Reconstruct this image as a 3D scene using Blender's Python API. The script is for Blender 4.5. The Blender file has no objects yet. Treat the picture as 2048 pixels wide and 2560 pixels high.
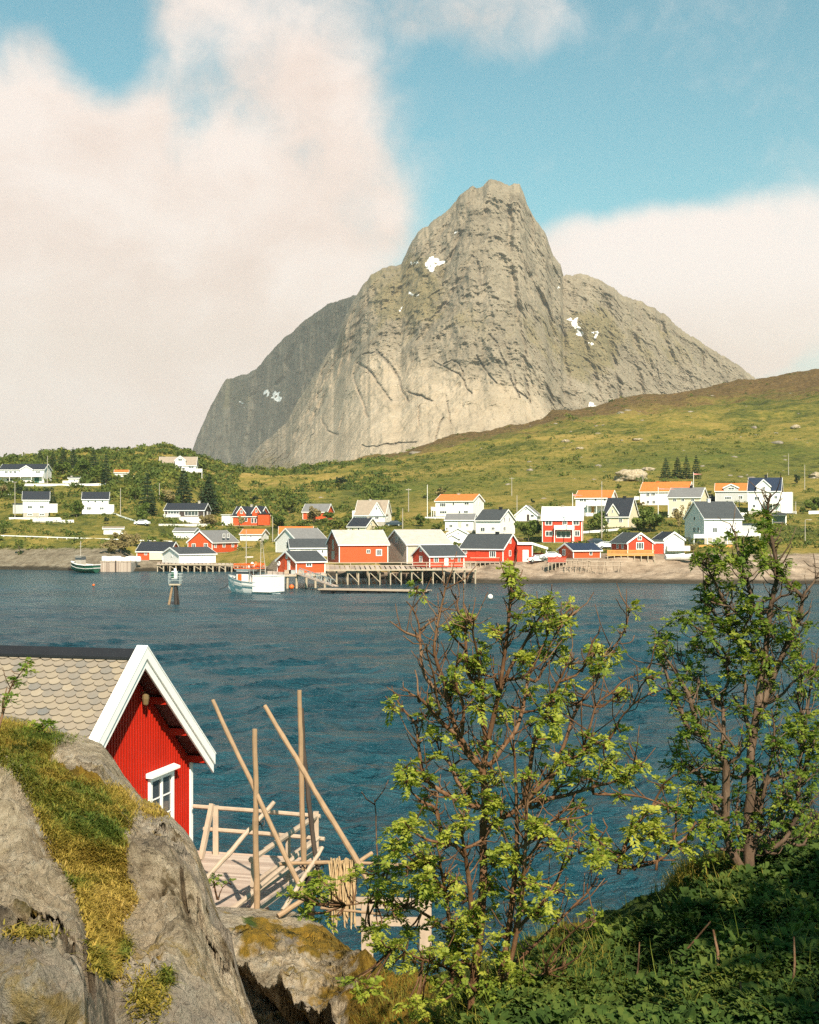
import bpy, bmesh, math, random
import numpy as np
from mathutils import Vector, Matrix, Euler
random.seed(7); RNG = np.random.default_rng(11)
R = math.radians
SC = bpy.context.scene
COL = SC.collection
# ---------------------------------------------------------------- camera
H = 10.7            # eye height above the sea
F, UC, VH = 3413.0, 1024.0, 1310.0   # lens and horizon measured on the 2048x2560 photograph
cam = bpy.data.cameras.new("camera"); camo = bpy.data.objects.new("camera", cam); COL.objects.link(camo)
cam.sensor_fit = 'HORIZONTAL'; cam.sensor_width = 24.0; cam.lens = 24.0 * F / 2048.0
cam.shift_y = 30.0 / 2048.0; cam.clip_start = 0.2; cam.clip_end = 30000
camo.location = (0, 0, H); camo.rotation_euler = (R(90), 0, 0)
SC.camera = camo
# ---------------------------------------------------------------- colour management
SC.view_settings.view_transform = 'Standard'; SC.view_settings.look = 'None'
SC.view_settings.exposure = 1.0; SC.view_settings.gamma = 1.0
SC.cycles.max_bounces = 6; SC.cycles.transparent_max_bounces = 8; SC.cycles.volume_bounces = 1
SC.cycles.volume_step_rate = 1.0; SC.cycles.use_denoising = False; SC.cycles.sample_clamp_direct = 1.6; SC.cycles.sample_clamp_indirect = 1.6
# ---------------------------------------------------------------- sun
SUN_AZ, SUN_EL = 15.0, 41.0          # degrees to the right of straight behind the camera, and above the horizon
sd = Vector((math.sin(R(SUN_AZ)) * math.cos(R(SUN_EL)), -math.cos(R(SUN_AZ)) * math.cos(R(SUN_EL)), math.sin(R(SUN_EL))))
sl = bpy.data.lights.new("sun", 'SUN'); sl.energy = 4.6; sl.angle = R(0.5); sl.color = (1.0, 0.88, 0.73)
so = bpy.data.objects.new("sun", sl); COL.objects.link(so); so.location = (20, -40, 60)
so.rotation_euler = sd.to_track_quat('Z', 'Y').to_euler()

# ---------------------------------------------------------------- node helpers
class NT:
    def __init__(s, tree): s.t = tree; s.n = tree.nodes; s.l = tree.links
    def new(s, typ, **kw):
        n = s.n.new(typ)
        for k, v in kw.items(): setattr(n, k, v)
        return n
    def put(s, sock, v):
        if v is None: return
        if hasattr(v, 'is_linked'): s.l.new(v, sock)
        else:
            if sock.type == 'RGBA' and len(v) == 3: v = (*v, 1)
            sock.default_value = v
    def math(s, op, a, b=None, c=None, clamp=False):
        n = s.new('ShaderNodeMath', operation=op); n.use_clamp = clamp
        for i, v in enumerate((a, b, c)):
            if v is not None: s.put(n.inputs[i], v)
        return n.outputs[0]
    def vmath(s, op, a, b=None, scale=None):
        n = s.new('ShaderNodeVectorMath', operation=op)
        s.put(n.inputs[0], a)
        if b is not None: s.put(n.inputs[1], b)
        if scale is not None: s.put(n.inputs['Scale'], scale)
        return n.outputs['Value'] if op in ('LENGTH', 'DISTANCE', 'DOT_PRODUCT') else n.outputs[0]
    def mix(s, fac, a, b, mode='MIX'):
        n = s.new('ShaderNodeMix', data_type='RGBA', blend_type=mode)
        s.put(n.inputs[0], fac); s.put(n.inputs[6], a); s.put(n.inputs[7], b)
        return n.outputs[2]
    def noise(s, vec, scale, detail=5, rough=0.55, dist=0.0, out=0):
        n = s.new('ShaderNodeTexNoise'); s.put(n.inputs['Vector'], vec); s.put(n.inputs['Scale'], scale)
        n.inputs['Detail'].default_value = detail; n.inputs['Roughness'].default_value = rough; n.inputs['Distortion'].default_value = dist
        return n.outputs[out]
    def ramp(s, fac, stops, interp='LINEAR'):
        n = s.new('ShaderNodeValToRGB'); cr = n.color_ramp; cr.interpolation = interp
        while len(cr.elements) < len(stops): cr.elements.new(0.5)
        for e, (p, c) in zip(cr.elements, stops):
            e.position = p; e.color = (c, c, c, 1) if isinstance(c, (int, float)) else (*c, 1)
        s.put(n.inputs[0], fac); return n.outputs[0]
    def rng(s, v, a, b, c=0.0, d=1.0, smooth=True):
        n = s.new('ShaderNodeMapRange'); n.interpolation_type = 'SMOOTHSTEP' if smooth else 'LINEAR'
        for i, x in enumerate((v, a, b, c, d)): s.put(n.inputs[i], x)
        return n.outputs[0]
    def attr(s, name, out=2):
        n = s.new('ShaderNodeAttribute'); n.attribute_name = name; return n.outputs[out]
    def scalev(s, vec, x, y, z):
        n = s.new('ShaderNodeMapping'); s.put(n.inputs[0], vec); n.inputs['Scale'].default_value = (x, y, z); return n.outputs[0]
    def bump(s, h, strength, dist, normal=None):
        n = s.new('ShaderNodeBump'); n.inputs['Strength'].default_value = strength; n.inputs['Distance'].default_value = dist
        s.put(n.inputs['Height'], h)
        if normal is not None: s.put(n.inputs['Normal'], normal)
        return n.outputs[0]

# ---------------------------------------------------------------- sky with clouds (placed by compass bearing and height)
world = bpy.data.worlds.new("World"); SC.world = world; world.use_nodes = True
T = NT(world.node_tree); T.n.clear()
sky = T.new('ShaderNodeTexSky', sky_type='NISHITA'); sky.sun_disc = False
sky.sun_elevation = R(SUN_EL); sky.sun_rotation = R(180 - SUN_AZ)
sky.altitude = 0; sky.air_density = 1.0; sky.dust_density = 0.6; sky.ozone_density = 1.5
dirv = T.new('ShaderNodeTexCoord').outputs['Generated']
sep = T.new('ShaderNodeSeparateXYZ'); T.put(sep.inputs[0], dirv)
az = T.math('MULTIPLY', T.math('ARCTAN2', sep.outputs[0], sep.outputs[1]), 180 / math.pi)
el = T.math('MULTIPLY', T.math('ARCSINE', sep.outputs[2]), 180 / math.pi)
comb = T.new('ShaderNodeCombineXYZ'); T.put(comb.inputs[0], az); T.put(comb.inputs[1], el)
ae = comb.outputs[0]
def azel(u, v):
    x = (u * 1.1872 - UC) / F; z = (VH - v * 1.1872) / F
    return math.degrees(math.atan(x)), math.degrees(math.atan(z / math.sqrt(1 + x * x)))
def blob(u, v, ru, rv, w, soft=1.0):
    a, e = azel(u, v); k = 1.1872 * 57.3 / F
    d = T.vmath('LENGTH', T.vmath('MULTIPLY', T.vmath('SUBTRACT', ae, (a, e, 0)), (1 / (ru * k), 1 / (rv * k), 0)))
    return T.math('MULTIPLY', T.rng(d, 1.0 + 0.5 * soft, 1.0 - 0.5 * soft), w)
blobs = [(200, 640, 620, 460, 1.25, .55), (500, 320, 330, 360, .85, .8), (620, 470, 250, 330, .8, .5), (60, 330, 300, 240, .75, .7), (560, 60, 260, 170, .62, .9),
         (1080, 30, 150, 110, .55, 1.0), (880, -20, 220, 100, .5, .9), (1420, 640, 330, 200, 1.2, .5), (1640, 590, 280, 175, 1.0, .7), (1250, 570, 180, 115, .9, .7), (1760, 575, 220, 150, .7, .8), (1500, 760, 700, 140, .7, .8)]
holes = [(225, 95, 90, 115, .62, 1.2), (400, 300, 60, 70, .35, 1.2), (420, 160, 90, 90, .25, 1.4)]
den = None
for b in blobs:
    v_ = blob(*b); den = v_ if den is None else T.math('SMOOTH_MAX', den, v_, 0.25)
for b in holes: den = T.math('SUBTRACT', den, blob(*b))
wn = T.noise(T.vmath('SCALE', ae, scale=0.11), 1.0, 7, .56, 0.4)
wn2 = T.noise(T.vmath('SCALE', ae, scale=0.55), 1.0, 9, .62, 0.5)
den = T.math('ADD', den, T.math('MULTIPLY', T.math('SUBTRACT', wn, 0.5), 1.25))
den = T.math('ADD', den, T.math('MULTIPLY', T.math('SUBTRACT', wn2, 0.5), 0.6))
cover = T.math('MULTIPLY', T.rng(den, 0.10, 0.95), T.rng(T.math('ABSOLUTE', az), 75.0, 45.0))
# light inside the clouds: sunlit tops, greyer thick bases
shade = T.math('ADD', T.noise(T.vmath('MULTIPLY', ae, (0.10, 0.2, 0)), 1.0, 5, .5, 0.6), T.math('MULTIPLY', T.math('SUBTRACT', wn2, .5), 0.25))
cloudc = T.ramp(shade, [(0.26, (.80, .64, .57)), (0.45, (.88, .73, .66)), (0.62, (.95, .83, .77))])
low = T.rng(el, 2.0, 11.0)
rightc = T.rng(az, 2.0, 8.0)
cloudc = T.mix(T.math('MULTIPLY', rightc, T.rng(el, 6.5, 10.5)), cloudc, (.97, .87, .83))
cloudc = T.mix(T.math('MULTIPLY', T.math('SUBTRACT', 1.0, low), .45), cloudc, (.80, .65, .59))
skyc = T.mix(1.0, sky.outputs[0], (0.46, 1.02, 0.86), 'MULTIPLY')
bg1 = T.new('ShaderNodeBackground'); T.put(bg1.inputs[0], skyc); bg1.inputs[1].default_value = 0.072
bg2 = T.new('ShaderNodeBackground'); T.put(bg2.inputs[0], cloudc); bg2.inputs[1].default_value = 0.53
mx = T.new('ShaderNodeMixShader'); T.put(mx.inputs[0], cover); T.l.new(bg1.outputs[0], mx.inputs[1]); T.l.new(bg2.outputs[0], mx.inputs[2])
wo = T.new('ShaderNodeOutputWorld'); T.l.new(mx.outputs[0], wo.inputs[0])

# ---------------------------------------------------------------- geometry helpers
def P(u, v, y): return Vector(((u - UC) * y / F, y, H - (v - VH) * y / F))
def link(o, parent=None):
    COL.objects.link(o)
    if parent is not None: o.parent = parent
    return o
def tag(o, label=None, cat=None, group=None, kind=None):
    if label: o['label'] = label
    if cat: o['category'] = cat
    if group: o['group'] = group
    if kind: o['kind'] = kind
    return o
def empty(name, loc=(0, 0, 0), rz=0.0):
    o = bpy.data.objects.new(name, None); o.location = loc; o.rotation_euler = (0, 0, rz); o.empty_display_size = .3
    return link(o)
def mesh_obj(name, verts, faces, mat=None, parent=None, smooth=False, attrs=None):
    me = bpy.data.meshes.new(name)
    if isinstance(verts, np.ndarray) and isinstance(faces, np.ndarray):
        n, k = faces.shape
        me.vertices.add(len(verts)); me.vertices.foreach_set('co', np.ascontiguousarray(verts, dtype=np.float32).ravel())
        me.loops.add(n * k); me.loops.foreach_set('vertex_index', np.ascontiguousarray(faces, dtype=np.int32).ravel())
        me.polygons.add(n); me.polygons.foreach_set('loop_start', np.arange(0, n * k, k, dtype=np.int32))
        me.polygons.foreach_set('loop_total', np.full(n, k, dtype=np.int32))
        me.update(calc_edges=True); me.validate()
    else:
        me.from_pydata([tuple(v) for v in verts], [], faces)
    if smooth: me.polygons.foreach_set('use_smooth', [True] * len(me.polygons))
    for an, (dom, arr) in (attrs or {}).items():
        a = me.attributes.new(an, 'FLOAT', dom); a.data.foreach_set('value', np.asarray(arr, dtype=np.float32).ravel())
    if mat: me.materials.append(mat)
    return link(bpy.data.objects.new(name, me), parent)
class MB:
    """collects boxes, bars, tubes and polygons for ONE mesh object"""
    def __init__(s): s.v = []; s.f = []; s.a = []; s.cur = 0.5
    def add(s, vs, fs):
        k = len(s.v); s.v += [tuple(v) for v in vs]
        s.f += [tuple(i + k for i in f) for f in fs]; s.a += [s.cur] * len(fs)
    def box(s, x0, x1, y0, y1, z0, z1):
        s.add([(x0,y0,z0),(x1,y0,z0),(x1,y1,z0),(x0,y1,z0),(x0,y0,z1),(x1,y0,z1),(x1,y1,z1),(x0,y1,z1)],
              [(0,3,2,1),(4,5,6,7),(0,1,5,4),(1,2,6,5),(2,3,7,6),(3,0,4,7)])
        return s
    def hexa(s, b, t):   # bottom 4 points and top 4 points, same winding
        s.add(list(b) + list(t), [(0,3,2,1),(4,5,6,7),(0,1,5,4),(1,2,6,5),(2,3,7,6),(3,0,4,7)]); return s
    def bar(s, p, q, w, h=None, up=(0, 0, 1)):
        p, q = Vector(p), Vector(q); h = h or w; d = (q - p).normalized(); up = Vector(up)
        if abs(d.dot(up)) > .98: up = Vector((0, 1, 0))
        a = d.cross(up).normalized() * w / 2; b = a.cross(d).normalized() * h / 2
        s.hexa([p-a-b, p+a-b, p+a+b, p-a+b], [q-a-b, q+a-b, q+a+b, q-a+b]); return s
    def prism(s, poly, ext):  # polygon in 3D pushed along ext
        n = len(poly); e = Vector(ext); vs = [Vector(p) for p in poly]; vs += [p + e for p in vs]
        s.add(vs, [tuple(range(n))[::-1], tuple(range(n, 2*n))] + [(i, (i+1) % n, n + (i+1) % n, n + i) for i in range(n)]); return s
    def tube(s, pts, rad, n=7, cap=True):
        pts = [Vector(p) for p in pts]; m = len(pts)
        if isinstance(rad, (int, float)): rad = [rad] * m
        vs = []; ref = None
        for i, p in enumerate(pts):
            d = (pts[min(i+1, m-1)] - pts[max(i-1, 0)]).normalized()
            if ref is None: ref = d.orthogonal().normalized()
            a = (ref - d * ref.dot(d)); a = a.normalized() if a.length > 1e-6 else d.orthogonal().normalized(); ref = a; b = d.cross(a)
            for k in range(n):
                t = 2 * math.pi * k / n; vs.append(p + (a * math.cos(t) + b * math.sin(t)) * rad[i])
        fs = [(i*n+k, i*n+(k+1) % n, (i+1)*n+(k+1) % n, (i+1)*n+k) for i in range(m-1) for k in range(n)]
        if cap: fs += [tuple(range(n))[::-1], tuple(range((m-1)*n, m*n))]
        s.add(vs, fs); return s
    def lathe(s, prof, c=(0, 0, 0), n=12):
        c = Vector(c); m = len(prof); vs = []
        for r, z in prof:
            for k in range(n):
                t = 2*math.pi*k/n; vs.append(c + Vector((r*math.cos(t), r*math.sin(t), z)))
        s.add(vs, [(i*n+k, i*n+(k+1) % n, (i+1)*n+(k+1) % n, (i+1)*n+k) for i in range(m-1) for k in range(n)] + [tuple(range(n))[::-1], tuple(range((m-1)*n, m*n))]); return s
    def build(s, name, mat, parent=None, smooth=False, tint=False):
        o = mesh_obj(name, s.v, s.f, mat, parent, smooth)
        if tint:
            a = o.data.attributes.new('tint', 'FLOAT', 'FACE'); a.data.foreach_set('value', s.a)
        return o

# ---------------------------------------------------------------- numpy noise
def _hash(ix, iy, iz, seed):
    h = (ix.astype(np.int64) * 374761393 + iy.astype(np.int64) * 668265263 + iz.astype(np.int64) * 2147483647 + seed * 974634211) & 0xffffffff
    h = ((h ^ (h >> 13)) * 1274126177) & 0xffffffff
    return ((h ^ (h >> 16)) & 0xffff) / 32767.5 - 1.0
def vnoise(x, y, z, seed=0):
    x, y, z = np.broadcast_arrays(np.asarray(x, float), np.asarray(y, float), np.asarray(z, float))
    ix, iy, iz = np.floor(x), np.floor(y), np.floor(z); fx, fy, fz = x-ix, y-iy, z-iz
    fx, fy, fz = [t*t*t*(t*(t*6-15)+10) for t in (fx, fy, fz)]; r = 0
    for dx in (0, 1):
        for dy in (0, 1):
            for dz in (0, 1):
                r = r + _hash(ix+dx, iy+dy, iz+dz, seed) * (fx if dx else 1-fx) * (fy if dy else 1-fy) * (fz if dz else 1-fz)
    return r
def fbm(x, y, z, octaves=5, gain=.5, lac=2.03, seed=0, ridged=False):
    r = 0; a = 1.0; f = 1.0
    for o in range(octaves):
        n = vnoise(x*f + o*17.3, y*f + o*9.1, z*f + o*5.7, seed + o)
        r = r + a * ((1 - 2*np.abs(n)) if ridged else n); a *= gain; f *= lac
    return r
def pchip(xk, yk, x):
    xk, yk = np.asarray(xk, float), np.asarray(yk, float); h = np.diff(xk); d = np.diff(yk)/h; m = np.zeros_like(yk)
    for i in range(1, len(xk)-1):
        if d[i-1]*d[i] > 0:
            w1, w2 = 2*h[i]+h[i-1], h[i]+2*h[i-1]; m[i] = (w1+w2)/(w1/d[i-1]+w2/d[i])
    m[0], m[-1] = d[0], d[-1]
    x = np.clip(x, xk[0], xk[-1]); i = np.clip(np.searchsorted(xk, x, 'right')-1, 0, len(h)-1); t = (x-xk[i])/h[i]
    return (2*t**3-3*t**2+1)*yk[i] + (t**3-2*t**2+t)*h[i]*m[i] + (-2*t**3+3*t**2)*yk[i+1] + (t**3-t**2)*h[i]*m[i+1]
def grid_faces(nr, nc):
    i = np.arange(nr-1)[:, None]*nc + np.arange(nc-1)[None, :]
    return np.stack([i, i+1, i+nc+1, i+nc], -1).reshape(-1, 4)
def sheet(u, v, y):   # photo pixel grids + depth -> world points
    return np.stack([(u-UC)*y/F, y, H-(v-VH)*y/F], -1)
D2F = 2048/1725.0
# ================================================================ materials
def new_mat(name):
    m = bpy.data.materials.new(name); m.use_nodes = True; t = NT(m.node_tree); t.n.clear()
    o = t.new('ShaderNodeOutputMaterial'); b = t.new('ShaderNodeBsdfPrincipled'); t.l.new(b.outputs[0], o.inputs[0])
    t.pos = t.new('ShaderNodeNewGeometry').outputs['Position']; t.obj = t.new('ShaderNodeTexCoord').outputs['Object']
    t.b = b; t.o = o; return m, t
def fin(t, col=None, rough=None, normal=None, spec=None, metal=None):
    for k, v in (('Base Color', col), ('Roughness', rough), ('Normal', normal), ('Specular IOR Level', spec), ('Metallic', metal)):
        if v is not None: t.put(t.b.inputs[k], v)
def painted(name, col, var=0.18, scale=1.4, rough=.6, boards=0.0, dirt=.25, vertical=True):
    """painted or bare timber / plaster: weathered tone, fine grain and board lines"""
    m, t = new_mat(name); c = Vector(col)
    n1 = t.noise(t.obj, scale, 5, .6); n2 = t.noise(t.scalev(t.obj, 9, 9, .9) if vertical else t.scalev(t.obj, .9, 9, 9), 1.0, 3, .6)
    f = t.math('ADD', t.math('MULTIPLY', n1, .6), t.math('MULTIPLY', n2, .4))
    cc = t.ramp(f, [(.3, tuple(c*(1-var))), (.5, tuple(c)), (.72, tuple(c*(1+var*.7)))])
    cc = t.mix(t.math('MULTIPLY', t.rng(t.noise(t.obj, .5, 6, .7), .55, .8), dirt), cc, tuple(c*.55+Vector((.05, .045, .035))))
    nrm = None
    if boards:
        s = t.new('ShaderNodeSeparateXYZ'); t.put(s.inputs[0], t.obj)
        k = t.math('FRACT', t.math('MULTIPLY', t.math('ADD', s.outputs[0], s.outputs[1]) if vertical else s.outputs[2], 1/boards))
        g = t.rng(t.math('ABSOLUTE', t.math('SUBTRACT', k, .5)), .36, .5)
        cc = t.mix(t.math('MULTIPLY', g, .32), cc, tuple(c*.3)); nrm = t.bump(t.math('SUBTRACT', 1.0, g), .5, .03)
    else: nrm = t.bump(n2, .25, .01)
    fin(t, cc, rough, nrm, .3); return m
M = {}
M['white'] = painted('white_paint', (.80, .77, .72), .06, boards=.2, vertical=False, dirt=.12)
M['cream'] = painted('cream_paint', (.72, .62, .43), .08, boards=.2, vertical=False, dirt=.15)
M['grey_wall'] = painted('grey_paint', (.46, .46, .44), .1, boards=.2, vertical=False)
M['trim'] = painted('white_trim', (.84, .82, .78), .05, dirt=.06)
M['red'] = painted('red_paint', (.60, .085, .022), .14, boards=.22, dirt=.10)
M['red_hut'] = painted('red_hut_paint', (.56, .05, .018), .15, boards=.22, dirt=.12)
M['red_near'] = painted('red_near_paint', (.38, .014, .003), .16, rough=.55, dirt=.10)
M['soffit_shade'] = painted('soffit_shade_red', (.07, .012, .008), .2, boards=.22)  # roof underside: red darkened to hold the shade under the eaves
M['brown'] = painted('dark_brown_stain', (.055, .04, .035), .2, boards=.2, vertical=False)
M['bare'] = painted('bare_silver_timber', (.55, .43, .33), .25, boards=.25, dirt=.4)
M['bare_rail'] = painted('bare_rail_timber', (.40, .305, .22), .25, scale=3, dirt=.2)
M['deck_wood'] = painted('deck_timber', (.45, .33, .25), .2, scale=2, dirt=.25, vertical=False)
M['orange_wood'] = painted('orange_stained_timber', (.62, .30, .08), .15, dirt=.1)
M['pile'] = painted('pile_timber', (.42, .34, .24), .3, scale=2.5, dirt=.4)
M['dark_pile'] = painted('wet_dark_timber', (.035, .025, .02), .3, scale=2.5)
M['pole_wood'] = painted('weathered_pole', (.30, .195, .11), .3, scale=4, dirt=.35)
M['pole_dark'] = painted('dark_pole', (.05, .035, .025), .3, scale=4)
M['stone_base'] = painted('foundation_stone', (.40, .36, .30), .2, scale=1.5, dirt=.4)
M['concrete'] = painted('white_terrace_wall', (.74, .70, .64), .1, scale=.8, dirt=.3)
M['brass'] = painted('brass', (.16, .11, .05), .1, rough=.35)
def roof_mat(name, col, course=.35, var=.2, rough=.75):
    m, t = new_mat(name); c = Vector(col)
    s = t.new('ShaderNodeSeparateXYZ'); t.put(s.inputs[0], t.obj)
    k = t.math('FRACT', t.math('MULTIPLY', s.outputs[2], 1/(course*.6)))
    n1 = t.noise(t.obj, .9, 6, .65); n2 = t.noise(t.scalev(t.obj, 3, 3, 6), 1.0, 3, .6)
    f = t.math('ADD', t.math('MULTIPLY', n1, .55), t.math('MULTIPLY', n2, .45))
    cc = t.ramp(f, [(.3, tuple(c*(1-var))), (.5, tuple(c)), (.7, tuple(c*(1+var)))])
    cc = t.mix(t.math('MULTIPLY', t.rng(k, .78, 1.0), .3), cc, tuple(c*.4))
    fin(t, cc, rough, t.bump(k, .4, .05), .3); return m
M['roof_black'] = roof_mat('roof_black', (.022, .026, .034))
M['roof_blue'] = roof_mat('roof_blue_black', (.016, .028, .055))
M['roof_dark'] = roof_mat('roof_dark_slate', (.050, .055, .058))
M['roof_grey'] = roof_mat('roof_grey', (.17, .165, .16))
M['roof_pale'] = roof_mat('roof_pale_slate', (.44, .38, .33), var=.25)
M['roof_brown'] = roof_mat('roof_brown', (.30, .24, .18))
M['roof_orange'] = roof_mat('roof_orange_tile', (.58, .155, .035))
M['roof_white'] = roof_mat('roof_white_sheet', (.66, .64, .60), var=.08)
def glass_mat(name, col=(.03, .035, .04)):
    m, t = new_mat(name); n = t.noise(t.obj, .8, 3)
    fin(t, t.mix(n, col, tuple(Vector(col)*2.4)), .08, t.bump(t.noise(t.obj, 1.5, 2), .06, .05), .6); return m
M['glass'] = glass_mat('window_glass')
def plain(name, col, rough=.5, metal=0.0, var=.15, scale=3):
    m, t = new_mat(name); c = Vector(col)
    cc = t.ramp(t.noise(t.obj, scale, 5, .6), [(.3, tuple(c*(1-var))), (.7, tuple(c*(1+var)))])
    fin(t, cc, rough, t.bump(t.noise(t.obj, scale*6, 3), .12, .01), .4, metal); return m
M['green_hull'] = plain('green_hull_paint', (.02, .10, .06), .4)
M['hull_white'] = plain('white_hull_paint', (.78, .74, .70), .4, var=.08)
M['orange'] = plain('orange_plastic', (.70, .13, .02), .5)
M['metal'] = plain('dull_metal', (.5, .5, .48), .4, .6)
M['pole_grey'] = plain('grey_pole', (.40, .35, .29), .7)
M['tyre'] = plain('black_rubber', (.02, .02, .02), .8)
M['sack'] = plain('white_sack_fabric', (.80, .77, .74), .85, var=.1)
M['car_white'] = plain('white_car_paint', (.80, .79, .77), .25, var=.03)
M['car_dark'] = plain('dark_car_paint', (.03, .045, .06), .25, var=.1)
M['buoy'] = plain('white_buoy_plastic', (.82, .76, .66), .45, var=.06)
M['flag_red'] = plain('red_cloth', (.6, .06, .05), .8)
M['rope'] = plain('dark_rope', (.06, .055, .05), .9)
M['black'] = plain('black_iron', (.015, .015, .017), .5)
M['straw'] = plain('dried_fibre', (.42, .29, .15), .8, var=.35, scale=8)
M['net'] = plain('net_green', (.03, .14, .11), .8)

M['stone_far'] = plain('weathered_stone', (.22, .185, .14), .9, var=.35, scale=.6)
def tint_mat(name, stops, rough=.8, bscale=20, bstr=.3, extra=.35):
    """per piece tone from the face attribute 'tint' plus fine noise"""
    m, t = new_mat(name)
    f = t.math('ADD', t.math('MULTIPLY', t.attr('tint'), 1-extra), t.math('MULTIPLY', t.noise(t.obj, 6, 6, .65), extra))
    fin(t, t.ramp(f, stops), rough, t.bump(t.noise(t.obj, bscale, 5, .6), bstr, .02), .25); return m
M['slate'] = tint_mat('scale_slate', [(.05, (.12, .13, .135)), (.2, (.17, .155, .135)), (.5, (.245, .20, .15)), (.78, (.29, .235, .165)), (.95, (.32, .27, .215))])
M['planks'] = tint_mat('deck_planks', [(.1, (.28, .21, .165)), (.5, (.40, .315, .25)), (.9, (.50, .41, .33))])

def leaf_mat(name, stops, trans=.35, rough=.55, oscale=.8):
    m, t = new_mat(name)
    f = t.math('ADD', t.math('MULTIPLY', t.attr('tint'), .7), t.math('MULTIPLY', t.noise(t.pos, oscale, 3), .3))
    c = t.ramp(f, stops); fin(t, c, rough, None, .2)
    tr = t.new('ShaderNodeBsdfTranslucent'); t.put(tr.inputs[0], t.mix(1.0, c, (1.1, 1.25, .45), 'MULTIPLY'))
    mx = t.new('ShaderNodeMixShader'); mx.inputs[0].default_value = trans
    t.l.new(t.b.outputs[0], mx.inputs[1]); t.l.new(tr.outputs[0], mx.inputs[2]); t.l.new(mx.outputs[0], t.o.inputs[0]); return m
M['rowan'] = leaf_mat('rowan_leaf', [(.1, (.06, .10, .014)), (.4, (.18, .23, .028)), (.7, (.33, .345, .045)), (.95, (.45, .41, .075))], oscale=2)
M['rowan_dark'] = leaf_mat('rowan_leaf_deep', [(.1, (.035, .085, .014)), (.45, (.11, .17, .022)), (.75, (.22, .26, .035)), (.95, (.32, .32, .06))], oscale=2)
M['under'] = leaf_mat('undergrowth_leaf', [(.1, (.018, .04, .008)), (.5, (.05, .09, .016)), (.85, (.13, .16, .028))], .3, .85, oscale=1.5)
M['grass'] = leaf_mat('grass_blade', [(.06, (.035, .085, .012)), (.3, (.12, .145, .02)), (.52, (.29, .215, .035)), (.76, (.42, .285, .065)), (.95, (.52, .38, .17))], .25, .7, 1.2)
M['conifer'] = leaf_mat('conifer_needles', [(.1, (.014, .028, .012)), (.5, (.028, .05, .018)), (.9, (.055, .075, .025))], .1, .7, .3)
M['broadleaf'] = leaf_mat('broadleaf', [(.1, (.05, .085, .018)), (.5, (.11, .15, .028)), (.9, (.20, .22, .05))], .3, .7, .25)
M['budding'] = leaf_mat('budding_twigs', [(.1, (.16, .12, .05)), (.5, (.27, .21, .09)), (.9, (.34, .28, .12))], .25, .8, .25)
M['shrub'] = leaf_mat('shrub_leaf', [(.1, (.035, .06, .015)), (.4, (.08, .11, .022)), (.7, (.16, .17, .03)), (.95, (.26, .22, .05))], .25, .8, .03)
def bark_mat(name, a, b, c):
    m, t = new_mat(name)
    n = t.noise(t.scalev(t.obj, 14, 14, 5), 1.0, 6, .65); n2 = t.noise(t.obj, 2.5, 5, .6)
    cc = t.ramp(t.math('ADD', t.math('MULTIPLY', n, .6), t.math('MULTIPLY', n2, .4)), [(.3, a), (.5, b), (.68, c)])
    fin(t, cc, .75, t.bump(n, .7, .03), .25); return m
M['bark'] = bark_mat('rowan_bark', (.035, .018, .01), (.115, .056, .024), (.24, .15, .085))
M['bark_grey'] = bark_mat('grey_bark', (.03, .02, .013), (.095, .06, .036), (.20, .14, .095))
M['bark_far'] = bark_mat('far_bark', (.06, .045, .03), (.12, .09, .06), (.2, .16, .11))

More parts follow.
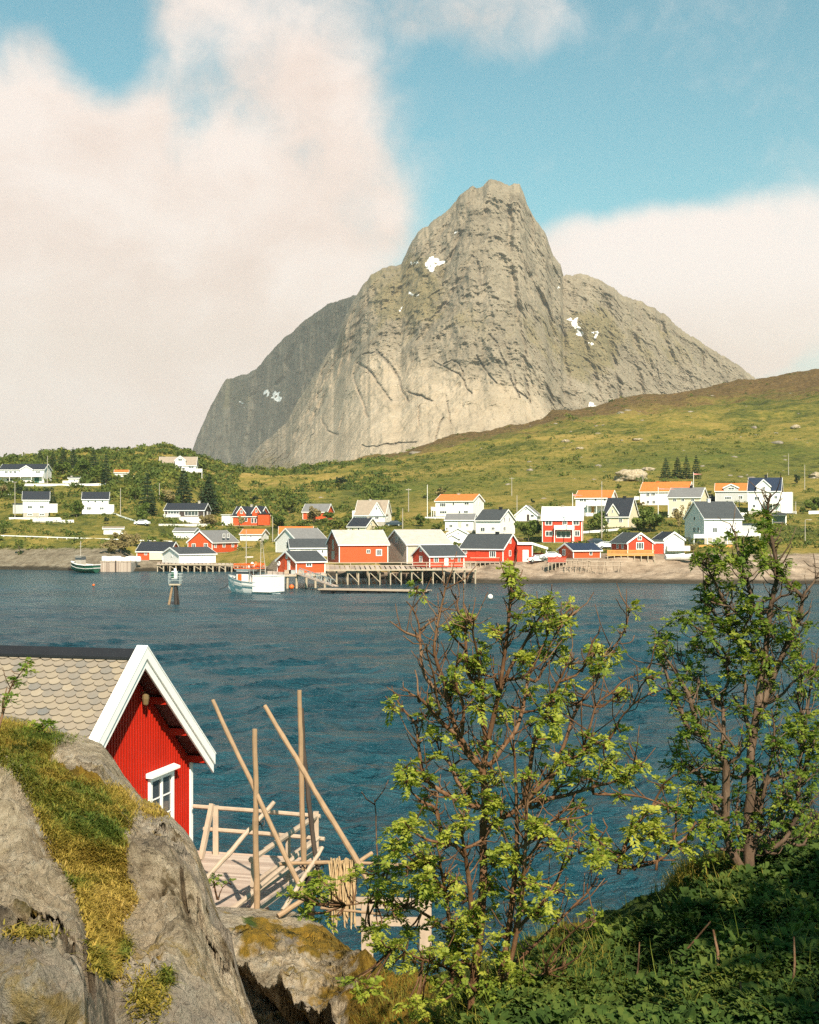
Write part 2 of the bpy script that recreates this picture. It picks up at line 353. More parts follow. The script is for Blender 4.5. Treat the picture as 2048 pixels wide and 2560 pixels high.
def rock_mat():
    m, t = new_mat('lichen_granite')
    p = t.pos
    big = t.noise(p, .35, 5, .55); mid = t.noise(p, 1.9, 6, .6); fine = t.noise(p, 9, 8, .78); spk = t.noise(p, 42, 3, .7)
    c = t.ramp(t.math('ADD', t.math('MULTIPLY', mid, .45), t.math('MULTIPLY', fine, .55)), [(.37, (.085, .062, .036)), (.44, (.25, .195, .125)), (.52, (.42, .34, .23)), (.63, (.57, .48, .35))])
    c = t.mix(t.math('MULTIPLY', t.rng(big, .48, .66), .5), c, (.27, .25, .225))
    c = t.mix(t.math('MULTIPLY', t.rng(spk, .58, .66), .6), c, (.06, .046, .032))
    # dark lichen crusts, ochre lichen, pale lichen spots
    l1 = t.noise(p, 2.3, 6, .7, .8); c = t.mix(t.math('MULTIPLY', t.rng(l1, .58, .66), .8), c, t.ramp(fine, [(.3, (.05, .03, .012)), (.7, (.14, .095, .03))]))
    l2 = t.noise(t.vmath('ADD', p, (7, 3, 1)), 1.9, 7, .68, .6); c = t.mix(t.math('MULTIPLY', t.rng(l2, .57, .67), .75), c, t.ramp(fine, [(.3, (.20, .125, .02)), (.7, (.34, .24, .06))]))
    l3 = t.noise(t.vmath('ADD', p, (1, 9, 4)), 6, 4, .6); c = t.mix(t.math('MULTIPLY', t.rng(l3, .63, .69), .65), c, (.44, .40, .32))
    c = t.mix(t.math('MULTIPLY', t.rng(t.math('ADD', t.attr('seam'), t.math('MULTIPLY', t.math('SUBTRACT', fine, .5), .8)), .3, .95), .8), c, t.ramp(fine, [(.35, (.03, .019, .01)), (.65, (.14, .09, .04))]))
    # moss / turf mask and crevice mask come from the mesh
    moss = t.attr('moss'); mf = t.rng(t.math('ADD', moss, t.math('MULTIPLY', t.math('SUBTRACT', mid, .5), 1.1)), .42, .58)
    mc = t.ramp(t.noise(p, 3.5, 6, .7), [(.32, (.075, .06, .012)), (.5, (.22, .135, .018)), (.66, (.31, .175, .022))])
    green = t.attr('green'); mc = t.mix(t.rng(t.math('ADD', green, t.math('SUBTRACT', mid, .5)), .35, .65), mc, t.ramp(fine, [(.3, (.022, .045, .01)), (.7, (.075, .11, .018))]))
    c = t.mix(mf, c, mc)
    h = t.math('ADD', t.math('ADD', t.math('MULTIPLY', mid, .22), t.math('MULTIPLY', fine, .62)), t.math('MULTIPLY', spk, .16))
    vo = t.new('ShaderNodeTexVoronoi'); vo.feature = 'DISTANCE_TO_EDGE'; t.put(vo.inputs['Vector'], t.vmath('ADD', p, t.vmath('SCALE', t.noise(p, 1.2, 4, .6, 0, 1), scale=1.1))); vo.inputs['Scale'].default_value = .55
    ck = t.math('MULTIPLY', t.rng(vo.outputs['Distance'], .03, 0.0), t.rng(big, .45, .6))
    h = t.math('SUBTRACT', h, t.math('MULTIPLY', ck, .5))
    fin(t, c, .9, t.bump(h, 1.0, .14), .15); return m
M['rock'] = rock_mat()

def ground_mat():
    m, t = new_mat('hill_turf')
    p = t.pos; n1 = t.noise(p, .012, 6, .6, .5); n2 = t.noise(p, .075, 8, .74, .4); n3 = t.noise(p, .45, 6, .78)
    f = t.math('ADD', t.math('ADD', t.math('MULTIPLY', n1, .3), t.math('MULTIPLY', n2, .4)), t.math('MULTIPLY', n3, .3))
    c = t.ramp(f, [(.37, (.028, .034, .010)), (.44, (.07, .08, .017)), (.49, (.145, .132, .026)), (.545, (.25, .185, .045)), (.62, (.34, .23, .075))])
    hb = t.attr('heath'); c = t.mix(t.rng(t.math('ADD', hb, t.math('MULTIPLY', t.math('SUBTRACT', n2, .5), 1.3)), .35, .75), c, t.ramp(n3, [(.32, (.045, .03, .014)), (.5, (.11, .07, .028)), (.68, (.20, .13, .05))]))
    gr = t.attr('lush'); c = t.mix(t.rng(t.math('ADD', gr, t.math('MULTIPLY', t.math('SUBTRACT', n2, .5), 1.2)), .4, .7), c, t.ramp(n3, [(.35, (.035, .06, .012)), (.65, (.125, .145, .025))]))
    rk = t.attr('rock')
    rc = t.ramp(t.math('ADD', t.math('MULTIPLY', t.noise(p, .25, 7, .65, .3), .6), t.math('MULTIPLY', t.noise(t.scalev(p, .5, .5, 3), 1.0, 5, .6), .4)), [(.3, (.10, .075, .052)), (.47, (.27, .20, .14)), (.62, (.40, .31, .225)), (.75, (.47, .38, .295))])
    rc = t.mix(t.attr('scree'), rc, t.ramp(n3, [(.3, (.08, .065, .045)), (.5, (.19, .155, .105)), (.7, (.30, .26, .19))]))
    c = t.mix(t.rng(t.math('ADD', rk, t.math('MULTIPLY', t.math('SUBTRACT', n3, .5), .7)), .38, .62), c, rc)
    sz = t.new('ShaderNodeSeparateXYZ'); t.put(sz.inputs[0], p)
    c = t.mix(t.math('MULTIPLY', t.rng(t.math('ADD', sz.outputs[2], t.math('MULTIPLY', n3, .8)), 1.15, .55), .9), c, (.028, .024, .016))   # wet tide band
    sp = t.noise(p, 1.3, 3, .7); h = t.math('ADD', n3, t.math('MULTIPLY', sp, .4))
    fin(t, c, .95, t.bump(h, .8, .8), .1); return m
M['ground'] = ground_mat()

def mountain_mat(name, dark=0.0):
    m, t = new_mat(name)
    p = t.pos; st = t.scalev(p, 1, 1, .35)
    n1 = t.noise(p, .0022, 8, .62, .3); n2 = t.noise(st, .014, 9, .74, .4); n3 = t.noise(p, .06, 6, .78); n4 = t.noise(t.scalev(p, 1, 1, .22), .022, 6, .6, .6)
    f = t.math('ADD', t.math('ADD', t.math('MULTIPLY', n1, .2), t.math('MULTIPLY', n2, .45)), t.math('MULTIPLY', n3, .35))
    base = t.ramp(f, [(.38, (.125, .102, .07)), (.46, (.20, .165, .115)), (.54, (.27, .224, .158)), (.64, (.335, .28, .205))])
    slab = t.ramp(t.math('ADD', t.math('MULTIPLY', f, .6), t.math('MULTIPLY', n4, .4)), [(.38, (.26, .205, .14)), (.5, (.37, .295, .205)), (.62, (.45, .365, .265))])
    c = t.mix(t.rng(t.math('ADD', t.attr('slab'), t.math('MULTIPLY', t.math('SUBTRACT', n2, .5), 1.3)), .2, .85), base, slab)
    gm = t.math('ADD', t.attr('turf'), t.math('MULTIPLY', t.math('SUBTRACT', n2, .5), 1.7))
    c = t.mix(t.math('MULTIPLY', t.rng(gm, .45, .78), .6), c, t.ramp(n3, [(.35, (.085, .075, .02)), (.65, (.19, .145, .045))]))
    c = t.mix(t.math('MULTIPLY', t.math('MULTIPLY', t.attr('crack'), t.rng(n2, .38, .58)), .6), c, (.075, .07, .06))
    if dark: c = t.mix(1.0, c, (.36, .42, .46), 'MULTIPLY')  # shade of the far mountain wall, multiplied into its rock colour
    sn = t.rng(t.math('ADD', t.attr('snow'), t.math('MULTIPLY', t.math('SUBTRACT', n3, .5), 1.1)), .42, .60)
    c = t.mix(sn, c, (.80, .79, .77))
    h = t.math('ADD', t.math('MULTIPLY', n2, 1.0), t.math('MULTIPLY', n3, .35))
    fin(t, c, .95, t.bump(h, .7, 14.0), .1); return m
M['mountain'] = mountain_mat('mountain_granite'); M['mountain_shaded'] = mountain_mat('far_mountain_shaded', 1.0)

def water_mat():
    m, t = new_mat('sea_water')
    p = t.pos
    a = t.noise(t.scalev(p, .75, 1.0, 1), 1.15, 5, .62, .35); b = t.noise(t.scalev(p, .8, 1.0, 1), 4.5, 4, .65, .2)
    w = t.noise(t.scalev(p, .5, 1.0, 1), .33, 4, .6, .4)
    h = t.math('ADD', t.math('ADD', t.math('MULTIPLY', w, 2.0), t.math('MULTIPLY', a, 1.0)), t.math('MULTIPLY', b, .2))
    gust = t.noise(t.scalev(p, .5, 1.0, 1), .022, 5, .6, .8)
    c = t.ramp(t.math('ADD', t.math('MULTIPLY', gust, .6), t.math('MULTIPLY', w, .4)), [(.35, (.004, .031, .045)), (.5, (.008, .050, .068)), (.65, (.016, .078, .098))])
    foam = t.math('MULTIPLY', t.rng(t.noise(t.scalev(p, .35, 1.0, 1), .3, 3, .5), .765, .785), t.rng(b, .48, .6))
    c = t.mix(foam, c, (.7, .7, .66))
    fin(t, c, t.rng(foam, 0, 1, .24, .7), t.bump(h, 1.0, 1.1), .25)
    t.b.inputs['IOR'].default_value = 1.33; return m
M['water'] = water_mat()
# ================================================================ the sea
vv = np.concatenate([[1313, 1318, 1325, 1333, 1340], np.arange(1346, 1800, 1.6), np.arange(1800, 2500, 2.2), np.arange(2500, 3600, 25)])
uu = np.linspace(-500, 2550, 620)
U, V = np.meshgrid(uu, vv); Y = H*F/(V-VH); W = sheet(U, V, Y)
x_, y_ = W[..., 0], W[..., 1]; row = Y*Y/(H*F)*2.0       # metres between grid rows
wv = 0
for k, (lam, amp) in enumerate(((9, .24), (5.2, .27), (3.1, .22), (1.9, .14), (1.15, .085), (.7, .045), (.42, .02))):
    a_ = R(12+k*9); xr, yr = x_*math.cos(a_)+y_*math.sin(a_), -x_*math.sin(a_)+y_*math.cos(a_)
    n_ = vnoise(xr/lam*.62+.4*vnoise(xr/lam*.2, yr/lam*.2, k), yr/lam*1.15, 3.7*k, 31+k)
    wv = wv + amp*(1-1.7*np.abs(n_))*np.clip((lam-1.6*row)/(.6*lam), .0, 1)
wv = wv - wv.mean()
W[..., 2] = wv*1.0
sea = mesh_obj('sea', W.reshape(-1, 3), grid_faces(*U.shape)[:, ::-1], M['water'], smooth=True); tag(sea, 'dark teal sea rippled by wind in the inlet', 'sea', kind='structure')

# ================================================================ the far shore: village slope and hill in one sheet
# per bearing u: knots (v, depth) from the shoreline up to the skyline
LAND = {
 -450: [(1418, 338), (1405, 350), (1338, 372), (1290, 405), (1208, 460), (1160, 520), (1142, 620)],
 0:    [(1420, 332), (1406, 343), (1340, 362), (1292, 395), (1210, 450), (1165, 515), (1152, 600)],
 150:  [(1422, 326), (1405, 334), (1342, 358), (1290, 395), (1209, 455), (1160, 520), (1140, 600)],
 270:  [(1425, 318), (1404, 325), (1345, 352), (1285, 395), (1205, 455), (1152, 520), (1134, 600)],
 400:  [(1424, 320), (1404, 326), (1352, 352), (1310, 385), (1198, 450), (1160, 500), (1128, 600)],
 550:  [(1424, 320), (1402, 330), (1385, 345), (1330, 385), (1235, 480), (1190, 560), (1168, 640)],
 665:  [(1427, 312), (1405, 320), (1385, 335), (1330, 385), (1245, 470), (1200, 560), (1182, 660)],
 830:  [(1436, 290), (1410, 300), (1352, 350), (1315, 385), (1240, 470), (1185, 580), (1162, 700)],
 1000: [(1446, 268), (1412, 278), (1365, 312), (1310, 355), (1225, 470), (1165, 590), (1136, 740)],
 1100: [(1453, 255), (1418, 268), (1378, 298), (1305, 352), (1215, 470), (1145, 600), (1106, 750)],
 1250: [(1453, 255), (1408, 274), (1370, 298), (1298, 350), (1200, 470), (1120, 600), (1072, 760)],
 1450: [(1454, 254), (1406, 272), (1360, 300), (1288, 350), (1180, 480), (1085, 620), (1022, 790)],
 1700: [(1455, 252), (1400, 270), (1350, 305), (1265, 370), (1150, 500), (1050, 650), (984, 820)],
 2048: [(1456, 250), (1395, 268), (1345, 300), (1270, 370), (1130, 520), (1010, 670), (928, 850)],
 2500: [(1456, 250), (1395, 268), (1345, 300), (1260, 370), (1100, 520), (960, 670), (850, 860)],
}
LU = sorted(LAND); LK = np.array([LAND[u] for u in LU], float)          # (nu, 7, 2)
def land_knots(u):
    return np.stack([[pchip(LU, LK[:, k, c], u) for k in range(7)] for c in (0, 1)], 0)   # (2, 7, ...)
def ground_y(u, v):
    """depth of the village slope seen at photo pixel (u, v)"""
    kv, ky = land_knots(np.array(float(u)))
    return float(np.interp(-v, -kv, ky))
lu = np.linspace(-450, 2500, 520); kv, ky = land_knots(lu)
# skyline roughness
kv[6] += fbm(lu*.012, 3.3, 0, 5)*3.0; kv[5] += fbm(lu*.01, 8.3, 0, 4)*4
ts = np.concatenate([np.linspace(0, 1, 26)[:-1], 1+np.linspace(0, 5, 300)])
LV, LY = [], []
for t_ in ts:
    k = min(int(t_), 5); fr = t_-k
    LV.append(kv[k]*(1-fr)+kv[k+1]*fr); LY.append(ky[k]*(1-fr)+ky[k+1]*fr)
LV, LY = np.array(LV), np.array(LY); LUg = np.broadcast_to(lu, LV.shape)
G = sheet(LUg, LV, LY)
x_, y_ = G[..., 0], G[..., 1]; tt = ts[:, None]+0*LUg
rough = .25*fbm(x_*.05, y_*.05, 1.0, 6) + np.clip((tt-3.2)/2.5, 0, 1)*1.7*fbm(x_*.03, y_*.03, 2.0, 6, .55, ridged=True)
shore = np.clip(1.4-tt, 0, 1)*np.clip(tt*4, 0, 1)
rough += shore*(.55*fbm(x_*.16, y_*.16, 5.0, 5, ridged=True) - .25)
G[..., 2] += rough
# seabed in front, falling ground behind the skyline
front = []
for dy, dz in ((-45, -6), (-14, -3.2), (-4, -1.2)):
    g = G[0].copy(); g[:, 0] *= (g[:, 1]+dy)/g[:, 1]; g[:, 1] += dy; g[:, 2] = dz; front.append(g)
back = []
for dy, dz in ((25, -1), (80, -10), (200, -38), (420, -95)):
    g = G[-1].copy(); g[:, 0] *= (g[:, 1]+dy)/g[:, 1]; g[:, 1] += dy; g[:, 2] = np.maximum(g[:, 2]+dz, -4); back.append(g)
GA = np.concatenate([np.array(front), G, np.array(back)], 0)
pad = lambda a, f, b: np.concatenate([np.repeat(a[:1]*0+f, 3, 0), a, np.repeat(a[-1:]*0+b, 4, 0)], 0)
right = np.clip((LUg-950)/150, 0, 1); left = 1-np.clip((LUg-420)/160, 0, 1)
rockm = np.clip(1.9-tt, 0, 1)*(.25+.75*right) + left*np.clip(2.0-tt, 0, 1)*.9; rockm = np.where(tt < .75, np.maximum(rockm, .75), rockm)
rockm = rockm*np.clip((1.95-.35*np.clip((LUg-1500)/300,0,1)-tt)*2.2, 0, 1)
scree = np.clip(1-(LUg-330)/500, 0, 1)
heath = np.clip((tt-4.8)*1.0, 0, 1)*np.clip((LUg-700)/300, .15, 1)*.78 + .25*np.clip((LUg-1850)/200, 0, 1)*np.clip(tt-4, 0, 1)
lush = np.clip(1-np.abs(tt-4.0)/1.5, 0, 1)*.55*np.clip((LUg-600)/300, 0, 1) + .3*np.clip(1-np.abs(tt-1.7)/.6, 0, 1)
attrs = {k: ('POINT', pad(a, f, b)) for k, a, f, b in (('rock', rockm, 1, 0), ('scree', scree, .3, 0), ('heath', heath, 0, .6), ('lush', lush, 0, 0))}
hill = mesh_obj('hillside', GA.reshape(-1, 3), grid_faces(GA.shape[0], GA.shape[1]), M['ground'], smooth=True, attrs=attrs)
tag(hill, 'green and brown hillside rising behind the village with a bare rock shore', 'hill', kind='structure')
def ground_at(u, v):
    y = ground_y(u, v); return P(u, v, y)
def land_z(x, y):
    """height of the village slope at world x, y"""
    u = UC + F*x/y; kv, ky = land_knots(np.array(float(u))); v = float(np.interp(y, ky, kv)); return H-(v-VH)*y/F

# ================================================================ the mountain
def mountain(name, sky_pts, vb, ybase, yridge, nu, nv, mat, shape, masks, seed, label, amp=1.0, y_extra=None):
    ks = np.array(sky_pts, float)
    u = np.linspace(ks[0, 0], ks[-1, 0], nu); vs = np.interp(u, ks[:, 0], ks[:, 1])
    vs = vs + (fbm(u*.045, seed*1.7, 0, 6, .62)*4.2 + fbm(u*.02, seed*1.3, 4, 3, .5, ridged=True)*2.5)*amp
    s = np.linspace(0, 1, nv)[:, None]
    U = np.broadcast_to(u, (nv, nu)); V = vb + (vs[None]-vb)*s
    Y = ybase + (yridge-ybase)*s**shape
    if y_extra is not None: Y = Y + y_extra(U, V, s)
    Wp = sheet(U, V, Y)
    x, y, z = Wp[..., 0]/1000, Wp[..., 1]/1000, Wp[..., 2]/1000
    edge = np.clip((1-s)*30, 0.0, 1)
    mk = {k: f(U, V) for k, f in masks.items()}
    slab = mk['slab']
    rel = 26*fbm(x*4.2, y*2, z*2.0, 3, .5, seed=seed, ridged=True)*(1-.6*slab) + 14*fbm(x*14+.8*z, y*8, z*6, 7, .68, seed=seed+5, ridged=True)*(1-.6*slab)
    rel = rel - mk['crack']*10 - mk.get('gully', 0)*30
    Y2 = Y - rel*amp*(.25+.75*edge)
    Wp = sheet(U, V, Y2)
    back = []
    for dy, k in ((120, .93), (420, .72), (1100, .3), (2000, -.02)):
        g = Wp[-1].copy(); r = (g[:, 1]+dy)/g[:, 1]; g[:, 0] *= r; g[:, 1] += dy; g[:, 2] *= k; back.append(g)
    A = np.concatenate([Wp, np.array(back)], 0)
    at = {k: ('POINT', np.concatenate([a, np.repeat(a[-1:], 4, 0)], 0)) for k, a in mk.items() if k != 'gully'}
    o = mesh_obj(name, A.reshape(-1, 3), grid_faces(*A.shape[:2]), mat, smooth=True, attrs=at); tag(o, label, 'mountain', kind='structure'); return o
def seg_mask(lines, width):
    def f(U, V):
        r = np.zeros(U.shape)
        jx = fbm(U*.03, V*.03, 1, 4)*5; jy = fbm(U*.03, V*.03, 7, 4)*5
        for ln in lines:
            w = ln[0]; p = ln[1:]
            for (a, b), (c, d) in zip(p[:-1], p[1:]):
                dx, dy = c-a, d-b; L = dx*dx+dy*dy; t = np.clip(((U+jx-a)*dx+(V+jy-b)*dy)/L, 0, 1)
                q = np.hypot(U+jx-a-t*dx, V+jy-b-t*dy); r = np.maximum(r, np.clip(1.25-q/(w*width), 0, 1))
        return r
    return f
def ell(U, V, c, r, soft=.4):
    return np.clip((1+soft-np.hypot((U-c[0])/r[0], (V-c[1])/r[1]))/(2*soft), 0, 1)
MC = lambda x, y: (440+x/2.156, 420+y/2.156)      # coordinates read from an enlarged view
SKY_MAIN = [(470, 1400), (540, 1290), (585, 1215), (616, 1150), (658, 1106), (714, 1055), (737, 1014), (769, 963), (793, 926), (834, 865), (853, 814), (876, 763), (906, 712), (927, 689), (960, 664), (1003, 663), (1012, 640), (1029, 601), (1040, 585), (1052, 571), (1089, 545), (1126, 517), (1150, 490), (1182, 464), (1208, 459), (1224, 450), (1258, 455), (1300, 465), (1309, 481), (1318, 510), (1341, 552), (1365, 582), (1383, 641), (1401, 659), (1409, 688), (1430, 685), (1472, 686), (1531, 718), (1597, 754), (1638, 766), (1686, 807), (1781, 872), (1852, 914), (1888, 944), (1935, 972), (2080, 1060), (2260, 1170)]
cr = [[1.2, *[MC(*p) for p in ((1070, 985), (1110, 1010), (1150, 1060), (1195, 1140), (1215, 1200), (1245, 1250))]], [1.0, *[MC(*p) for p in ((990, 1060), (1040, 1085), (1080, 1140), (1155, 1250))]],
      [.9, *[MC(*p) for p in ((960, 1110), (985, 1200), (1010, 1270), (1030, 1340))]], [.9, *[MC(*p) for p in ((790, 1355), (830, 1410), (880, 1440))]], [.6, *[MC(*p) for p in ((1020, 1010), (1070, 985))]],
      [.6, *[MC(*p) for p in ((1250, 1205), (1320, 1220), (1380, 1255))]], [.6, *[MC(*p) for p in ((1440, 1060), (1490, 1025), (1540, 1050), (1555, 1120))]], [.7, *[MC(*p) for p in ((1620, 1020), (1690, 1120), (1725, 1160))]],
      [.5, *[MC(*p) for p in ((910, 1330), (890, 1400))]], [.5, *[MC(*p) for p in ((750, 1400), (710, 1500))]], [.6, *[MC(*p) for p in ((1440, 1340), (1400, 1480))]], [.5, *[MC(*p) for p in ((1300, 1470), (1200, 1490), (1000, 1500))]],
      [.9, (1228, 840), (1262, 910), (1290, 965), (1318, 1000)], [.8, (1315, 940), (1325, 1010)], [.7, (1290, 930), (1296, 990)], [1.0, (1196, 655), (1200, 715)], [.6, (1505, 760), (1512, 790)], [.6, (1640, 900), (1648, 960)], [.7, (1330, 780), (1345, 800)],
      [.7, (985, 705), (980, 740)], [.5, (1120, 1000), (1128, 1060)], [.5, (1050, 1010), (1046, 1060)], [.5, (1085, 900), (1150, 935), (1180, 985)]]
snowp = [((1092, 652), (20, 8)), ((1078, 664), (12, 10)), ((1036, 659), (10, 3.5)), ((1141, 576), (10, 4)), ((1033, 733), (9, 5)), ((1005, 767), (3, 2)), ((1437, 806), (9, 12)), ((1448, 826), (6, 14)), ((1487, 834), (5, 12)), ((1482, 858), (4, 9)), ((1481, 1013), (6, 6)), ((1397, 718), (3, 6))]
def jit(U, V): return U+fbm(U*.09, V*.09, 3, 4)*8, V+fbm(U*.09, V*.09, 9, 4)*8
masks = {
 'slab': lambda U, V: np.clip(np.maximum(ell(U, V, (1085, 1130), (360, 250), .22), .8*ell(U, V, (880, 1080), (120, 210), .4))*np.clip((V-775-.18*(U-1100)-fbm(U*.01, V*.01, 4, 4)*60)/240, 0, 1), 0, 1),
 'turf': lambda U, V: np.clip(.16 + .5*ell(U, V, (1000, 700), (110, 70)) + .42*ell(U, V, (1060, 810), (170, 70)) + .18*ell(U, V, (1150, 640), (110, 100)) + .34*ell(U, V, (1320, 870), (120, 130)) + .45*ell(U, V, (1480, 870), (60, 90)) + .35*ell(U, V, (1650, 830), (260, 120)) + .5*ell(U, V, (680, 1190), (100, 60)), 0, 1)*(1-.8*ell(U, V, (1050, 1030), (280, 170))),
 'crack': seg_mask(cr, 3.0),
 'snow': lambda U, V: np.max([ell(*jit(U, V), c, r, .3) for c, r in snowp], 0),
 'gully': lambda U, V: np.maximum(seg_mask([[1, (1400, 690), (1428, 780), (1470, 900), (1500, 1000)], [.6, (1590, 765), (1585, 850), (1600, 990)], [.7, (870, 900), (960, 780), (1040, 680)], [.5, (1700, 850), (1690, 1000)], [.5, (1224, 500), (1185, 640), (1120, 760), (1050, 850)], [.45, (1262, 470), (1275, 600), (1290, 750), (1310, 900)], [.5, (1322, 540), (1340, 700), (1385, 860)], [.45, (1130, 545), (1060, 640), (1000, 720)], [.5, (1470, 700), (1445, 820)], [.4, (1650, 790), (1680, 900), (1720, 990)], [.5, (950, 690), (900, 800), (850, 920), (780, 1050)], [.35, (1190, 470), (1150, 600), (1100, 700)], [.35, (920, 760), (850, 900), (740, 1090)], [.35, (1400, 800), (1420, 960)], [.35, (1520, 740), (1530, 900), (1550, 1000)], [.3, (1760, 880), (1750, 980)]], 22)(U, V)*(.55+.6*np.clip(fbm(U*.02, V*.02, 5, 3), -.6, 1)), 0)}
def main_extra(U, V, s):
    # the great slab bulges out; left of it the wall turns away, to the right the shoulder stands back
    return 430*np.clip((980-U)/400, 0, 1.5)**1.5 + 200*np.clip((U-1330)/330, 0, 1)**1.2 - 30*np.exp(-((U-1250)/130)**2)*s
mt = mountain('mountain', SKY_MAIN, 1290, 1850, 2750, 820, 620, M['mountain'], .92, masks, 21, 'steep grey granite mountain with a sharp summit, pale slab face and snow patches', 1.0, main_extra)
SKY_LEFT = [(420, 1260), (455, 1185), (477, 1134), (499, 1075), (528, 1009), (567, 944), (594, 938), (641, 920), (689, 867), (760, 801), (819, 760), (867, 742), (890, 735), (925, 728), (950, 722)]
snl = [((668, 984), (6, 5)), ((690, 992), (13, 6)), ((605, 1002), (3, 5)), ((607, 1012), (3, 3))]
masks2 = {'slab': lambda U, V: U*0, 'turf': lambda U, V: .12+.5*ell(U, V, (580, 975), (60, 60)) + .3*ell(U, V, (560, 1150), (100, 60)), 'crack': lambda U, V: U*0,
          'snow': lambda U, V: np.max([ell(*jit(U, V), c, r, .3) for c, r in snl], 0), 'gully': seg_mask([[.8, (650, 925), (640, 1010), (620, 1120)], [.5, (760, 830), (700, 960)]], 18)}
def left_extra(U, V, s): return -1150*np.clip((U-575)/300, 0, 1.2) + 120*np.clip((560-U)/100, 0, 1)
mt2 = mountain('mountain', SKY_LEFT, 1290, 4600, 5000, 260, 300, M['mountain_shaded'], .8, masks2, 43, 'dark shaded mountain wall behind the pale slab with its top in cloud', .8, left_extra)
# ================================================================ houses of the village
CR = {1: (0, 1080, 3.13636), 2: (500, 1180, 3.13636), 3: (1000, 1180, 3.45), 4: (1450, 1120, 2.8846)}   # enlarged views: origin and scale
def cp(c, x, y):
    ox, oy, k = CR[c]; return ox+x/k, oy+y/k
def gable_roof(mb, L, D, z, rise, ov=.35, og=.3, th=.16, axis='x', trim=None, x0=0.0, y0=0.0, asym=0.5):
    """two thick roof planes over a footprint L x D; ridge along axis; trim gets the barge boards"""
    def pt(a, b, c): return Vector((x0+a, y0+b, c)) if axis == 'x' else Vector((x0+b, y0+a, c))
    n, w = (L, D) if axis == 'x' else (D, L)       # n along the ridge, w across
    rw = w*asym
    for side, run in ((-1, rw), (1, w-rw)):
        sl = rise/run; e = rw+side*(run+ov); ez = z-ov*sl
        q = [pt(-og, rw, z+rise), pt(n+og, rw, z+rise), pt(n+og, e, ez), pt(-og, e, ez)]
        up = Vector((0, 0, th*math.hypot(1, sl)))
        mb.prism(q if side < 0 else q[::-1], up)
        if trim is not None:
            for k in (-og-.03, n+og+.0):
                a, b = pt(k, rw, z+rise), pt(k, e, ez)
                d = pt(k+.06, rw, 0)-pt(k, rw, 0)
                lo, hi = Vector((0, 0, -.14)), Vector((0, 0, th*math.hypot(1, sl)+.03))
                trim.prism([a+lo, b+lo, b+hi, a+hi], d)
            trim.bar(pt(-og, e-side*.02, ez+.02), pt(n+og, e-side*.02, ez+.02), .05, .2)
def shell(mb, L, D, z0, z1, rise, axis='x', x0=0., y0=0., asym=.5):
    """closed wall body with gables"""
    mb.box(x0, x0+L, y0, y0+D, z0, z1)
    if rise <= 0: return
    if axis == 'x': mb.prism([(x0+.002, y0, z1), (x0+.002, y0+D, z1), (x0+.002, y0+D*asym, z1+rise-.02)], (L-.004, 0, 0))
    else: mb.prism([(x0, y0+.002, z1), (x0+L, y0+.002, z1), (x0+L*asym, y0+.002, z1+rise-.02)], (0, D-.004, 0))
def window_at(parent, x, z, w, h, face='F', L=0, D=0, frame='trim', cols=2, rows=1, name='window'):
    """a framed window on the front (F), left (L) or right (R) wall; x runs along that wall"""
    fr, pn = MB(), MB(); t = max(.07, min(.13, w*.11))
    def bx(mb, a, b, c, d, o0, o1):
        if face == 'F': mb.box(a, b, -o1, -o0, c, d)
        elif face == 'L': mb.box(-o1, -o0, a, b, c, d)
        else: mb.box(L+o0, L+o1, a, b, c, d)
    x0, x1, z0, z1 = x-w/2, x+w/2, z-h/2, z+h/2
    bx(fr, x0, x0+t, z0, z1, .002, .07); bx(fr, x1-t, x1, z0, z1, .002, .07); bx(fr, x0+t, x1-t, z1-t, z1, .002, .07); bx(fr, x0+t, x1-t, z0, z0+t, .002, .07)
    for k in range(1, cols): bx(fr, x0+w*k/cols-t*.3, x0+w*k/cols+t*.3, z0+t, z1-t, .004, .055)
    for k in range(1, rows): bx(fr, x0+t, x1-t, z0+h*k/rows-t*.2, z0+h*k/rows+t*.2, .006, .045)
    bx(pn, x0+t, x1-t, z0+t, z1-t, .003, .02)
    f = fr.build(name, M[frame], parent); pn.build('pane', M['glass'], f); return f
def door_at(parent, x, z0, w, h, face='F', L=0, D=0, col='trim'):
    d, k = MB(), MB()
    def bx(mb, a, b, c, e, o0, o1):
        if face == 'F': mb.box(a, b, -o1, -o0, c, e)
        elif face == 'L': mb.box(-o1, -o0, a, b, c, e)
        else: mb.box(L+o0, L+o1, a, b, c, e)
    bx(d, x-w/2, x+w/2, z0, z0+h, .002, .06); bx(d, x-w/2+.12, x+w/2-.12, z0+.2, z0+h*.45, .061, .075); bx(d, x-w/2+.12, x+w/2-.12, z0+h*.52, z0+h-.15, .061, .075)
    bx(k, x+w/2-.16, x+w/2-.08, z0+h*.47, z0+h*.5, .076, .13)
    o = d.build('door', M[col], parent); k.build('handle', M['metal'], o); return o
HOUSES = {}
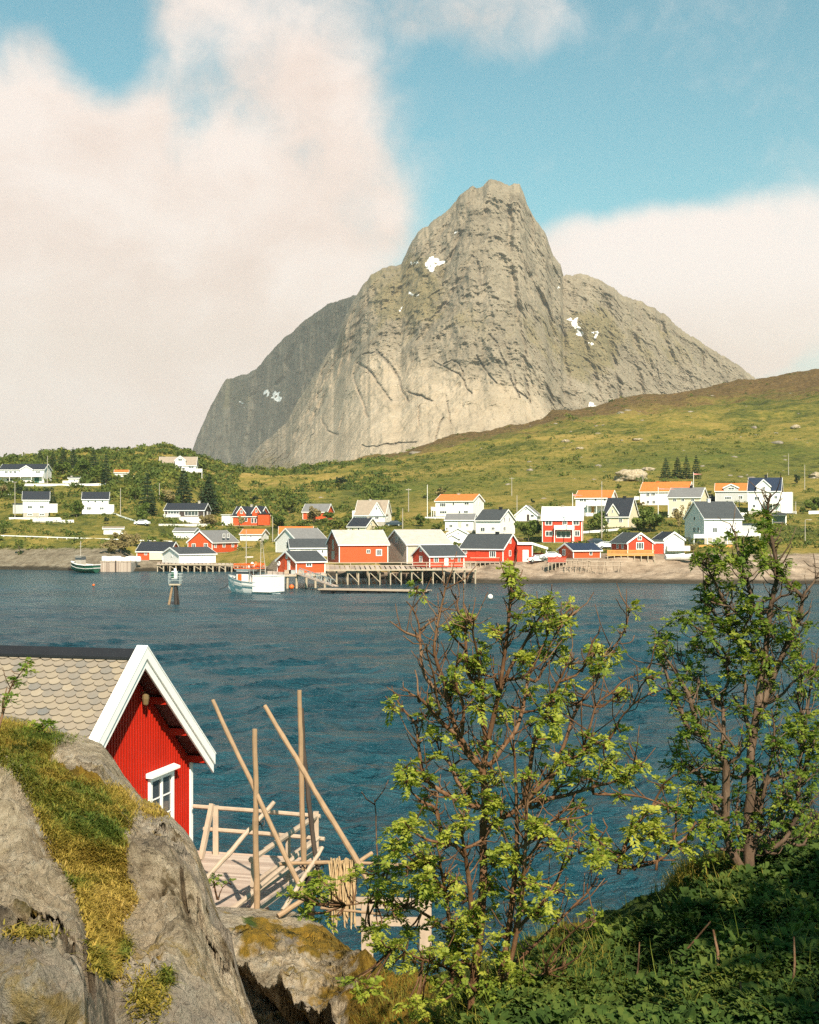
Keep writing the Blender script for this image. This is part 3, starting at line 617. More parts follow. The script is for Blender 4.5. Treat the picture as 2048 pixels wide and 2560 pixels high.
def house(key, name, label, cat, c, near, far, h, rise, side=('R', 20), depth=7.0, axis='x', wall='white', roof='roof_black', wins=(), swins=(), doors=(), y=None,
          chim=None, base=.0, group='houses of the village', trim='trim', corner=True, asym=.5, dormers=(), annex=(), balc=(), cols=2, ov=.35, yoff=0.0, below=1.6, sdoors=()):
    """near, far: bottom corners of the front wall in view c (near = corner shared with the visible side wall);
    h, rise, side width, windows (x, y, w, h) in the same view's pixels"""
    k = CR[c][2]; un, vn = cp(c, *near); uf, _ = cp(c, *far)
    y = (ground_y(un, vn) if y is None else y)+yoff; m = y/F/k                      # metres per view pixel
    azi = math.atan((un-UC)/F); sgn = 1 if side[0] == 'L' else -1
    ye = math.asin(max(0., min(.95, side[1]*m/depth))); yaw = sgn*ye-azi
    L = abs(far[0]-near[0])*m/math.cos(ye); X = Vector((math.cos(yaw), math.sin(yaw), 0))
    o0 = P(un, vn, y)
    if side[0] == 'R': o0 = o0-X*L
    root = empty(name, o0, yaw); tag(root, label, cat, group)
    hz, rz = h*m, rise*m; D = depth; xl = near[0] if side[0] == 'L' else far[0]
    fx = lambda px: (px-xl)/abs(far[0]-near[0])*L
    fz = lambda py: (near[1]-py)*m
    wm, rm, tm = MB(), MB(), MB()
    shell(wm, L, D, base*m, hz, rz, axis, asym=asym)
    gable_roof(rm, L, D, hz, rz, axis=axis, trim=tm, asym=asym, ov=ov)
    if corner:
        for cx in (0, L):
            for cy in (0, D): tm.box(cx-.05 if cx == 0 else cx-.1, cx+.1 if cx == 0 else cx+.05, cy-.05 if cy == 0 else cy-.1, cy+.1 if cy == 0 else cy+.05, base*m, hz-.08)
    w = wm.build('wall', M[wall], root)
    if below > 0:
        f = MB(); f.box(.03, L-.03, .03, D-.03, -below, base*m-.002 if base else -.002); f.build('foundation', M['stone_base'], root)
    if roof: r = rm.build('roof', M[roof], root)
    if trim: tm.build('trim', M[trim], root)
    for q in wins:
        cc = q[4] if len(q) > 4 else max(1, min(4, round(q[2]/k/6))); window_at(root, fx(q[0]), fz(q[1]), q[2]*m/math.cos(ye), q[3]*m, 'F', L, D, cols=cc)
    for q in swins: # along side wall: fraction from the near corner, view y, width m, height px
        window_at(root, q[0]*D, fz(q[1]), q[2], q[3]*m, side[0], L, D, cols=q[4] if len(q) > 4 else 2)
    for q in doors: door_at(root, fx(q[0]), fz(q[1]), q[2]*m/math.cos(ye), q[3]*m, 'F', L, D, q[4] if len(q) > 4 else 'trim')
    for q in sdoors: door_at(root, q[0]*D, fz(q[1]), q[2], q[3]*m, side[0], L, D, q[4] if len(q) > 4 else 'trim')
    if chim is not None:
        t = chim[0]; cx, cy = (fx(t), D*asym) if axis == 'x' else (L*asym, D*.4); cb = MB(); cz = hz+rz
        cb.box(cx-.32, cx+.32, cy-.32, cy+.32, cz-.5, cz+chim[1]*m*.8); cb.box(cx-.38, cx+.38, cy-.38, cy+.38, cz+chim[1]*m*.8, cz+chim[1]*m)
        cb.build('chimney', M['stone_base' if len(chim) < 3 else chim[2]], r)
    for (x0, x1, ytop, yb, win) in dormers:     # cross gable on the front wall, from view x0 to x1, apex at ytop, eave line yb, foot at the ground or eave
        a, b = fx(x0), fx(x1); ze, za = fz(yb), fz(ytop); g = MB(); g2 = MB(); g3 = MB()
        pr = .35; zf = base*m if yb > near[1]-h-2 else hz-.25
        g.prism([(a, -pr, zf), (b, -pr, zf), (b, -pr, ze), ((a+b)/2, -pr, za-.02), (a, -pr, ze)], (0, D*.5+pr, 0))
        for sg in (0, 1):
            e = a-.25 if sg == 0 else b+.25; ez = ze-.25*(za-ze)/((b-a)/2); mid = (a+b)/2
            q_ = [(mid, -pr-.25, za), (e, -pr-.25, ez), (e, D*.5, ez), (mid, D*.5, za)]
            g2.prism(q_ if sg else q_[::-1], (0, 0, .16))
            g3.prism([(mid, -pr-.3, za-.12), (e, -pr-.3, ez-.12), (e, -pr-.3, ez+.2), (mid, -pr-.3, za+.2)], (0, .05, 0))
        gw = g.build('dormer', M[wall], root); g2.build('dormer_roof', M[roof], gw); g3.build('dormer_trim', M['trim'], gw)
        if win:
            fr = window_at(root, fx(win[0]), fz(win[1]), win[2]*m, win[3]*m, 'F', L, D, cols=2); fr.location.y = -pr
    for (x0, x1, yt, yb, dep, wl, rf, nm) in annex:      # box annex with a thin roof; dep > 0 stands in front of the wall, dep < 0 behind its line
        a, b = fx(x0), fx(x1); g = MB(); ya, yc = (-dep, -.003) if dep > 0 else (.4, .4-dep)
        g.box(a, b, ya, yc, fz(yb), fz(yt)); an = g.build(nm, M[wl], root)
        if rf: g2 = MB(); g2.box(a-.2, b+.2, ya-.25, yc+.1, fz(yt)+.002, fz(yt)+.22); g2.build(nm+'_roof', M[rf], an)
    for (x0, x1, yt, yb, dep, posts, mt_) in balc:       # balcony: floor slab, solid parapet, posts to the ground
        a, b = fx(x0), fx(x1); g = MB(); zt, zb = fz(yt), fz(yb)
        g.box(a, b, -dep, -.004, zb-.12, zb); bo = g.build('balcony', M['trim'], root)
        g = MB(); g.box(a, b, -dep-.06, -dep, zb, zt-.06); g.box(a, a+.06, -dep, -.1, zb+.002, zt-.06); g.box(b-.06, b, -dep, -.1, zb+.002, zt-.06); g.bar((a-.05, -dep-.03, zt), (b+.05, -dep-.03, zt), .14, .08); g.build('parapet', M[mt_], bo)
        for i in range(posts):
            g = MB(); px = a+.1+(b-a-.2)*i/max(1, posts-1); g.box(px-.07, px+.07, -dep+.02, -dep+.16, -1.2, zb-.121); g.build('post', M['trim'], bo)
    HOUSES[key] = (root, L, D, hz, rz, m, o0, yaw); return root
# ---- left: the houses on the knoll and below
house(1, 'white_house', 'long white house with black roof and centre gable at the left edge below trees', 'house', 1, (345, 400), (8, 400), 106, 44, ('R', 55), 8, wall='white', roof='roof_black',
      wins=[(60, 315, 26, 22, 2), (92, 315, 22, 22, 2), (125, 315, 26, 22, 2), (205, 308, 18, 24, 1), (232, 308, 18, 24, 1), (300, 315, 38, 20, 3), (165, 366, 18, 24, 2), (205, 368, 20, 26, 2), (235, 368, 16, 26, 1), (95, 372, 70, 20, 3)],
      doors=[(290, 398, 34, 46, 'net')], dormers=[(165, 262, 266, 296, None)], balc=[(10, 345, 326, 350, 1.6, 5, 'trim')])
house(2, 'white_cabin', 'tiny flat-roofed white cabin with a chimney on the grassy terrace below dark trees', 'cabin', 1, (622, 402), (540, 402), 40, 8, ('R', 6), 4, wall='white', roof='roof_dark', annex=[(494, 540, 382, 402, -3, 'white', None, 'porch')], chim=(560, 12), corner=False, wins=[(585, 380, 14, 12)])
house(3, 'white_house', 'plain white house with steep black roof above a long white terrace wall at far left', 'house', 1, (382, 664), (188, 664), 134, 62, ('R', 4), 7, wall='white', roof='roof_black', base=30,
      wins=[(240, 590, 38, 26, 2), (330, 588, 34, 26, 2), (240, 648, 38, 18, 2), (330, 648, 40, 18, 2)], annex=[(386, 448, 562, 632, -4, 'white', None, 'side_room'), (112, 185, 566, 640, -5, 'grey_wall', 'roof_blue', 'garage')])
house(4, 'white_house', 'white house with low black roof and a white deck, between the two left conifer groups', 'house', 1, (848, 640), (652, 640), 114, 54, ('R', 8), 7, wall='white', roof='roof_black',
      wins=[(697, 545, 18, 18, 1), (750, 545, 18, 18, 1), (805, 545, 18, 18, 1), (703, 600, 44, 28, 3), (800, 600, 36, 26, 2)], annex=[(850, 892, 568, 622, -4, 'white', None, 'side_room')], balc=[(652, 892, 620, 640, 2.0, 4, 'trim')], chim=None)
house(5, 'white_cabin', 'small white cabin with a flat orange-red roof up by the dark trees', 'cabin', 1, (1004, 358), (902, 358), 40, 20, ('R', 3), 5, wall='white', roof='roof_orange', wins=[(930, 338, 16, 12), (975, 338, 16, 12)], annex=[(1006, 1080, 345, 362, -2, 'concrete', None, 'terrace')], corner=False)
house(6, 'white_house', 'big white house with grey-brown roof and gabled dormer on top of the left knoll', 'house', 1, (1535, 362), (1252, 362), 102, 66, ('R', 14), 8.5, wall='white', roof='roof_brown', base=44, wins=[(1340, 275, 34, 26, 2), (1300, 275, 20, 26, 1), (1410, 272, 40, 26, 2), (1500, 272, 44, 26, 2)],
      dormers=[(1376, 1456, 190, 222, (1415, 218, 34, 22))], annex=[(1146, 1250, 264, 318, -5, 'white', None, 'sun_room'), (1070, 1146, 284, 318, -5, 'white', None, 'terrace_room')], balc=[(1072, 1250, 300, 320, 2.2, 4, 'trim'), (1252, 1588, 290, 315, 1.8, 5, 'trim')])
house(7, 'brown_house', 'dark brown timber house with black roof over a white ground floor and terrace', 'house', 1, (1600, 718), (1294, 718), 106, 52, ('R', 48), 8, wall='brown', roof='roof_black', base=56,
      wins=[(1362, 632, 92, 24, 4), (1502, 636, 106, 40, 4)], swins=[(.55, 636, 1.4, 28)], chim=(1540, 22), balc=[(1294, 1420, 648, 666, 1.5, 3, 'trim')], annex=[(1300, 1600, 668, 716, .3, 'concrete', None, 'ground_floor')])
house(8, 'white_garage', 'white garage with low grey roof just above the red gabled house', 'garage', 1, (1520, 832), (1364, 832), 52, 26, ('R', 46), 7, wall='white', roof='roof_grey', wins=[(1440, 792, 18, 8, 1)])
house(9, 'white_shed', 'little white shed with brown roof alone on the slope above the road', 'shed', 1, (964, 802), (816, 802), 44, 12, ('R', 3), 4, wall='white', roof='roof_brown', corner=False, doors=[(870, 801, 18, 30)])
house(10, 'red_house', 'large red house with grey roof, gable with two windows facing the water', 'house', 1, (1664, 945), (1474, 945), 82, 86, ('R', 205), 13, axis='y', wall='red', roof='roof_grey', wins=[(1520, 893, 30, 36, 2), (1615, 890, 30, 36, 2)], swins=[(.12, 890, 1.2, 38), (.45, 890, 1.4, 36), (.8, 890, 1.2, 36), (.45, 815, 1.2, 34), (.62, 815, 1.2, 34)], base=0)
house(11, 'red_boathouse', 'low red boathouse with black roof and open front canopy behind the white sacks', 'boathouse', 1, (1330, 1005), (1076, 1005), 70, 68, ('R', 80), 8, wall='red', roof='roof_black', wins=[(1145, 958, 22, 16, 2)], swins=[(.3, 945, 1.0, 24)], annex=[(1180, 1290, 945, 1003, .6, 'cream', None, 'workshop_front')], y=330, trim='trim')
house(12, 'white_boathouse', 'long white boathouse with dark grey roof on wooden piles, gable to the left', 'boathouse', 1, (1405, 1030), (1690, 1030), 72, 48, ('L', 130), 8.5, wall='white', roof='roof_dark', wins=[(1582, 984, 22, 10, 1)], swins=[(.45, 975, .8, 12, 1)], y=318, below=0)
# ---- centre
house(16, 'red_house', 'red house with black roof, two white-edged gables and a white glazed porch', 'house', 2, (468, 418), (256, 418), 74, 72, ('R', 80), 8, wall='red', roof='roof_black', wins=[(362, 372, 22, 34, 1), (412, 380, 20, 40, 1), (436, 380, 20, 40, 1)], swins=[(.3, 370, .9, 32, 1)], dormers=[(296, 362, 272, 318, (330, 312, 22, 30)), (414, 480, 268, 318, (446, 306, 18, 24))], annex=[(186, 252, 338, 418, 1.5, 'trim', 'roof_white', 'porch'), (466, 552, 330, 416, 1.2, 'red', 'roof_black', 'side_wing')], chim=(366, 20), base=0)
house(17, 'red_barn', 'red barn with grey roof half hidden by shrubs high on the slope', 'barn', 2, (995, 370), (806, 370), 60, 58, ('R', 50), 7, wall='red', roof='roof_grey', wins=[(880, 335, 22, 20)])
house(18, 'white_house', 'white house with brown-grey roof and a tall front gable on the slope above the warehouse', 'house', 2, (1448, 392), (1216, 392), 58, 110, ('R', 52), 8, wall='white', roof='roof_brown', dormers=[(1338, 1446, 240, 330, (1388, 286, 16, 22))], wins=[(1388, 355, 34, 34, 2)], swins=[(.4, 350, 1.2, 30)], annex=[(1190, 1215, 302, 362, -3, 'white', None, 'porch')], chim=(1310, 14))
house(19, 'cream_cottage', 'low cream cottage with black roof and chimney below the tall white gable house', 'cottage', 2, (1300, 460), (1160, 460), 34, 64, ('R', 95), 7, wall='cream', roof='roof_black', wins=[(1188, 442, 26, 26, 2), (1245, 444, 18, 24, 1)], swins=[(.45, 408, .8, 20, 1)], chim=(1275, 16))
house(20, 'white_garage', 'white garage with bright orange roof behind the white fishing boat masts', 'garage', 2, (480, 538), (318, 538), 50, 36, ('R', 56), 7, wall='white', roof='roof_orange', wins=[(400, 503, 16, 14, 1)], swins=[(.5, 492, .8, 16, 1)])
house(21, 'white_house', 'white house with grey roof and wide gable to the left, next to the red warehouse', 'house', 2, (762, 634), (1000, 634), 96, 92, ('L', 170), 9, wall='white', roof='roof_grey', swins=[(.45, 563, 1.2, 28, 2)], y=318)
house(22, 'white_annex', 'low white building with dark slate roof set in front of the grey-roofed white house', 'building', 2, (710, 660), (1005, 660), 68, 62, ('L', 20), 6, wall='white', roof='roof_dark', wins=[(760, 622, 50, 16, 3), (870, 622, 16, 16, 1), (962, 624, 16, 26, 1)], y=306)
house(50, 'orange_roof_house', 'house with only its bright orange roof showing behind the wide white gable', 'house', 2, (880, 520), (624, 520), 32, 56, ('R', 3), 7, wall='white', roof='roof_orange', y=350)
house(23, 'red_warehouse', 'big orange-red warehouse with pale slate roof on the pier', 'warehouse', 2, (1092, 712), (1478, 712), 146, 104, ('L', 95), 9, wall='red', roof='roof_pale', wins=[(1322, 624, 30, 32, 2), (1406, 634, 48, 52, 3)], sdoors=[(.5, 612, 1.3, 78, 'bare'), (.5, 690, 2.2, 68, 'bare')], y=270, below=0)
house(24, 'bare_warehouse', 'unpainted silvery timber warehouse with pale slate roof beside the red warehouse', 'warehouse', 3, (60, 790), (445, 790), 168, 118, ('L', 195), 12, wall='bare', roof='roof_pale', swins=[(.45, 590, 1.0, 60, 2)], wins=[(130, 720, 50, 40, 3), (230, 725, 50, 30, 3)], y=272, below=0)
house(25, 'red_hut', 'red hut with dark roof on pier piles in front of the bare warehouse', 'hut', 3, (256, 822), (556, 822), 98, 84, ('L', 150), 7, wall='red_hut', roof='roof_dark', wins=[(312, 757, 40, 56, 2), (452, 740, 24, 30, 2), (512, 755, 20, 56, 1)], doors=[(401, 812, 34, 84)], swins=[(.5, 755, 1.2, 54, 2), (.5, 676, .9, 30, 2)], y=254, below=0)
house(22.5, 'red_hut', 'red hut with double door and lifebuoy right behind the white fishing boat', 'hut', 2, (754, 792), (982, 792), 90, 74, ('L', 150), 7.5, wall='red', roof='roof_dark', wins=[(855, 728, 46, 34, 2)], sdoors=[(.38, 786, 1.1, 90, 'trim'), (.6, 786, 1.1, 90, 'red')], swins=[(.48, 668, .8, 34, 2)], y=240, below=0)
house(26, 'red_house', 'red house with black roof, white ramp rail and gable to the right above bare rock', 'house', 3, (890, 772), (520, 772), 112, 118, ('R', 150), 8.5, wall='red_hut', roof='roof_dark', wins=[(562, 694, 28, 30, 2), (800, 710, 56, 56, 3)], doors=[(672, 770, 40, 88, 'red_hut')], swins=[(.4, 704, 1.0, 52, 1), (.42, 602, .8, 36, 2)], chim=(765, 26, 'black'), y=272)
house(27, 'white_house', 'white two-storey house with orange tile roof standing alone on green slope at centre', 'house', 3, (628, 382), (306, 382), 134, 56, ('R', 95), 8, wall='white', roof='roof_orange', wins=[(368, 282, 56, 36, 3), (462, 274, 18, 24, 1), (576, 272, 44, 26, 2), (372, 346, 66, 26, 3), (515, 346, 18, 24, 1), (570, 344, 40, 28, 2)], swins=[(.35, 268, .8, 26), (.6, 268, .8, 26)], chim=(460, 14), balc=[(280, 306, 300, 330, 1.2, 2, 'trim')])
house(28, 'white_house', 'low white house with patched grey roof in front of the orange-roofed house', 'house', 3, (632, 505), (392, 505), 92, 50, ('R', 30), 7, wall='white', roof='roof_grey', wins=[(440, 465, 34, 30, 2), (582, 458, 26, 28, 2), (405, 490, 18, 20)], doors=[(517, 500, 30, 66, 'cream')])
house(29, 'white_house', 'white house with black roof, chimney and lower side wing behind the red house', 'house', 3, (862, 534), (656, 534), 120, 88, ('R', 130), 8, wall='white', roof='roof_dark', wins=[(714, 496, 42, 40, 2), (805, 488, 30, 26, 2)], swins=[(.3, 408, .7, 34, 1), (.62, 408, .7, 34, 1), (.3, 490, 1.4, 40, 2)], chim=(805, 26, 'black'))
house(30, 'white_porch_house', 'small white house with two stacked gables tucked between roofs beside the bare warehouse', 'house', 3, (410, 610), (590, 610), 80, 46, ('L', 6), 7, axis='y', wall='white', roof='roof_brown', wins=[(505, 532, 24, 14, 2), (505, 583, 34, 26, 2)], dormers=[(392, 500, 540, 570, None)], y=312)
house(31, 'white_cottage', 'white cottage with wide gable facing the water and an open carport below', 'cottage', 3, (1180, 422), (1000, 422), 54, 76, ('R', 28), 8, axis='y', wall='white', roof='roof_grey', wins=[(1088, 322, 16, 18, 1), (1142, 378, 34, 26, 1)], doors=[(1106, 420, 22, 54, 'brown')], below=2.5)
house(32, 'white_house', 'long white house with orange-red roof and balconies behind the red house with pale roof', 'house', 4, (222, 490), (-28, 490), 132, 52, ('R', 42), 8, wall='white', roof='roof_orange', wins=[(12, 374, 30, 24, 2), (38, 374, 18, 24, 1), (115, 372, 18, 20, 1), (180, 372, 18, 20, 1), (30, 435, 30, 22, 2)], doors=[(95, 466, 22, 44, 'orange_wood')], balc=[(64, 196, 386, 415, 1.6, 3, 'trim')], swins=[(.5, 374, .9, 22)])
house(33, 'red_house', 'tall red house with whitish roof, white balcony and glazed bay facing the shore', 'house', 3, (1570, 604), (1230, 604), 196, 106, ('R', 8), 8, wall='red_hut', roof='roof_white', wins=[(1284, 437, 62, 46, 2), (1424, 435, 40, 44, 2), (1520, 437, 56, 46, 2), (1287, 532, 62, 48, 2), (1412, 538, 124, 62, 3), (1530, 530, 46, 50, 2)], balc=[(1334, 1506, 460, 494, 1.4, 2, 'trim')], chim=(1400, 14), y=304, below=3)
house(34, 'red_hut', 'low red hut with blue-black roof and red railed terrace on the rock', 'hut', 3, (1496, 742), (1730, 742), 66, 54, ('L', 130), 6.5, wall='red', roof='roof_blue', wins=[(1646, 694, 24, 50, 1)], swins=[(.62, 696, 1.4, 56, 3)], y=268)
# ---- right
house(36, 'white_house', 'white house with orange roof behind the cream house and a flagpole', 'house', 4, (780, 410), (440, 410), 100, 66, ('R', 38), 8, wall='white', roof='roof_orange', wins=[(494, 334, 28, 26, 2), (532, 332, 34, 26, 3), (494, 388, 22, 26, 2), (536, 388, 22, 26, 2)], chim=(545, 10, 'roof_orange'), annex=[(392, 440, 345, 372, -2, 'white', None, 'porch')])
house(37, 'cream_house', 'cream two-storey house with grey roof standing among young birches', 'house', 4, (868, 498), (640, 498), 146, 66, ('R', 52), 8, wall='cream', roof='roof_grey', wins=[(686, 374, 26, 24, 2), (745, 374, 26, 24, 2), (815, 374, 26, 24, 2), (688, 446, 40, 30, 3), (806, 446, 40, 30, 3)], chim=(778, 20, 'black'))
house(38, 'cream_house', 'cream house with steep black roof and front gable behind the rail fence', 'house', 4, (350, 570), (172, 570), 82, 126, ('R', 70), 8, wall='cream', roof='roof_black', wins=[(205, 524, 24, 34, 2), (295, 522, 26, 30, 2)], dormers=[(206, 284, 406, 466, (240, 455, 14, 26))], chim=(288, 18, 'black'))
house(39, 'grey_house', 'pale grey house with orange roof and white dormer joined to the tall white house', 'house', 4, (1212, 390), (984, 390), 82, 54, ('R', 3), 8, wall='grey_wall', roof='roof_orange', wins=[(1072, 360, 50, 22, 3), (1160, 356, 34, 28, 2)], dormers=[(1042, 1146, 262, 286, (1095, 292, 46, 20))], yoff=1)
house(40, 'white_house', 'tall white house with blue-black roof, centre gable and chimney at upper right', 'house', 4, (1446, 474), (1222, 474), 168, 92, ('R', 12), 8.5, wall='white', roof='roof_blue', base=20, wins=[(1283, 362, 40, 28, 2), (1382, 420, 18, 22, 1), (1262, 418, 20, 22, 1), (1415, 355, 26, 26, 2)], dormers=[(1280, 1378, 228, 274, (1330, 292, 20, 26))], annex=[(1450, 1528, 318, 470, -5, 'white', None, 'side_wing')], chim=(1338, 26, 'black'), balc=[(1340, 1450, 372, 400, 1.5, 3, 'trim')])
house(41, 'white_house', 'biggest white house on the right with charcoal roof, grey gable and glass porch', 'house', 4, (898, 690), (1164, 690), 184, 118, ('L', 140), 9, wall='white', roof='roof_dark', base=44, wins=[(972, 592, 36, 40, 2), (1090, 590, 34, 36, 2), (965, 666, 26, 26, 2), (1085, 666, 26, 26, 2)], swins=[(.5, 590, 1.3, 40, 2), (.3, 590, .9, 40, 1), (.5, 508, .9, 30, 1)], annex=[(1166, 1278, 552, 640, -4, 'grey_wall', 'roof_blue', 'glass_porch')], chim=(998, 26, 'white'), balc=[(800, 898, 622, 646, 1.5, 2, 'trim'), (1040, 1278, 606, 630, 1.2, 4, 'trim')])
house(42, 'red_cabin', 'red cabin with black roof, broad gable to the shore and an orange timber deck', 'cabin', 4, (345, 760), (525, 760), 78, 66, ('L', 120), 8, axis='y', wall='red_hut', roof='roof_dark', wins=[(432, 706, 54, 52, 3), (430, 650, 30, 30, 2)], annex=[(526, 608, 688, 800, -4, 'red_hut', 'trim', 'side_shed')], y=272, swins=[(.3, 706, 1.0, 46), (.6, 706, 1.0, 46)])
house(43, 'white_garage', 'white garage with black roof and wide gable beside the red cabin', 'garage', 4, (610, 760), (748, 760), 102, 48, ('L', 80), 8, axis='y', wall='white', roof='roof_black', doors=[(680, 758, 90, 60, 'trim')], y=284, annex=[(620, 780, 706, 742, 1.2, 'trim', None, 'terrace')])
# ================================================================ level the slope under each house
def level_ground():
    me = hill.data; n = len(me.vertices); co = np.empty(n*3, np.float32); me.vertices.foreach_get('co', co); co = co.reshape(-1, 3)
    for key, (root, L, D, hz, rz, m, o0, yaw) in HOUSES.items():
        dx, dy = co[:, 0]-o0.x, co[:, 1]-o0.y; c, s = math.cos(yaw), math.sin(yaw)
        lx, ly = dx*c+dy*s, -dx*s+dy*c
        ex = np.maximum(np.maximum(-1.5-lx, lx-L-1.5), 0); ey = np.maximum(np.maximum(-2.5-ly, ly-D-.3), 0); d = np.hypot(ex, ey)
        w = np.clip(1-d/5.0, 0, 1); w = w*w*(3-2*w); tgt = o0.z-.12 if key not in (12, 23, 24, 25, 22.5) else min(o0.z-.7, .9)
        low = key in (12, 23, 24, 25, 22.5)
        new = co[:, 2]*(1-w)+tgt*w; co[:, 2] = np.where(low, np.minimum(co[:, 2], new), new)
    me.vertices.foreach_set('co', co.ravel()); me.update()
level_ground()
from mathutils.bvhtree import BVHTree
BV = BVHTree.FromPolygons([tuple(v.co) for v in hill.data.vertices], [tuple(p.vertices) for p in hill.data.polygons])
EYE = Vector((0, 0, H))
def hit(u, v):
    d = (P(u, v, 100)-EYE).normalized(); r = BV.ray_cast(EYE, d)
    return r[0] if r[0] is not None else ground_at(u, v)
def hitc(c, x, y): return hit(*cp(c, x, y))

# ================================================================ piers
def pier(name, label, corners, z, legs, thick=.28, rail=None, plank='deck_wood', leg_r=.13, brace=True, zleg=-1.0):
    """corners: front-left, front-right, back-right, back-left in the plane (x, y); legs: rows x columns"""
    A, B, C_, Dd = [Vector((*p, 0)) for p in corners]; root = empty(name, ((A+B)/2+Vector((0, 0, z))).to_tuple()); o = root.location
    tag(root, label, 'pier'); rel = lambda p, zz: Vector((p.x-o.x, p.y-o.y, zz-o.z))
    mb = MB(); n = max(3, int((B-A).length/.9))
    for i in range(n):
        mb.cur = random.random(); a, b = i/n+.004, (i+1)/n-.004
        q = [A.lerp(B, a), A.lerp(B, b), Dd.lerp(C_, b), Dd.lerp(C_, a)]
        mb.hexa([rel(p, z-.07) for p in q], [rel(p, z) for p in q])
    mb.build('deck', M['planks'], root, tint=True)
    g = MB(); g.bar(rel(A, z-.2), rel(B, z-.2), .2, .25); g.bar(rel(Dd, z-.2), rel(C_, z-.2), .2, .25); g.build('beam', M['pile'], root)
    rows, cols = legs
    for j in range(rows):
        for i in range(cols):
            p = A.lerp(B, (i+.12)/(cols-.76)).lerp(Dd.lerp(C_, (i+.12)/(cols-.76)), j/max(1, rows-1)*.9+.02)
            t = MB(); t.tube([rel(p, zleg), rel(p+Vector((random.uniform(-.06, .06), 0, 0)), z-.3)], leg_r*random.uniform(.85, 1.15), 7)
            if brace and j == 0 and i % 2 == 0 and i+1 < cols:
                q = A.lerp(B, (i+1.12)/(cols-.76)); t.bar(rel(p, z-.5), rel(q, .15), .12, .12)
            t.build('pile', M['pile'], root)
    if rail:
        hgt, np_, sides = rail; g = MB(); pts = {'F': (A, B), 'R': (B, C_), 'L': (A, Dd), 'B': (Dd, C_)}
        for s in sides:
            a, b = pts[s]; k = max(2, int((b-a).length/np_))
            for i in range(k+1):
                p = a.lerp(b, i/k); g.bar(rel(p, z-.25), rel(p, z+hgt), .12, .12)
            for hh in (hgt, hgt*.55): g.bar(rel(a, z+hh), rel(b, z+hh), .06, .14)
        g.build('railing', M['bare_rail'], root)
    return root
def xy(u, v, y): p = P(u, v, y); return (p.x, p.y)
pier('pier', 'low timber pier on many piles under the long white boathouse', [xy(392, 1410, 316), xy(612, 1408, 313), xy(612, 1408, 319), xy(392, 1410, 329)], 1.5, (2, 15), leg_r=.17)
pier('pier', 'long railed timber pier on piles in front of the red warehouse', [xy(812, 1426, 246), xy(1192, 1421, 250), xy(1192, 1421, 263), xy(812, 1426, 276)], 2.55, (3, 15), rail=(1.15, 4.0, 'F'))
pier('pier', 'small pier platform carrying the red double door hut behind the fishing boat', [xy(668, 1440, 231), xy(815, 1440, 234), xy(815, 1440, 250), xy(668, 1440, 250)], 2.1, (2, 7), leg_r=.2, brace=False)
# gangway down to the pontoon
def gangway():
    a, b = P(748, 1438, 232), P(838, 1466, 222); a.z = 2.2; b.z = .55; root = empty('gangway', a); tag(root, 'sloping metal truss gangway from the pier down to the floating pontoon', 'gangway')
    d = b-a; side = Vector((0, 1.2, 0)); fl = MB(); fl.bar(side/2, d+side/2, 1.2, .12); fl.build('walkway', M['deck_wood'], root)
    for s in (0, 1):
        t = MB(); o = side*s; t.bar(o+Vector((0, 0, 1.0)), d+o+Vector((0, 0, 1.0)), .07, .07); t.bar(o, d+o, .1, .1)
        for i in range(8):
            p, q = d*(i/8)+o, d*((i+1)/8)+o; t.bar(p, p+Vector((0, 0, 1)), .06, .06); t.bar(p if i % 2 else p+Vector((0, 0, 1)), q+Vector((0, 0, 1)) if i % 2 else q, .05, .05)
        t.build('truss', M['metal'], root)
gangway()
def pontoon():
    a, b = P(795, 1471, 217), P(1068, 1478, 211); a.z = b.z = 0; root = empty('floating_pontoon', a); tag(root, 'long low floating pontoon with pale planks on the water below the pier', 'pontoon')
    d = b-a; w = d.cross(Vector((0, 0, 1))).normalized()*-2.3; fl, dk, ed = MB(), MB(), MB()
    n = 60
    for i in range(n):
        dk.cur = random.random(); p, q = d*(i/n+.002), d*((i+1)/n-.002); dk.hexa([p+Vector((0, 0, .36)), q+Vector((0, 0, .36)), q+w+Vector((0, 0, .36)), p+w+Vector((0, 0, .36))], [p+Vector((0, 0, .42)), q+Vector((0, 0, .42)), q+w+Vector((0, 0, .42)), p+w+Vector((0, 0, .42))])
    dk.build('deck', M['planks'], root, tint=True)
    ed.bar(w*-.02+Vector((0, 0, .33)), d+w*-.02+Vector((0, 0, .33)), .08, .22); ed.bar(w*1.02+Vector((0, 0, .33)), d+w*1.02+Vector((0, 0, .33)), .08, .22); ed.build('edge_board', M['bare_rail'], root)
    for i in range(7):
        fl = MB(); p = d*((i+.15)/7); q = d*((i+.85)/7); fl.hexa([p+w*.06+Vector((0, 0, -.3)), q+w*.06+Vector((0, 0, -.3)), q+w*.94+Vector((0, 0, -.3)), p+w*.94+Vector((0, 0, -.3))], [p+w*.06+Vector((0, 0, .34)), q+w*.06+Vector((0, 0, .34)), q+w*.94+Vector((0, 0, .34)), p+w*.94+Vector((0, 0, .34))]); fl.build('float', M['black'], root)
pontoon()
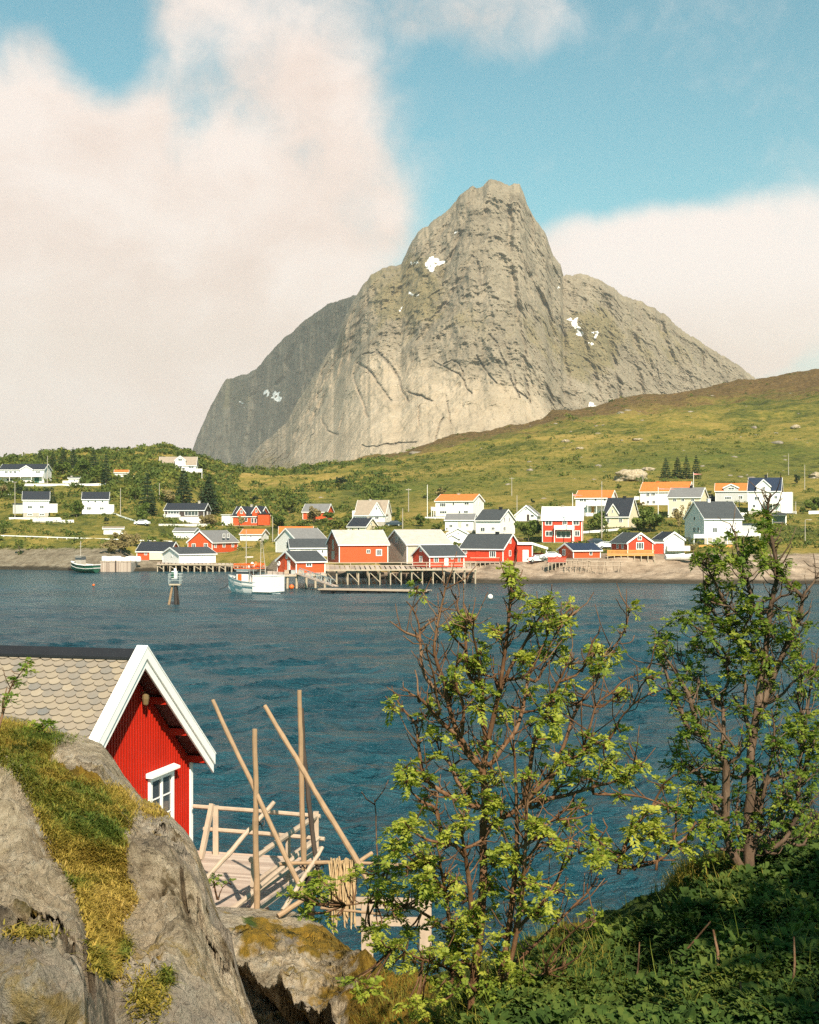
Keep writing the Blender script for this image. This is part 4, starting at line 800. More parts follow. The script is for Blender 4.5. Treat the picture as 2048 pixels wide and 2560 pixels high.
# timber quay with sacks
def quay():
    a, b = P(252, 1426, 315), P(328, 1426, 315); a.z = b.z = 0; root = empty('timber_quay', a); tag(root, 'pale timber quay wall of upright planks beside the green boat', 'quay'); L = (b-a).length
    w = MB(); x = 0
    while x < L: w.cur = random.random(); k = random.uniform(.2, .3); w.box(x, min(L, x+k-.03), -.08-random.random()*.05, 0, -1, 1.95+random.uniform(-.08, .08)); x += k
    w.build('plank_wall', M['planks'], root, tint=True); t = MB(); t.box(0, L, .002, 9, -1, 1.8); t.build('fill', M['stone_base'], root); t = MB(); t.box(-.1, L+.1, -.2, .3, 1.96, 2.14); t.build('cap_beam', M['bare_rail'], root)
    p = MB(); p.tube([(L/2, -.25, -1), (L/2, -.25, 2.3)], .14); p.build('fender_pile', M['dark_pile'], root)
quay()
def sack_mesh():
    bm = bmesh.new(); bmesh.ops.create_cube(bm, size=1.0); bmesh.ops.subdivide_edges(bm, edges=bm.edges[:], cuts=3, use_grid_fill=True)
    for v in bm.verts:
        c = v.co.copy(); n = c.normalized()*.62; v.co = c*.55+n*.45; v.co += Vector([random.uniform(-.025, .025) for _ in range(3)]); v.co.z += .5
    me = bpy.data.meshes.new('bulk_sack'); bm.to_mesh(me); bm.free(); me.materials.append(M['sack']); me.polygons.foreach_set('use_smooth', [True]*len(me.polygons)); return me
sm = sack_mesh()
for i in range(11):
    u = 262+i*8.2+random.uniform(-1, 1); p = P(u, 1405, 320+random.uniform(-.5, 1.5)); p.z = 1.8+(0 if i % 3 else .05)
    o = link(bpy.data.objects.new('bulk_sack', sm)); o.location = p; s = random.uniform(1.0, 1.4); o.scale = (s, s, s*random.uniform(.85, 1.15)); o.rotation_euler = (0, 0, random.random()*3)
    tag(o, 'bulging white sack in the row standing on the timber quay', 'sack', 'white sacks on the quay')

# ================================================================ boats
def hull(secs, n=9):
    """secs: list of (x, half beam at rail, keel z, rail z, fullness)"""
    vs = []; fs = []
    for x, b, zk, zr, fu in secs:
        for k in range(-n, n+1):
            t = abs(k)/n; yy = b*(t**fu)*(1 if k > 0 else -1 if k < 0 else 0); zz = zk+(zr-zk)*t**1.7; vs.append((x, yy, zz))
    w = 2*n+1
    fs = [(i*w+k, i*w+k+1, (i+1)*w+k+1, (i+1)*w+k) for i in range(len(secs)-1) for k in range(w-1)]
    fs.append(tuple(range(w))); return vs, fs
def fishing_boat():
    st = P(690, 1484, 213); th = R(152); root = empty('fishing_boat', (st.x, st.y, 0), th); tag(root, 'white fishing boat with orange rails and two masts moored at the pier end', 'boat')
    S = [(-.1, 1.7, -.5, 1.55, .4), (1.2, 1.8, -.7, 1.5, .4), (3.2, 1.9, -.8, 1.55, .42), (5.2, 1.85, -.8, 1.7, .5), (7.0, 1.4, -.6, 2.0, .7), (8.3, .65, -.2, 2.35, .9), (9.0, .05, .6, 2.6, 1.0)]
    v, f = hull(S); h = MB(); h.add(v, f); ho = h.build('hull', M['hull_white'], root, smooth=False)
    d = MB(); pts = [(x, b*.97, zr-.25) for x, b, zk, zr, fu in S]; k = len(pts)
    d.add([(x, y, z) for x, y, z in pts]+[(x, -y, z) for x, y, z in pts], [(i, i+1, k+i+1, k+i) for i in range(k-1)]); d.build('deck', M['bare_rail'], root)
    rub = MB()
    for s in (1, -1): rub.tube([(x, s*(b+.03), zr-.55) for x, b, zk, zr, fu in S], .07, 5); rub.tube([(x, s*(b+.01), zr+.02) for x, b, zk, zr, fu in S], .09, 5)
    rub.build('rubbing_strake', M['metal'], root)
    a = MB(); a.box(-.3, 3.1, -1.95, 1.95, .12, 2.6); a.box(-.36, 3.16, -2.0, 2.0, 2.602, 2.7); sh = a.build('stern_shelter', M['hull_white'], root)
    a = MB(); a.box(4.4, 6.6, -1.25, 1.25, 1.5, 3.5); a.prism([(8.3, -1.15, 1.62), (8.9, -.9, 1.62), (8.3, -1.15, 3.88)], (0, 2.3, 0)) if False else None; wh = a.build('wheelhouse', M['hull_white'], root)
    a = MB(); a.box(4.2, 6.9, -1.4, 1.4, 3.502, 3.65); a.build('wheelhouse_roof', M['hull_white'], wh)
    a = MB(); a.box(4.36, 6.64, -1.28, 1.28, 2.85, 3.25); a.build('window_band', M['glass'], wh)
    a = MB(); a.box(4.32, 4.38, -.55, .1, 1.55, 2.8); a.box(5.6, 6.3, 1.29, 1.33, 1.5, 2.8); a.build('door', M['orange'], wh)
    a = MB(); a.box(3.0, 7.0, -1.5, 1.5, 3.66, 3.74)
    for s in (-1.5, 1.5):
        for x in (3.1, 4.4, 5.7, 6.9): a.bar((x, s, 3.7), (x, s, 4.4), .06, .06)
        a.bar((3.1, s, 4.35), (6.9, s, 4.35), .22, .3); a.bar((3.1, s, 4.0), (6.9, s, 4.0), .05, .05)
    a.build('bridge_rail', M['orange'], root)
    for x in (3.2, 3.9): 
        b = MB(); b.bar((x, -1.5, 2.0), (x, -1.5, 3.66), .08, .08); b.bar((x, 1.5, 2.0), (x, 1.5, 3.66), .08, .08); b.build('support', M['metal'], root)
    m = MB(); m.tube([(5.4, .3, 3.65), (5.4, .3, 9.8)], [.08, .045]); m.bar((5.4, -1.2, 7.0), (5.4, 1.4, 7.0), .05, .05); m.bar((5.4, .3, 9.0), (5.4, 1.2, 9.0), .04, .04); m.build('mast', M['pole_grey'], root)
    m = MB(); m.tube([(2.4, -.8, 2.7), (2.7, -.1, 8.6)], [.06, .035]); m.tube([(2.4, .8, 2.7), (2.7, .1, 8.6)], [.06, .035]); 
    for k in range(1, 8): m.bar((2.4+.03*k, -.8+.08*k, 2.7+.7*k), (2.4+.03*k, .8-.08*k, 2.7+.7*k), .035, .035)
    m.build('ladder_mast', M['pole_grey'], root)
    m = MB(); m.box(5.1, 5.7, -1.2, .2, 5.4, 5.55); m.lathe([(.35, 0), (.42, .15), (.3, .5), (.1, .62)], (4.9, 0, 3.75)); m.build('radar', M['hull_white'], root)
    m = MB(); m.tube([(5.4, .3, 9.6), (2.7, 0, 8.5)], .015, 4); m.tube([(5.4, .3, 9.6), (8.9, 0, 2.6)], .015, 4); m.tube([(2.7, 0, 8.5), (-.2, 0, 2.75)], .015, 4); m.build('rigging', M['rope'], root)
    for i, (x, y, z) in enumerate(((4.6, -1.2, 3.8), (3.9, .8, 3.8), (3.4, -.6, 3.8))):
        b = MB(); b.lathe([(.1, 0), (.42, .2), (.45, .5), (.2, .8), (.06, .95)], (x, y, z), 10); b.build('float_ball', M['orange' if i != 1 else 'hull_white'], root, smooth=True)
fishing_boat()
def line(name, label, cat, pts, r, mat):
    o = Vector(pts[0]); mb = MB(); mb.tube([Vector(p)-o for p in pts], r, 5); x = mb.build(name, M[mat]); x.location = o; return tag(x, label, cat)
a, b = P(587, 1440, 222), P(548, 1472, 225); b.z = -.1; mid = a.lerp(b, .6)-Vector((0, 0, .5))
line('mooring_rope', 'mooring rope running from the bow of the white fishing boat down into the water', 'rope', [a, a.lerp(b, .3)-Vector((0, 0, .3)), mid, b], .06, 'rope')
def green_boat():
    p = P(224, 1428, 309); root = empty('green_boat', (p.x+1.8, p.y-1, 0), R(156)); tag(root, 'small green and white fishing boat moored against the timber quay', 'boat')
    S = [(-.05, 1.5, -.3, 1.5, .5), (2, 1.6, -.4, 1.4, .5), (4.5, 1.4, -.3, 1.6, .65), (6.2, .7, 0, 1.95, .9), (7.0, .05, .5, 2.2, 1)]
    v, f = hull(S); h = MB(); h.add(v, f); h.build('hull', M['green_hull'], root)
    b = MB()
    for s in (1, -1): b.tube([(x, s*(bb+.03), zr) for x, bb, zk, zr, fu in S], .13, 5); b.tube([(x, s*(bb+.0), zr-.8) for x, bb, zk, zr, fu in S], .06, 5)
    b.bar((-.1, -1.5, 1.5), (-.1, 1.5, 1.5), .16, .2); b.bar((-.12, -1.3, .75), (-.12, 1.3, .75), .1, .16); b.build('rail', M['hull_white'], root)
    d = MB(); d.add([(x, s*bb*.95, zr-.3) for s in (1, -1) for x, bb, zk, zr, fu in S], [(i, i+1, 6+i, 5+i) for i in range(4)]); d.build('deck', M['bare_rail'], root)
    w = MB(); w.box(3.6, 5.2, -.85, .85, 1.3, 3.4); w.box(3.4, 5.4, -.95, .95, 3.402, 3.5); wo_ = w.build('wheelhouse', M['pole_grey'], root); g = MB(); g.box(3.57, 5.23, -.88, .88, 2.6, 3.15); g.build('window_band', M['glass'], wo_)
    m = MB(); m.tube([(4.4, 0, 3.5), (4.4, 0, 6.8)], .07); m.bar((4.4, -.7, 5.6), (4.4, .7, 5.6), .07, .07); m.bar((4.4, -.4, 6.3), (4.4, .4, 6.3), .05, .05); m.build('mast', M['pole_grey'], root)
green_boat()
def skiff(u, v, y, L, ang, label, mat, name='rowing_boat', z=0.0, cover=False):
    p = P(u, v, y); root = empty(name, (p.x, p.y, z if z is not None else p.z), ang); tag(root, label, 'boat')
    S = [(0, .6, -.1, .5, .5), (L*.35, .75, -.15, .48, .5), (L*.75, .55, -.1, .6, .7), (L, .04, .2, .75, 1)]
    v_, f = hull(S, 6); h = MB(); h.add(v_, f); h.build('hull', M[mat], root)
    g = MB()
    if cover:
        k = 4; ring = [(x, s*b*1.05, zr+.02) for s in (1, -1) for x, b, zk, zr, fu in S]; g.add(ring+[(x, 0, zr+.45) for x, b, zk, zr, fu in S], [(i, i+1, 8+i+1, 8+i) for i in range(3)]+[(4+i, 8+i, 9+i, 5+i) for i in range(3)]+[(0, 8, 4)]); g.build('cover', M['sack'], root)
    else:
        for t in (.2, .5, .75): g.bar((L*t, -.55, .42), (L*t, .55, .42), .25, .04)
        g.build('thwart', M['bare_rail'], root)
skiff(172, 1422, 318, 7.0, R(5), 'low dark dinghy at the water edge left of the green boat', 'dark_pile')
y_ = ground_y(1672, 1398)
for i, (uu_, lab) in enumerate(((1664, 'white covered boat lying on the lawn beside the red cabin, the left one'), (1684, 'white covered boat on the lawn nearest to the bushy tree, the right one'))):
    q = hit(uu_, 1400); skiff(uu_, 1400, q.y, 4.0, R(12-20*i), lab, 'hull_white', 'covered_boat', q.z+.15, True)
q = P(150, 1316, 380); q = hitc(1, 310, 712); skiff(*cp(1, 262, 712), q.y, 8.0, R(-4), 'upturned pale boat on the grass below the steep-roofed white house', 'sack', 'stored_boat', q.z+.1, True)
def marker():
    p = P(438, 1508, 184); root = empty('channel_marker', (p.x, p.y, 0)); tag(root, 'three-legged wooden channel marker with white lantern box standing in the water', 'marker')
    for dx, dy, r_ in ((-.95, -.2, .19), (.15, -.35, .26), (.45, .6, .15)):
        m = MB(); m.tube([(dx*1.05, dy, -1.2), (dx*.35, dy*.3, 2.6)], [r_, r_*.75], 8); m.build('leg', M['pole_wood' if dx < 0 else 'dark_pile'], root)
    m = MB(); m.box(-.75, .75, -.5, .5, 2.45, 2.62); m.build('platform', M['pile'], root)
    m = MB()
    for z in (3.1, 3.6, 4.0): m.bar((-.85, -.5, z), (.95, -.5, z), .06, .06); m.bar((-.85, .5, z), (.95, .5, z), .06, .06)
    for x in (-.8, .7): m.bar((x, -.5, 2.62), (x, -.5, 4.0), .07, .07); m.bar((x, .5, 2.62), (x, .5, 4.0), .07, .07)
    m.build('guard_rail', M['metal'], root)
    m = MB(); m.box(-.45, .3, -.3, .3, 3.3, 4.35); m.lathe([(.16, 4.35), (.18, 4.6), (.05, 4.75)], n=8); m.build('lantern_box', M['trim'], root)
    m = MB(); m.box(-.46, -.1, -.34, -.302, 3.4, 4.25); m.build('side_plate', M['green_hull'], root)
marker()
def ball(name, u, v, r, label, mat):
    y = H*F/(v-VH); p = P(u, v, y); m = MB(); n = 9
    m.lathe([(r*math.sin(math.pi*i/n)+.001, -r*math.cos(math.pi*i/n)) for i in range(n+1)], n=14); root = empty(name, (p.x, p.y, r*.7)); tag(root, label, 'buoy'); m.build('float', M[mat], root, smooth=True)
    t = MB(); t.lathe([(.05, r*.95), (.12, r*1.05), (.12, r*1.15), (.03, r*1.25)], n=8); t.build('eyelet', M['metal'], root)
ball('mooring_buoy', 1226, 1497, .38, 'round white mooring buoy floating right of the pontoon', 'buoy')
ball('mooring_buoy', 234, 1465, .22, 'small red mooring buoy on the water below the green boat', 'orange')
ball('mooring_buoy', 729, 1472, .42, 'orange and white fender buoy at the piles beside the fishing boat stern', 'orange')
# lifebuoy on the hut
def lifebuoy():
    root, L, D, hz, rz, m, o0, yaw = HOUSES[22.5]; mb = MB(); n = 16
    mb.tube([(0, .36*math.cos(2*math.pi*i/n), .36*math.sin(2*math.pi*i/n)) for i in range(n+1)], .09, 6, False); o = mb.build('lifebuoy', M['trim']); X = Vector((math.cos(yaw), math.sin(yaw), 0)); Yv = Vector((-math.sin(yaw), math.cos(yaw), 0))
    o.location = o0-X*.12+Yv*6.6+Vector((0, 0, 1.5)); o.rotation_euler = (0, 0, yaw); tag(o, 'white lifebuoy hanging on the gable of the red double door hut', 'lifebuoy')
lifebuoy()

# ================================================================ village fittings
def pole(c, x, y0, y1, label, kind='utility_pole', cat='utility pole', r=.11, flag=None, cross=False, mat='pole_grey', yoff=0):
    g = hitc(c, x, y1); k = CR[c][2]; hgt = (y1-y0)/k*g.y/F; root = empty(kind, g); tag(root, label, cat, 'poles standing in the village')
    m = MB(); m.tube([(0, 0, -.4), (0, 0, hgt)], [r, r*.65], 7); m.build('shaft', M[mat], root)
    if kind == 'flagpole': b = MB(); b.lathe([(.02, hgt), (.12, hgt+.1), (.02, hgt+.22)], n=8); b.build('finial', M['brass'], root)
    if cross: b = MB(); b.bar((-.8, 0, hgt-.35), (.8, 0, hgt-.35), .09, .09); b.build('crossarm', M[mat], root)
    if flag:
        f = MB(); L = flag
        for i, (col, z0, z1) in enumerate((('flag_red', .0, .14), ('trim', .14, .22), ('flag_red', .22, .36))):
            f = MB(); n = 8; vs = []
            for j in range(n+1):
                t = j/n; s = 1-t*.9; yy = .12*math.sin(t*6); zc = hgt-.3-.25*t
                vs += [(L*t, yy, zc-z0*s), (L*t, yy, zc-z1*s), (L*t, yy+.015, zc-z0*s), (L*t, yy+.015, zc-z1*s)]
            f.add(vs, [q for j in range(n) for q in ((4*j, 4*j+1, 4*j+5, 4*j+4), (4*j+2, 4*j+6, 4*j+7, 4*j+3))]); f.build('pennant', M[col], root)
    if kind == 'street_lamp': b = MB(); b.tube([(0, 0, hgt), (.3, 0, hgt+.15), (1.1, 0, hgt+.1)], .05, 6); b.box(.8, 1.4, -.1, .1, hgt+.02, hgt+.14); b.build('lamp_arm', M['pole_grey'], root)
for a in [(1, 372, 185, 402, 'thin pole against the right end of the long white house'), (1, 117, 400, 668, 'tall pale pole in front of the garage at far left'), (1, 945, 440, 660, 'pale pole standing alone right of the white house with the deck'),
          (1, 1250, 400, 530, 'short pale pole between the two tall spruces on the left slope'), (2, 570, 350, 548, 'pole beside the orange-roofed white garage'), (2, 1590, 285, 445, 'pole on the grass just right of the white gable house'), (2, 1635, 130, 310, 'utility pole high on the slope above the white gable house'),
          (3, 75, 140, 342, 'slim utility pole on green slope left of the flagpole'), (3, 965, 45, 205, 'lone utility pole on the open green hill at centre'), (3, 1010, 200, 345, 'utility pole just behind the white cottage with the carport'),
          (4, 455, 145, 258, 'pole standing beside the big hillside boulder'), (4, 1353, 180, 300, 'thin pole behind the roof of the tall blue-roofed house'), (4, 1505, 40, 195, 'tall pole high on the hill at far right, the left one'), (4, 1622, 120, 300, 'tall pole high on the hill nearest the right edge'),
          (4, 1150, 350, 452, 'short pole in front of the grey house with white dormer'), (4, 1557, 385, 472, 'short post at the fence right of the tall blue-roofed house')]: pole(*a, cross=(a[0], a[1]) in ((3, 75), (3, 965), (2, 1635)))
pole(3, 237, 110, 402, 'bare white flagpole left of the orange-roofed two-storey house', 'flagpole', 'flagpole', .09, mat='trim')
pole(3, 1490, 180, 622, 'tall white flagpole right in front of the red house with balcony', 'flagpole', 'flagpole', .1, flag=2.2, mat='trim')
pole(4, 820, 175, 400, 'flagpole with red pennant behind the grey-roofed cream house', 'flagpole', 'flagpole', .09, flag=2.3, mat='trim')
pole(4, 158, 240, 660, 'tallest pale pole in front of the cream house with steep black roof', 'flagpole', 'flagpole', .11)
pole(4, 565, 280, 560, 'flagpole with long red and white pennant left of the cream house', 'flagpole', 'flagpole', .09, flag=4.2, mat='trim')
pole(4, 1625, 520, 672, 'street lamp with short arm beside the road at far right', 'street_lamp', 'street lamp', .09)
pole(3, 700, 665, 822, 'lamp post on the pier deck before the red house', 'street_lamp', 'street lamp', .07) if False else None

def fence(c, pts, hpx, label, style='rail', name='fence', cat='fence', mat='trim', thick=.12, step=3.0):
    W_ = [hitc(c, *p) for p in pts]; o = W_[0]; root = empty(name, o); tag(root, label, cat); m = MB(); k = CR[c][2]; n = 0
    for a, b in zip(W_[:-1], W_[1:]):
        L = (b-a).length; s = max(1, int(L/2.0)); prev = a-o
        ha = hpx/k*a.y/F
        for i in range(1, s+1):
            q = a.lerp(b, i/s); g = q-o
            if style == 'solid': m.bar(prev+Vector((0, 0, ha/2-.3)), g+Vector((0, 0, ha/2-.3)), thick, ha+.6)
            else:
                m.bar(prev+Vector((0, 0, ha)), g+Vector((0, 0, ha)), .09, .22); 
                if style == 'rail2': m.bar(prev+Vector((0, 0, ha*.5)), g+Vector((0, 0, ha*.5)), .06, .16)
            prev = g
        if style != 'solid':
            s = max(1, int(L/step))
            for i in range(s+1):
                p = MB(); q = a.lerp(b, i/s)-o; p.bar(q+Vector((0, 0, -.4)), q+Vector((0, 0, ha+.05)), .12, .12); p.build('post', M[mat], root) if n < 60 else None; n += 1
    m.build('wall' if style == 'solid' else 'rail', M[mat], root)
fence(1, [(-60, 818), (120, 824), (300, 830), (600, 840), (910, 850), (1090, 858), (1350, 866)], 9, 'long white guard rail along the road above the left shore', name='guard_rail', cat='guard rail')
fence(1, [(180, 421), (420, 422), (640, 422), (832, 418)], 16, 'long white board fence below the flat-roofed white cabin', 'solid')
fence(1, [(70, 686), (280, 687), (474, 686)], 17, 'white terrace wall below the steep-roofed white house', 'solid', 'terrace_wall', 'wall', 'concrete')
fence(1, [(478, 711), (580, 710)], 22, 'short white wall segment at the right end of the far left terrace', 'solid', 'terrace_wall', 'wall', 'concrete')
fence(1, [(1245, 735), (1440, 737), (1640, 734)], 15, 'white terrace wall in front of the dark brown house', 'solid', 'terrace_wall', 'wall', 'concrete')
fence(1, [(895, 645), (950, 668), (1060, 704)], 9, 'white stair rail running down the slope from the white deck house', 'rail2')
fence(1, [(0, 500), (88, 500)], 12, 'short white fence at the left edge below the long white house', 'solid')
fence(4, [(20, 622), (150, 612), (285, 600)], 18, 'white rail fence in front of the cream house with steep black roof', 'rail2')
fence(4, [(1160, 486), (1225, 486)], 20, 'short white fence left of the tall blue-roofed house', 'solid')
fence(4, [(1465, 476), (1560, 476)], 20, 'short white fence right of the tall blue-roofed house', 'solid')
fence(4, [(1650, 476), (1740, 474)], 22, 'white fence piece by the yellow-green bush at the right edge', 'solid')
fence(3, [(1572, 533), (1725, 528)], 18, 'white rail fence right of the tall red house', 'rail2')
fence(3, [(218, 404), (390, 406)], 14, 'white fence below the orange-roofed two-storey house', 'rail2')
fence(4, [(860, 716), (1010, 716), (1100, 716)], 16, 'brown plank fence below the biggest white house', 'solid', mat='orange_wood')
# red railed terrace, ramp rails and orange deck
def rail_deck(c, x0, x1, yt, yb, y, label, mat, name='terrace', dep=3.0, posts=6, legs=True, slats=True):
    a, b = P(*cp(c, x0, yb), y), P(*cp(c, x1, yb), y); hh = (yb-yt)/CR[c][2]*y/F; root = empty(name, a); tag(root, label, 'terrace'); d = b-a; up = Vector((0, 0, 1)); bk = Vector((0, dep, 0))
    m = MB(); m.hexa([Vector((0, 0, -.16)), d-up*.16, d+bk-up*.16, bk-up*.16], [Vector(), d, d+bk, bk]); m.build('deck', M['planks' if mat != 'orange_wood' else mat], root)
    m = MB(); m.bar(up*hh, d+up*hh, .08, .12); m.bar(up*hh, bk+up*hh, .08, .12)
    if slats:
        n = int(d.length/.22)
        for i in range(n): m.bar(d*(i/n)+up*.0, d*(i/n)+up*(hh-.06), .13, .03)
    m.build('railing', M[mat], root)
    for i in range(posts):
        p = MB(); q = d*(i/(posts-1)); p.bar(q-up*(1.6 if legs else .3), q-up*.161, .14, .14); p.build('post', M['pile'], root)
rail_deck(3, 1280, 1440, 733, 778, 263, 'red railed terrace on short posts in front of the low red hut', 'red_hut')
rail_deck(4, 200, 540, 738, 772, 267, 'orange stained timber deck with railing in front of the red cabin', 'orange_wood', posts=8)
rail_deck(3, 610, 860, 740, 778, 268, 'white railed ramp deck along the front of the black-roofed red house', 'bare_rail', posts=7, slats=False, dep=2.4)
# carport lean-to of the red house
def carport():
    root, L, D, hz, rz, m, o0, yaw = HOUSES[26]; g = MB()
    k = 3.45; y = 275; A = P(*cp(3, 1012, 622), y); B = P(*cp(3, 1140, 622), y); C_ = P(*cp(3, 1276, 664), y); zb = P(*cp(3, 1012, 772), y).z
    r2 = empty('carport', (A.x, y, zb)); tag(r2, 'red lean-to with white door and open carport attached to the black-roofed red house', 'carport'); o = r2.location
    w = MB(); w.box(0, B.x-A.x, 0, 6, -.8, A.z-zb-.1); wo_ = w.build('wall', M['red_hut'], r2)
    rf = MB(); rf.prism([A-o, B-o, C_-o, C_-o+Vector((0, 0, .3)), B-o+Vector((0, 0, .32)), A-o+Vector((0, 0, .32))], (0, 6.4, 0)); ro = rf.build('roof', M['roof_dark'], r2); ro.location.y = -.3
    t = MB(); t.prism([A-o+Vector((0, 0, -.1)), B-o+Vector((0, 0, -.1)), C_-o+Vector((0, 0, -.1)), C_-o+Vector((0, 0, .34)), B-o+Vector((0, 0, .36)), A-o+Vector((0, 0, .36))], (0, .08, 0)); to = t.build('trim', M['trim'], r2); to.location.y = -.39
    p = MB(); x = C_.x-A.x-.3; p.bar((x, 0, -.5), (x, 0, C_.z-zb), .16, .16); p.build('post', M['trim'], r2); p = MB(); p.bar((B.x-A.x+.05, -.06, -.1), (B.x-A.x+.05, -.06, B.z-zb-.12), .2, .1); p.build('post', M['trim'], r2)
    dx = P(*cp(3, 1084, 770), y).x-A.x; door_at(r2, dx, 0, 50/k*y/F, 100/k*y/F)
    b = MB(); b.box(B.x-A.x+.1, x, 5.6, 5.8, -.5, 1.6); b.build('back_wall', M['red_hut'], r2)
carport()
def car(p, yaw, label, mat):
    root = empty('parked_car', p, yaw); tag(root, label, 'car')
    prof = [(-2.1, .35), (-2.12, .8), (-1.9, .98), (-1.55, 1.05), (-.95, 1.45), (.6, 1.46), (1.15, 1.02), (1.95, .88), (2.12, .62), (2.1, .35)]
    b = MB(); vs = []; n = len(prof)
    for s, (yy, k) in enumerate(((-.84, 0), (-.62, 1), (.62, 1), (.84, 0))):
        for x, z in prof: vs.append((x*(1 if k or z < 1.1 else .96), yy if (z < 1.1 or k) else yy*.86, z))
    fs = [(s*n+i, s*n+(i+1) % n, (s+1)*n+(i+1) % n, (s+1)*n+i) for s in range(3) for i in range(n)]+[tuple(range(n)), tuple(range(3*n, 4*n))[::-1]]
    b.add(vs, fs); b.build('body', M[mat], root)
    for s in (-1, 1):
        g = MB(); g.add([(-1.35, s*.80, 1.08), (.95, s*.80, 1.08), (.52, s*.735, 1.4), (-.9, s*.735, 1.4)] if s < 0 else [(.95, s*.80, 1.08), (-1.35, s*.80, 1.08), (-.9, s*.735, 1.4), (.52, s*.735, 1.4)], [(0, 1, 2, 3)]); vsn = list(g.v)
        g.add([(x, y+s*.02, z) for x, y, z in vsn], [(0, 1, 2, 3)]); g.build('side_window', M['glass'], root)
    g = MB(); g.hexa([(.72, -.6, 1.42), (.72, .6, 1.42), (.70, .6, 1.40), (.70, -.6, 1.40)], [(1.2, -.68, 1.06), (1.2, .68, 1.06), (1.16, .68, 1.04), (1.16, -.68, 1.04)]); g.build('windscreen', M['glass'], root)
    for x in (-1.3, 1.3):
        for s in (-1, 1):
            w = MB(); w.tube([(x, s*.66, .32), (x, s*.86, .32)], .32, 14); wo_ = w.build('wheel', M['tyre'], root); rr = MB(); rr.tube([(x, s*.85, .32), (x, s*.88, .32)], .19, 10); rr.build('rim', M['metal'], wo_)
    for s in (-1, 1): h = MB(); h.box(2.0, 2.13, s*.6-.15, s*.6+.15, .62, .78); h.build('headlight', M['metal'], root)
for c, x, y, yw, lab, mt_ in ((3, 1190, 778, 190, 'white car parked in front of the open carport', 'car_white'), (3, 1300, 752, 175, 'white car parked further back, right of the carport', 'car_white'), (4, 118, 700, 20, 'dark car parked behind the roof of the low red hut', 'car_dark'), (4, 190, 724, 15, 'white car parked between the low red hut and the red cabin', 'car_white'),
                              (1, 1115, 730, 170, 'light car parked on the slope left of the brown house', 'car_white'), (4, 955, 384, 185, 'dark car beside the cream house gable', 'car_dark'), (2, 1520, 425, 180, 'dark car parked right of the white gable house', 'car_dark')):
    car(hitc(c, x, y), R(yw), lab, mt_)
def bus_shelter():
    p = hitc(4, 1390, 552); root = empty('bus_shelter', p, R(-10)); tag(root, 'small white framed glass bus shelter with dark curved roof by the road', 'bus shelter')
    f = MB(); 
    for x in (0, 3.2):
        for y in (0, 1.4): f.bar((x, y, -.3), (x, y, 2.2), .12, .12)
    for y in (0, 1.4): f.bar((0, y, 2.2), (3.2, y, 2.2), .12, .12)
    f.build('frame', M['trim'], root); g = MB(); g.box(.1, 3.1, 1.36, 1.4, .3, 2.1); g.box(-.02, .02, .1, 1.3, .3, 2.1); g.build('glass_wall', M['glass'], root)
    r_ = MB(); r_.prism([(-.2, -.2, 2.27), (3.4, -.2, 2.27), (3.1, -.2, 2.75), (1.6, -.2, 3.0), (.1, -.2, 2.75)], (0, 1.8, 0)); r_.build('roof', M['roof_dark'], root)
    b = MB(); b.box(.4, 2.8, .95, 1.25, .42, .5); b.build('bench', M['bare_rail'], root)
bus_shelter()
def shore_rack(c, x0, x1, y, hpx, label, n=5):
    a, b = hitc(c, x0, y), hitc(c, x1, y); root = empty('drying_rack', a); tag(root, label, 'rack', 'drying racks on the far shore'); d = b-a; h = hpx/CR[c][2]*a.y/F
    for i in range(n):
        p = MB(); q = d*(i/(n-1)); zz = hit(*cp(c, x0+(x1-x0)*i/(n-1), y)).z-a.z; q.z = zz
        p.tube([q+Vector((-.5, -.6, -.3)), Vector((q.x, 0+q.y, h+.3))], .07, 5); p.tube([q+Vector((.5, .8, -.3)), Vector((q.x, q.y, h+.3))], .07, 5); p.build('leg', M['bare_rail'], root)
    p = MB(); p.tube([Vector((-.5, 0, h)), Vector((d.x+.5, d.y, h))], .07, 5); p.tube([Vector((-.5, -.3, h*.6)), Vector((d.x+.5, d.y-.3, h*.6))], .06, 5); p.build('rail', M['bare_rail'], root)
shore_rack(3, 1440, 1620, 862, 95, 'weathered fish drying rack on bare rock below the low red hut'); shore_rack(4, 20, 290, 890, 70, 'weathered fish drying rack on bare rock below the orange deck', 6)
def stack():
    for i, (x, y, lab) in enumerate(((690, 792, 'pale fish crate on the pier before the double door'), (725, 796, 'grey fish crate on the pier left of the ramp'), (790, 800, 'wooden crate at the corner of the double door hut'))):
        p = P(*cp(2, x, y), 236); m = MB(); m.box(-.55, .55, -.45, .45, 0, .65)
        for z in (.12, .36, .58): m.box(-.58, .58, -.48, .48, z, z+.05)
        o = m.build('fish_crate', M['metal' if i == 1 else 'bare_rail']); o.location = (p.x, p.y, 2.1); tag(o, lab, 'crate')
stack()
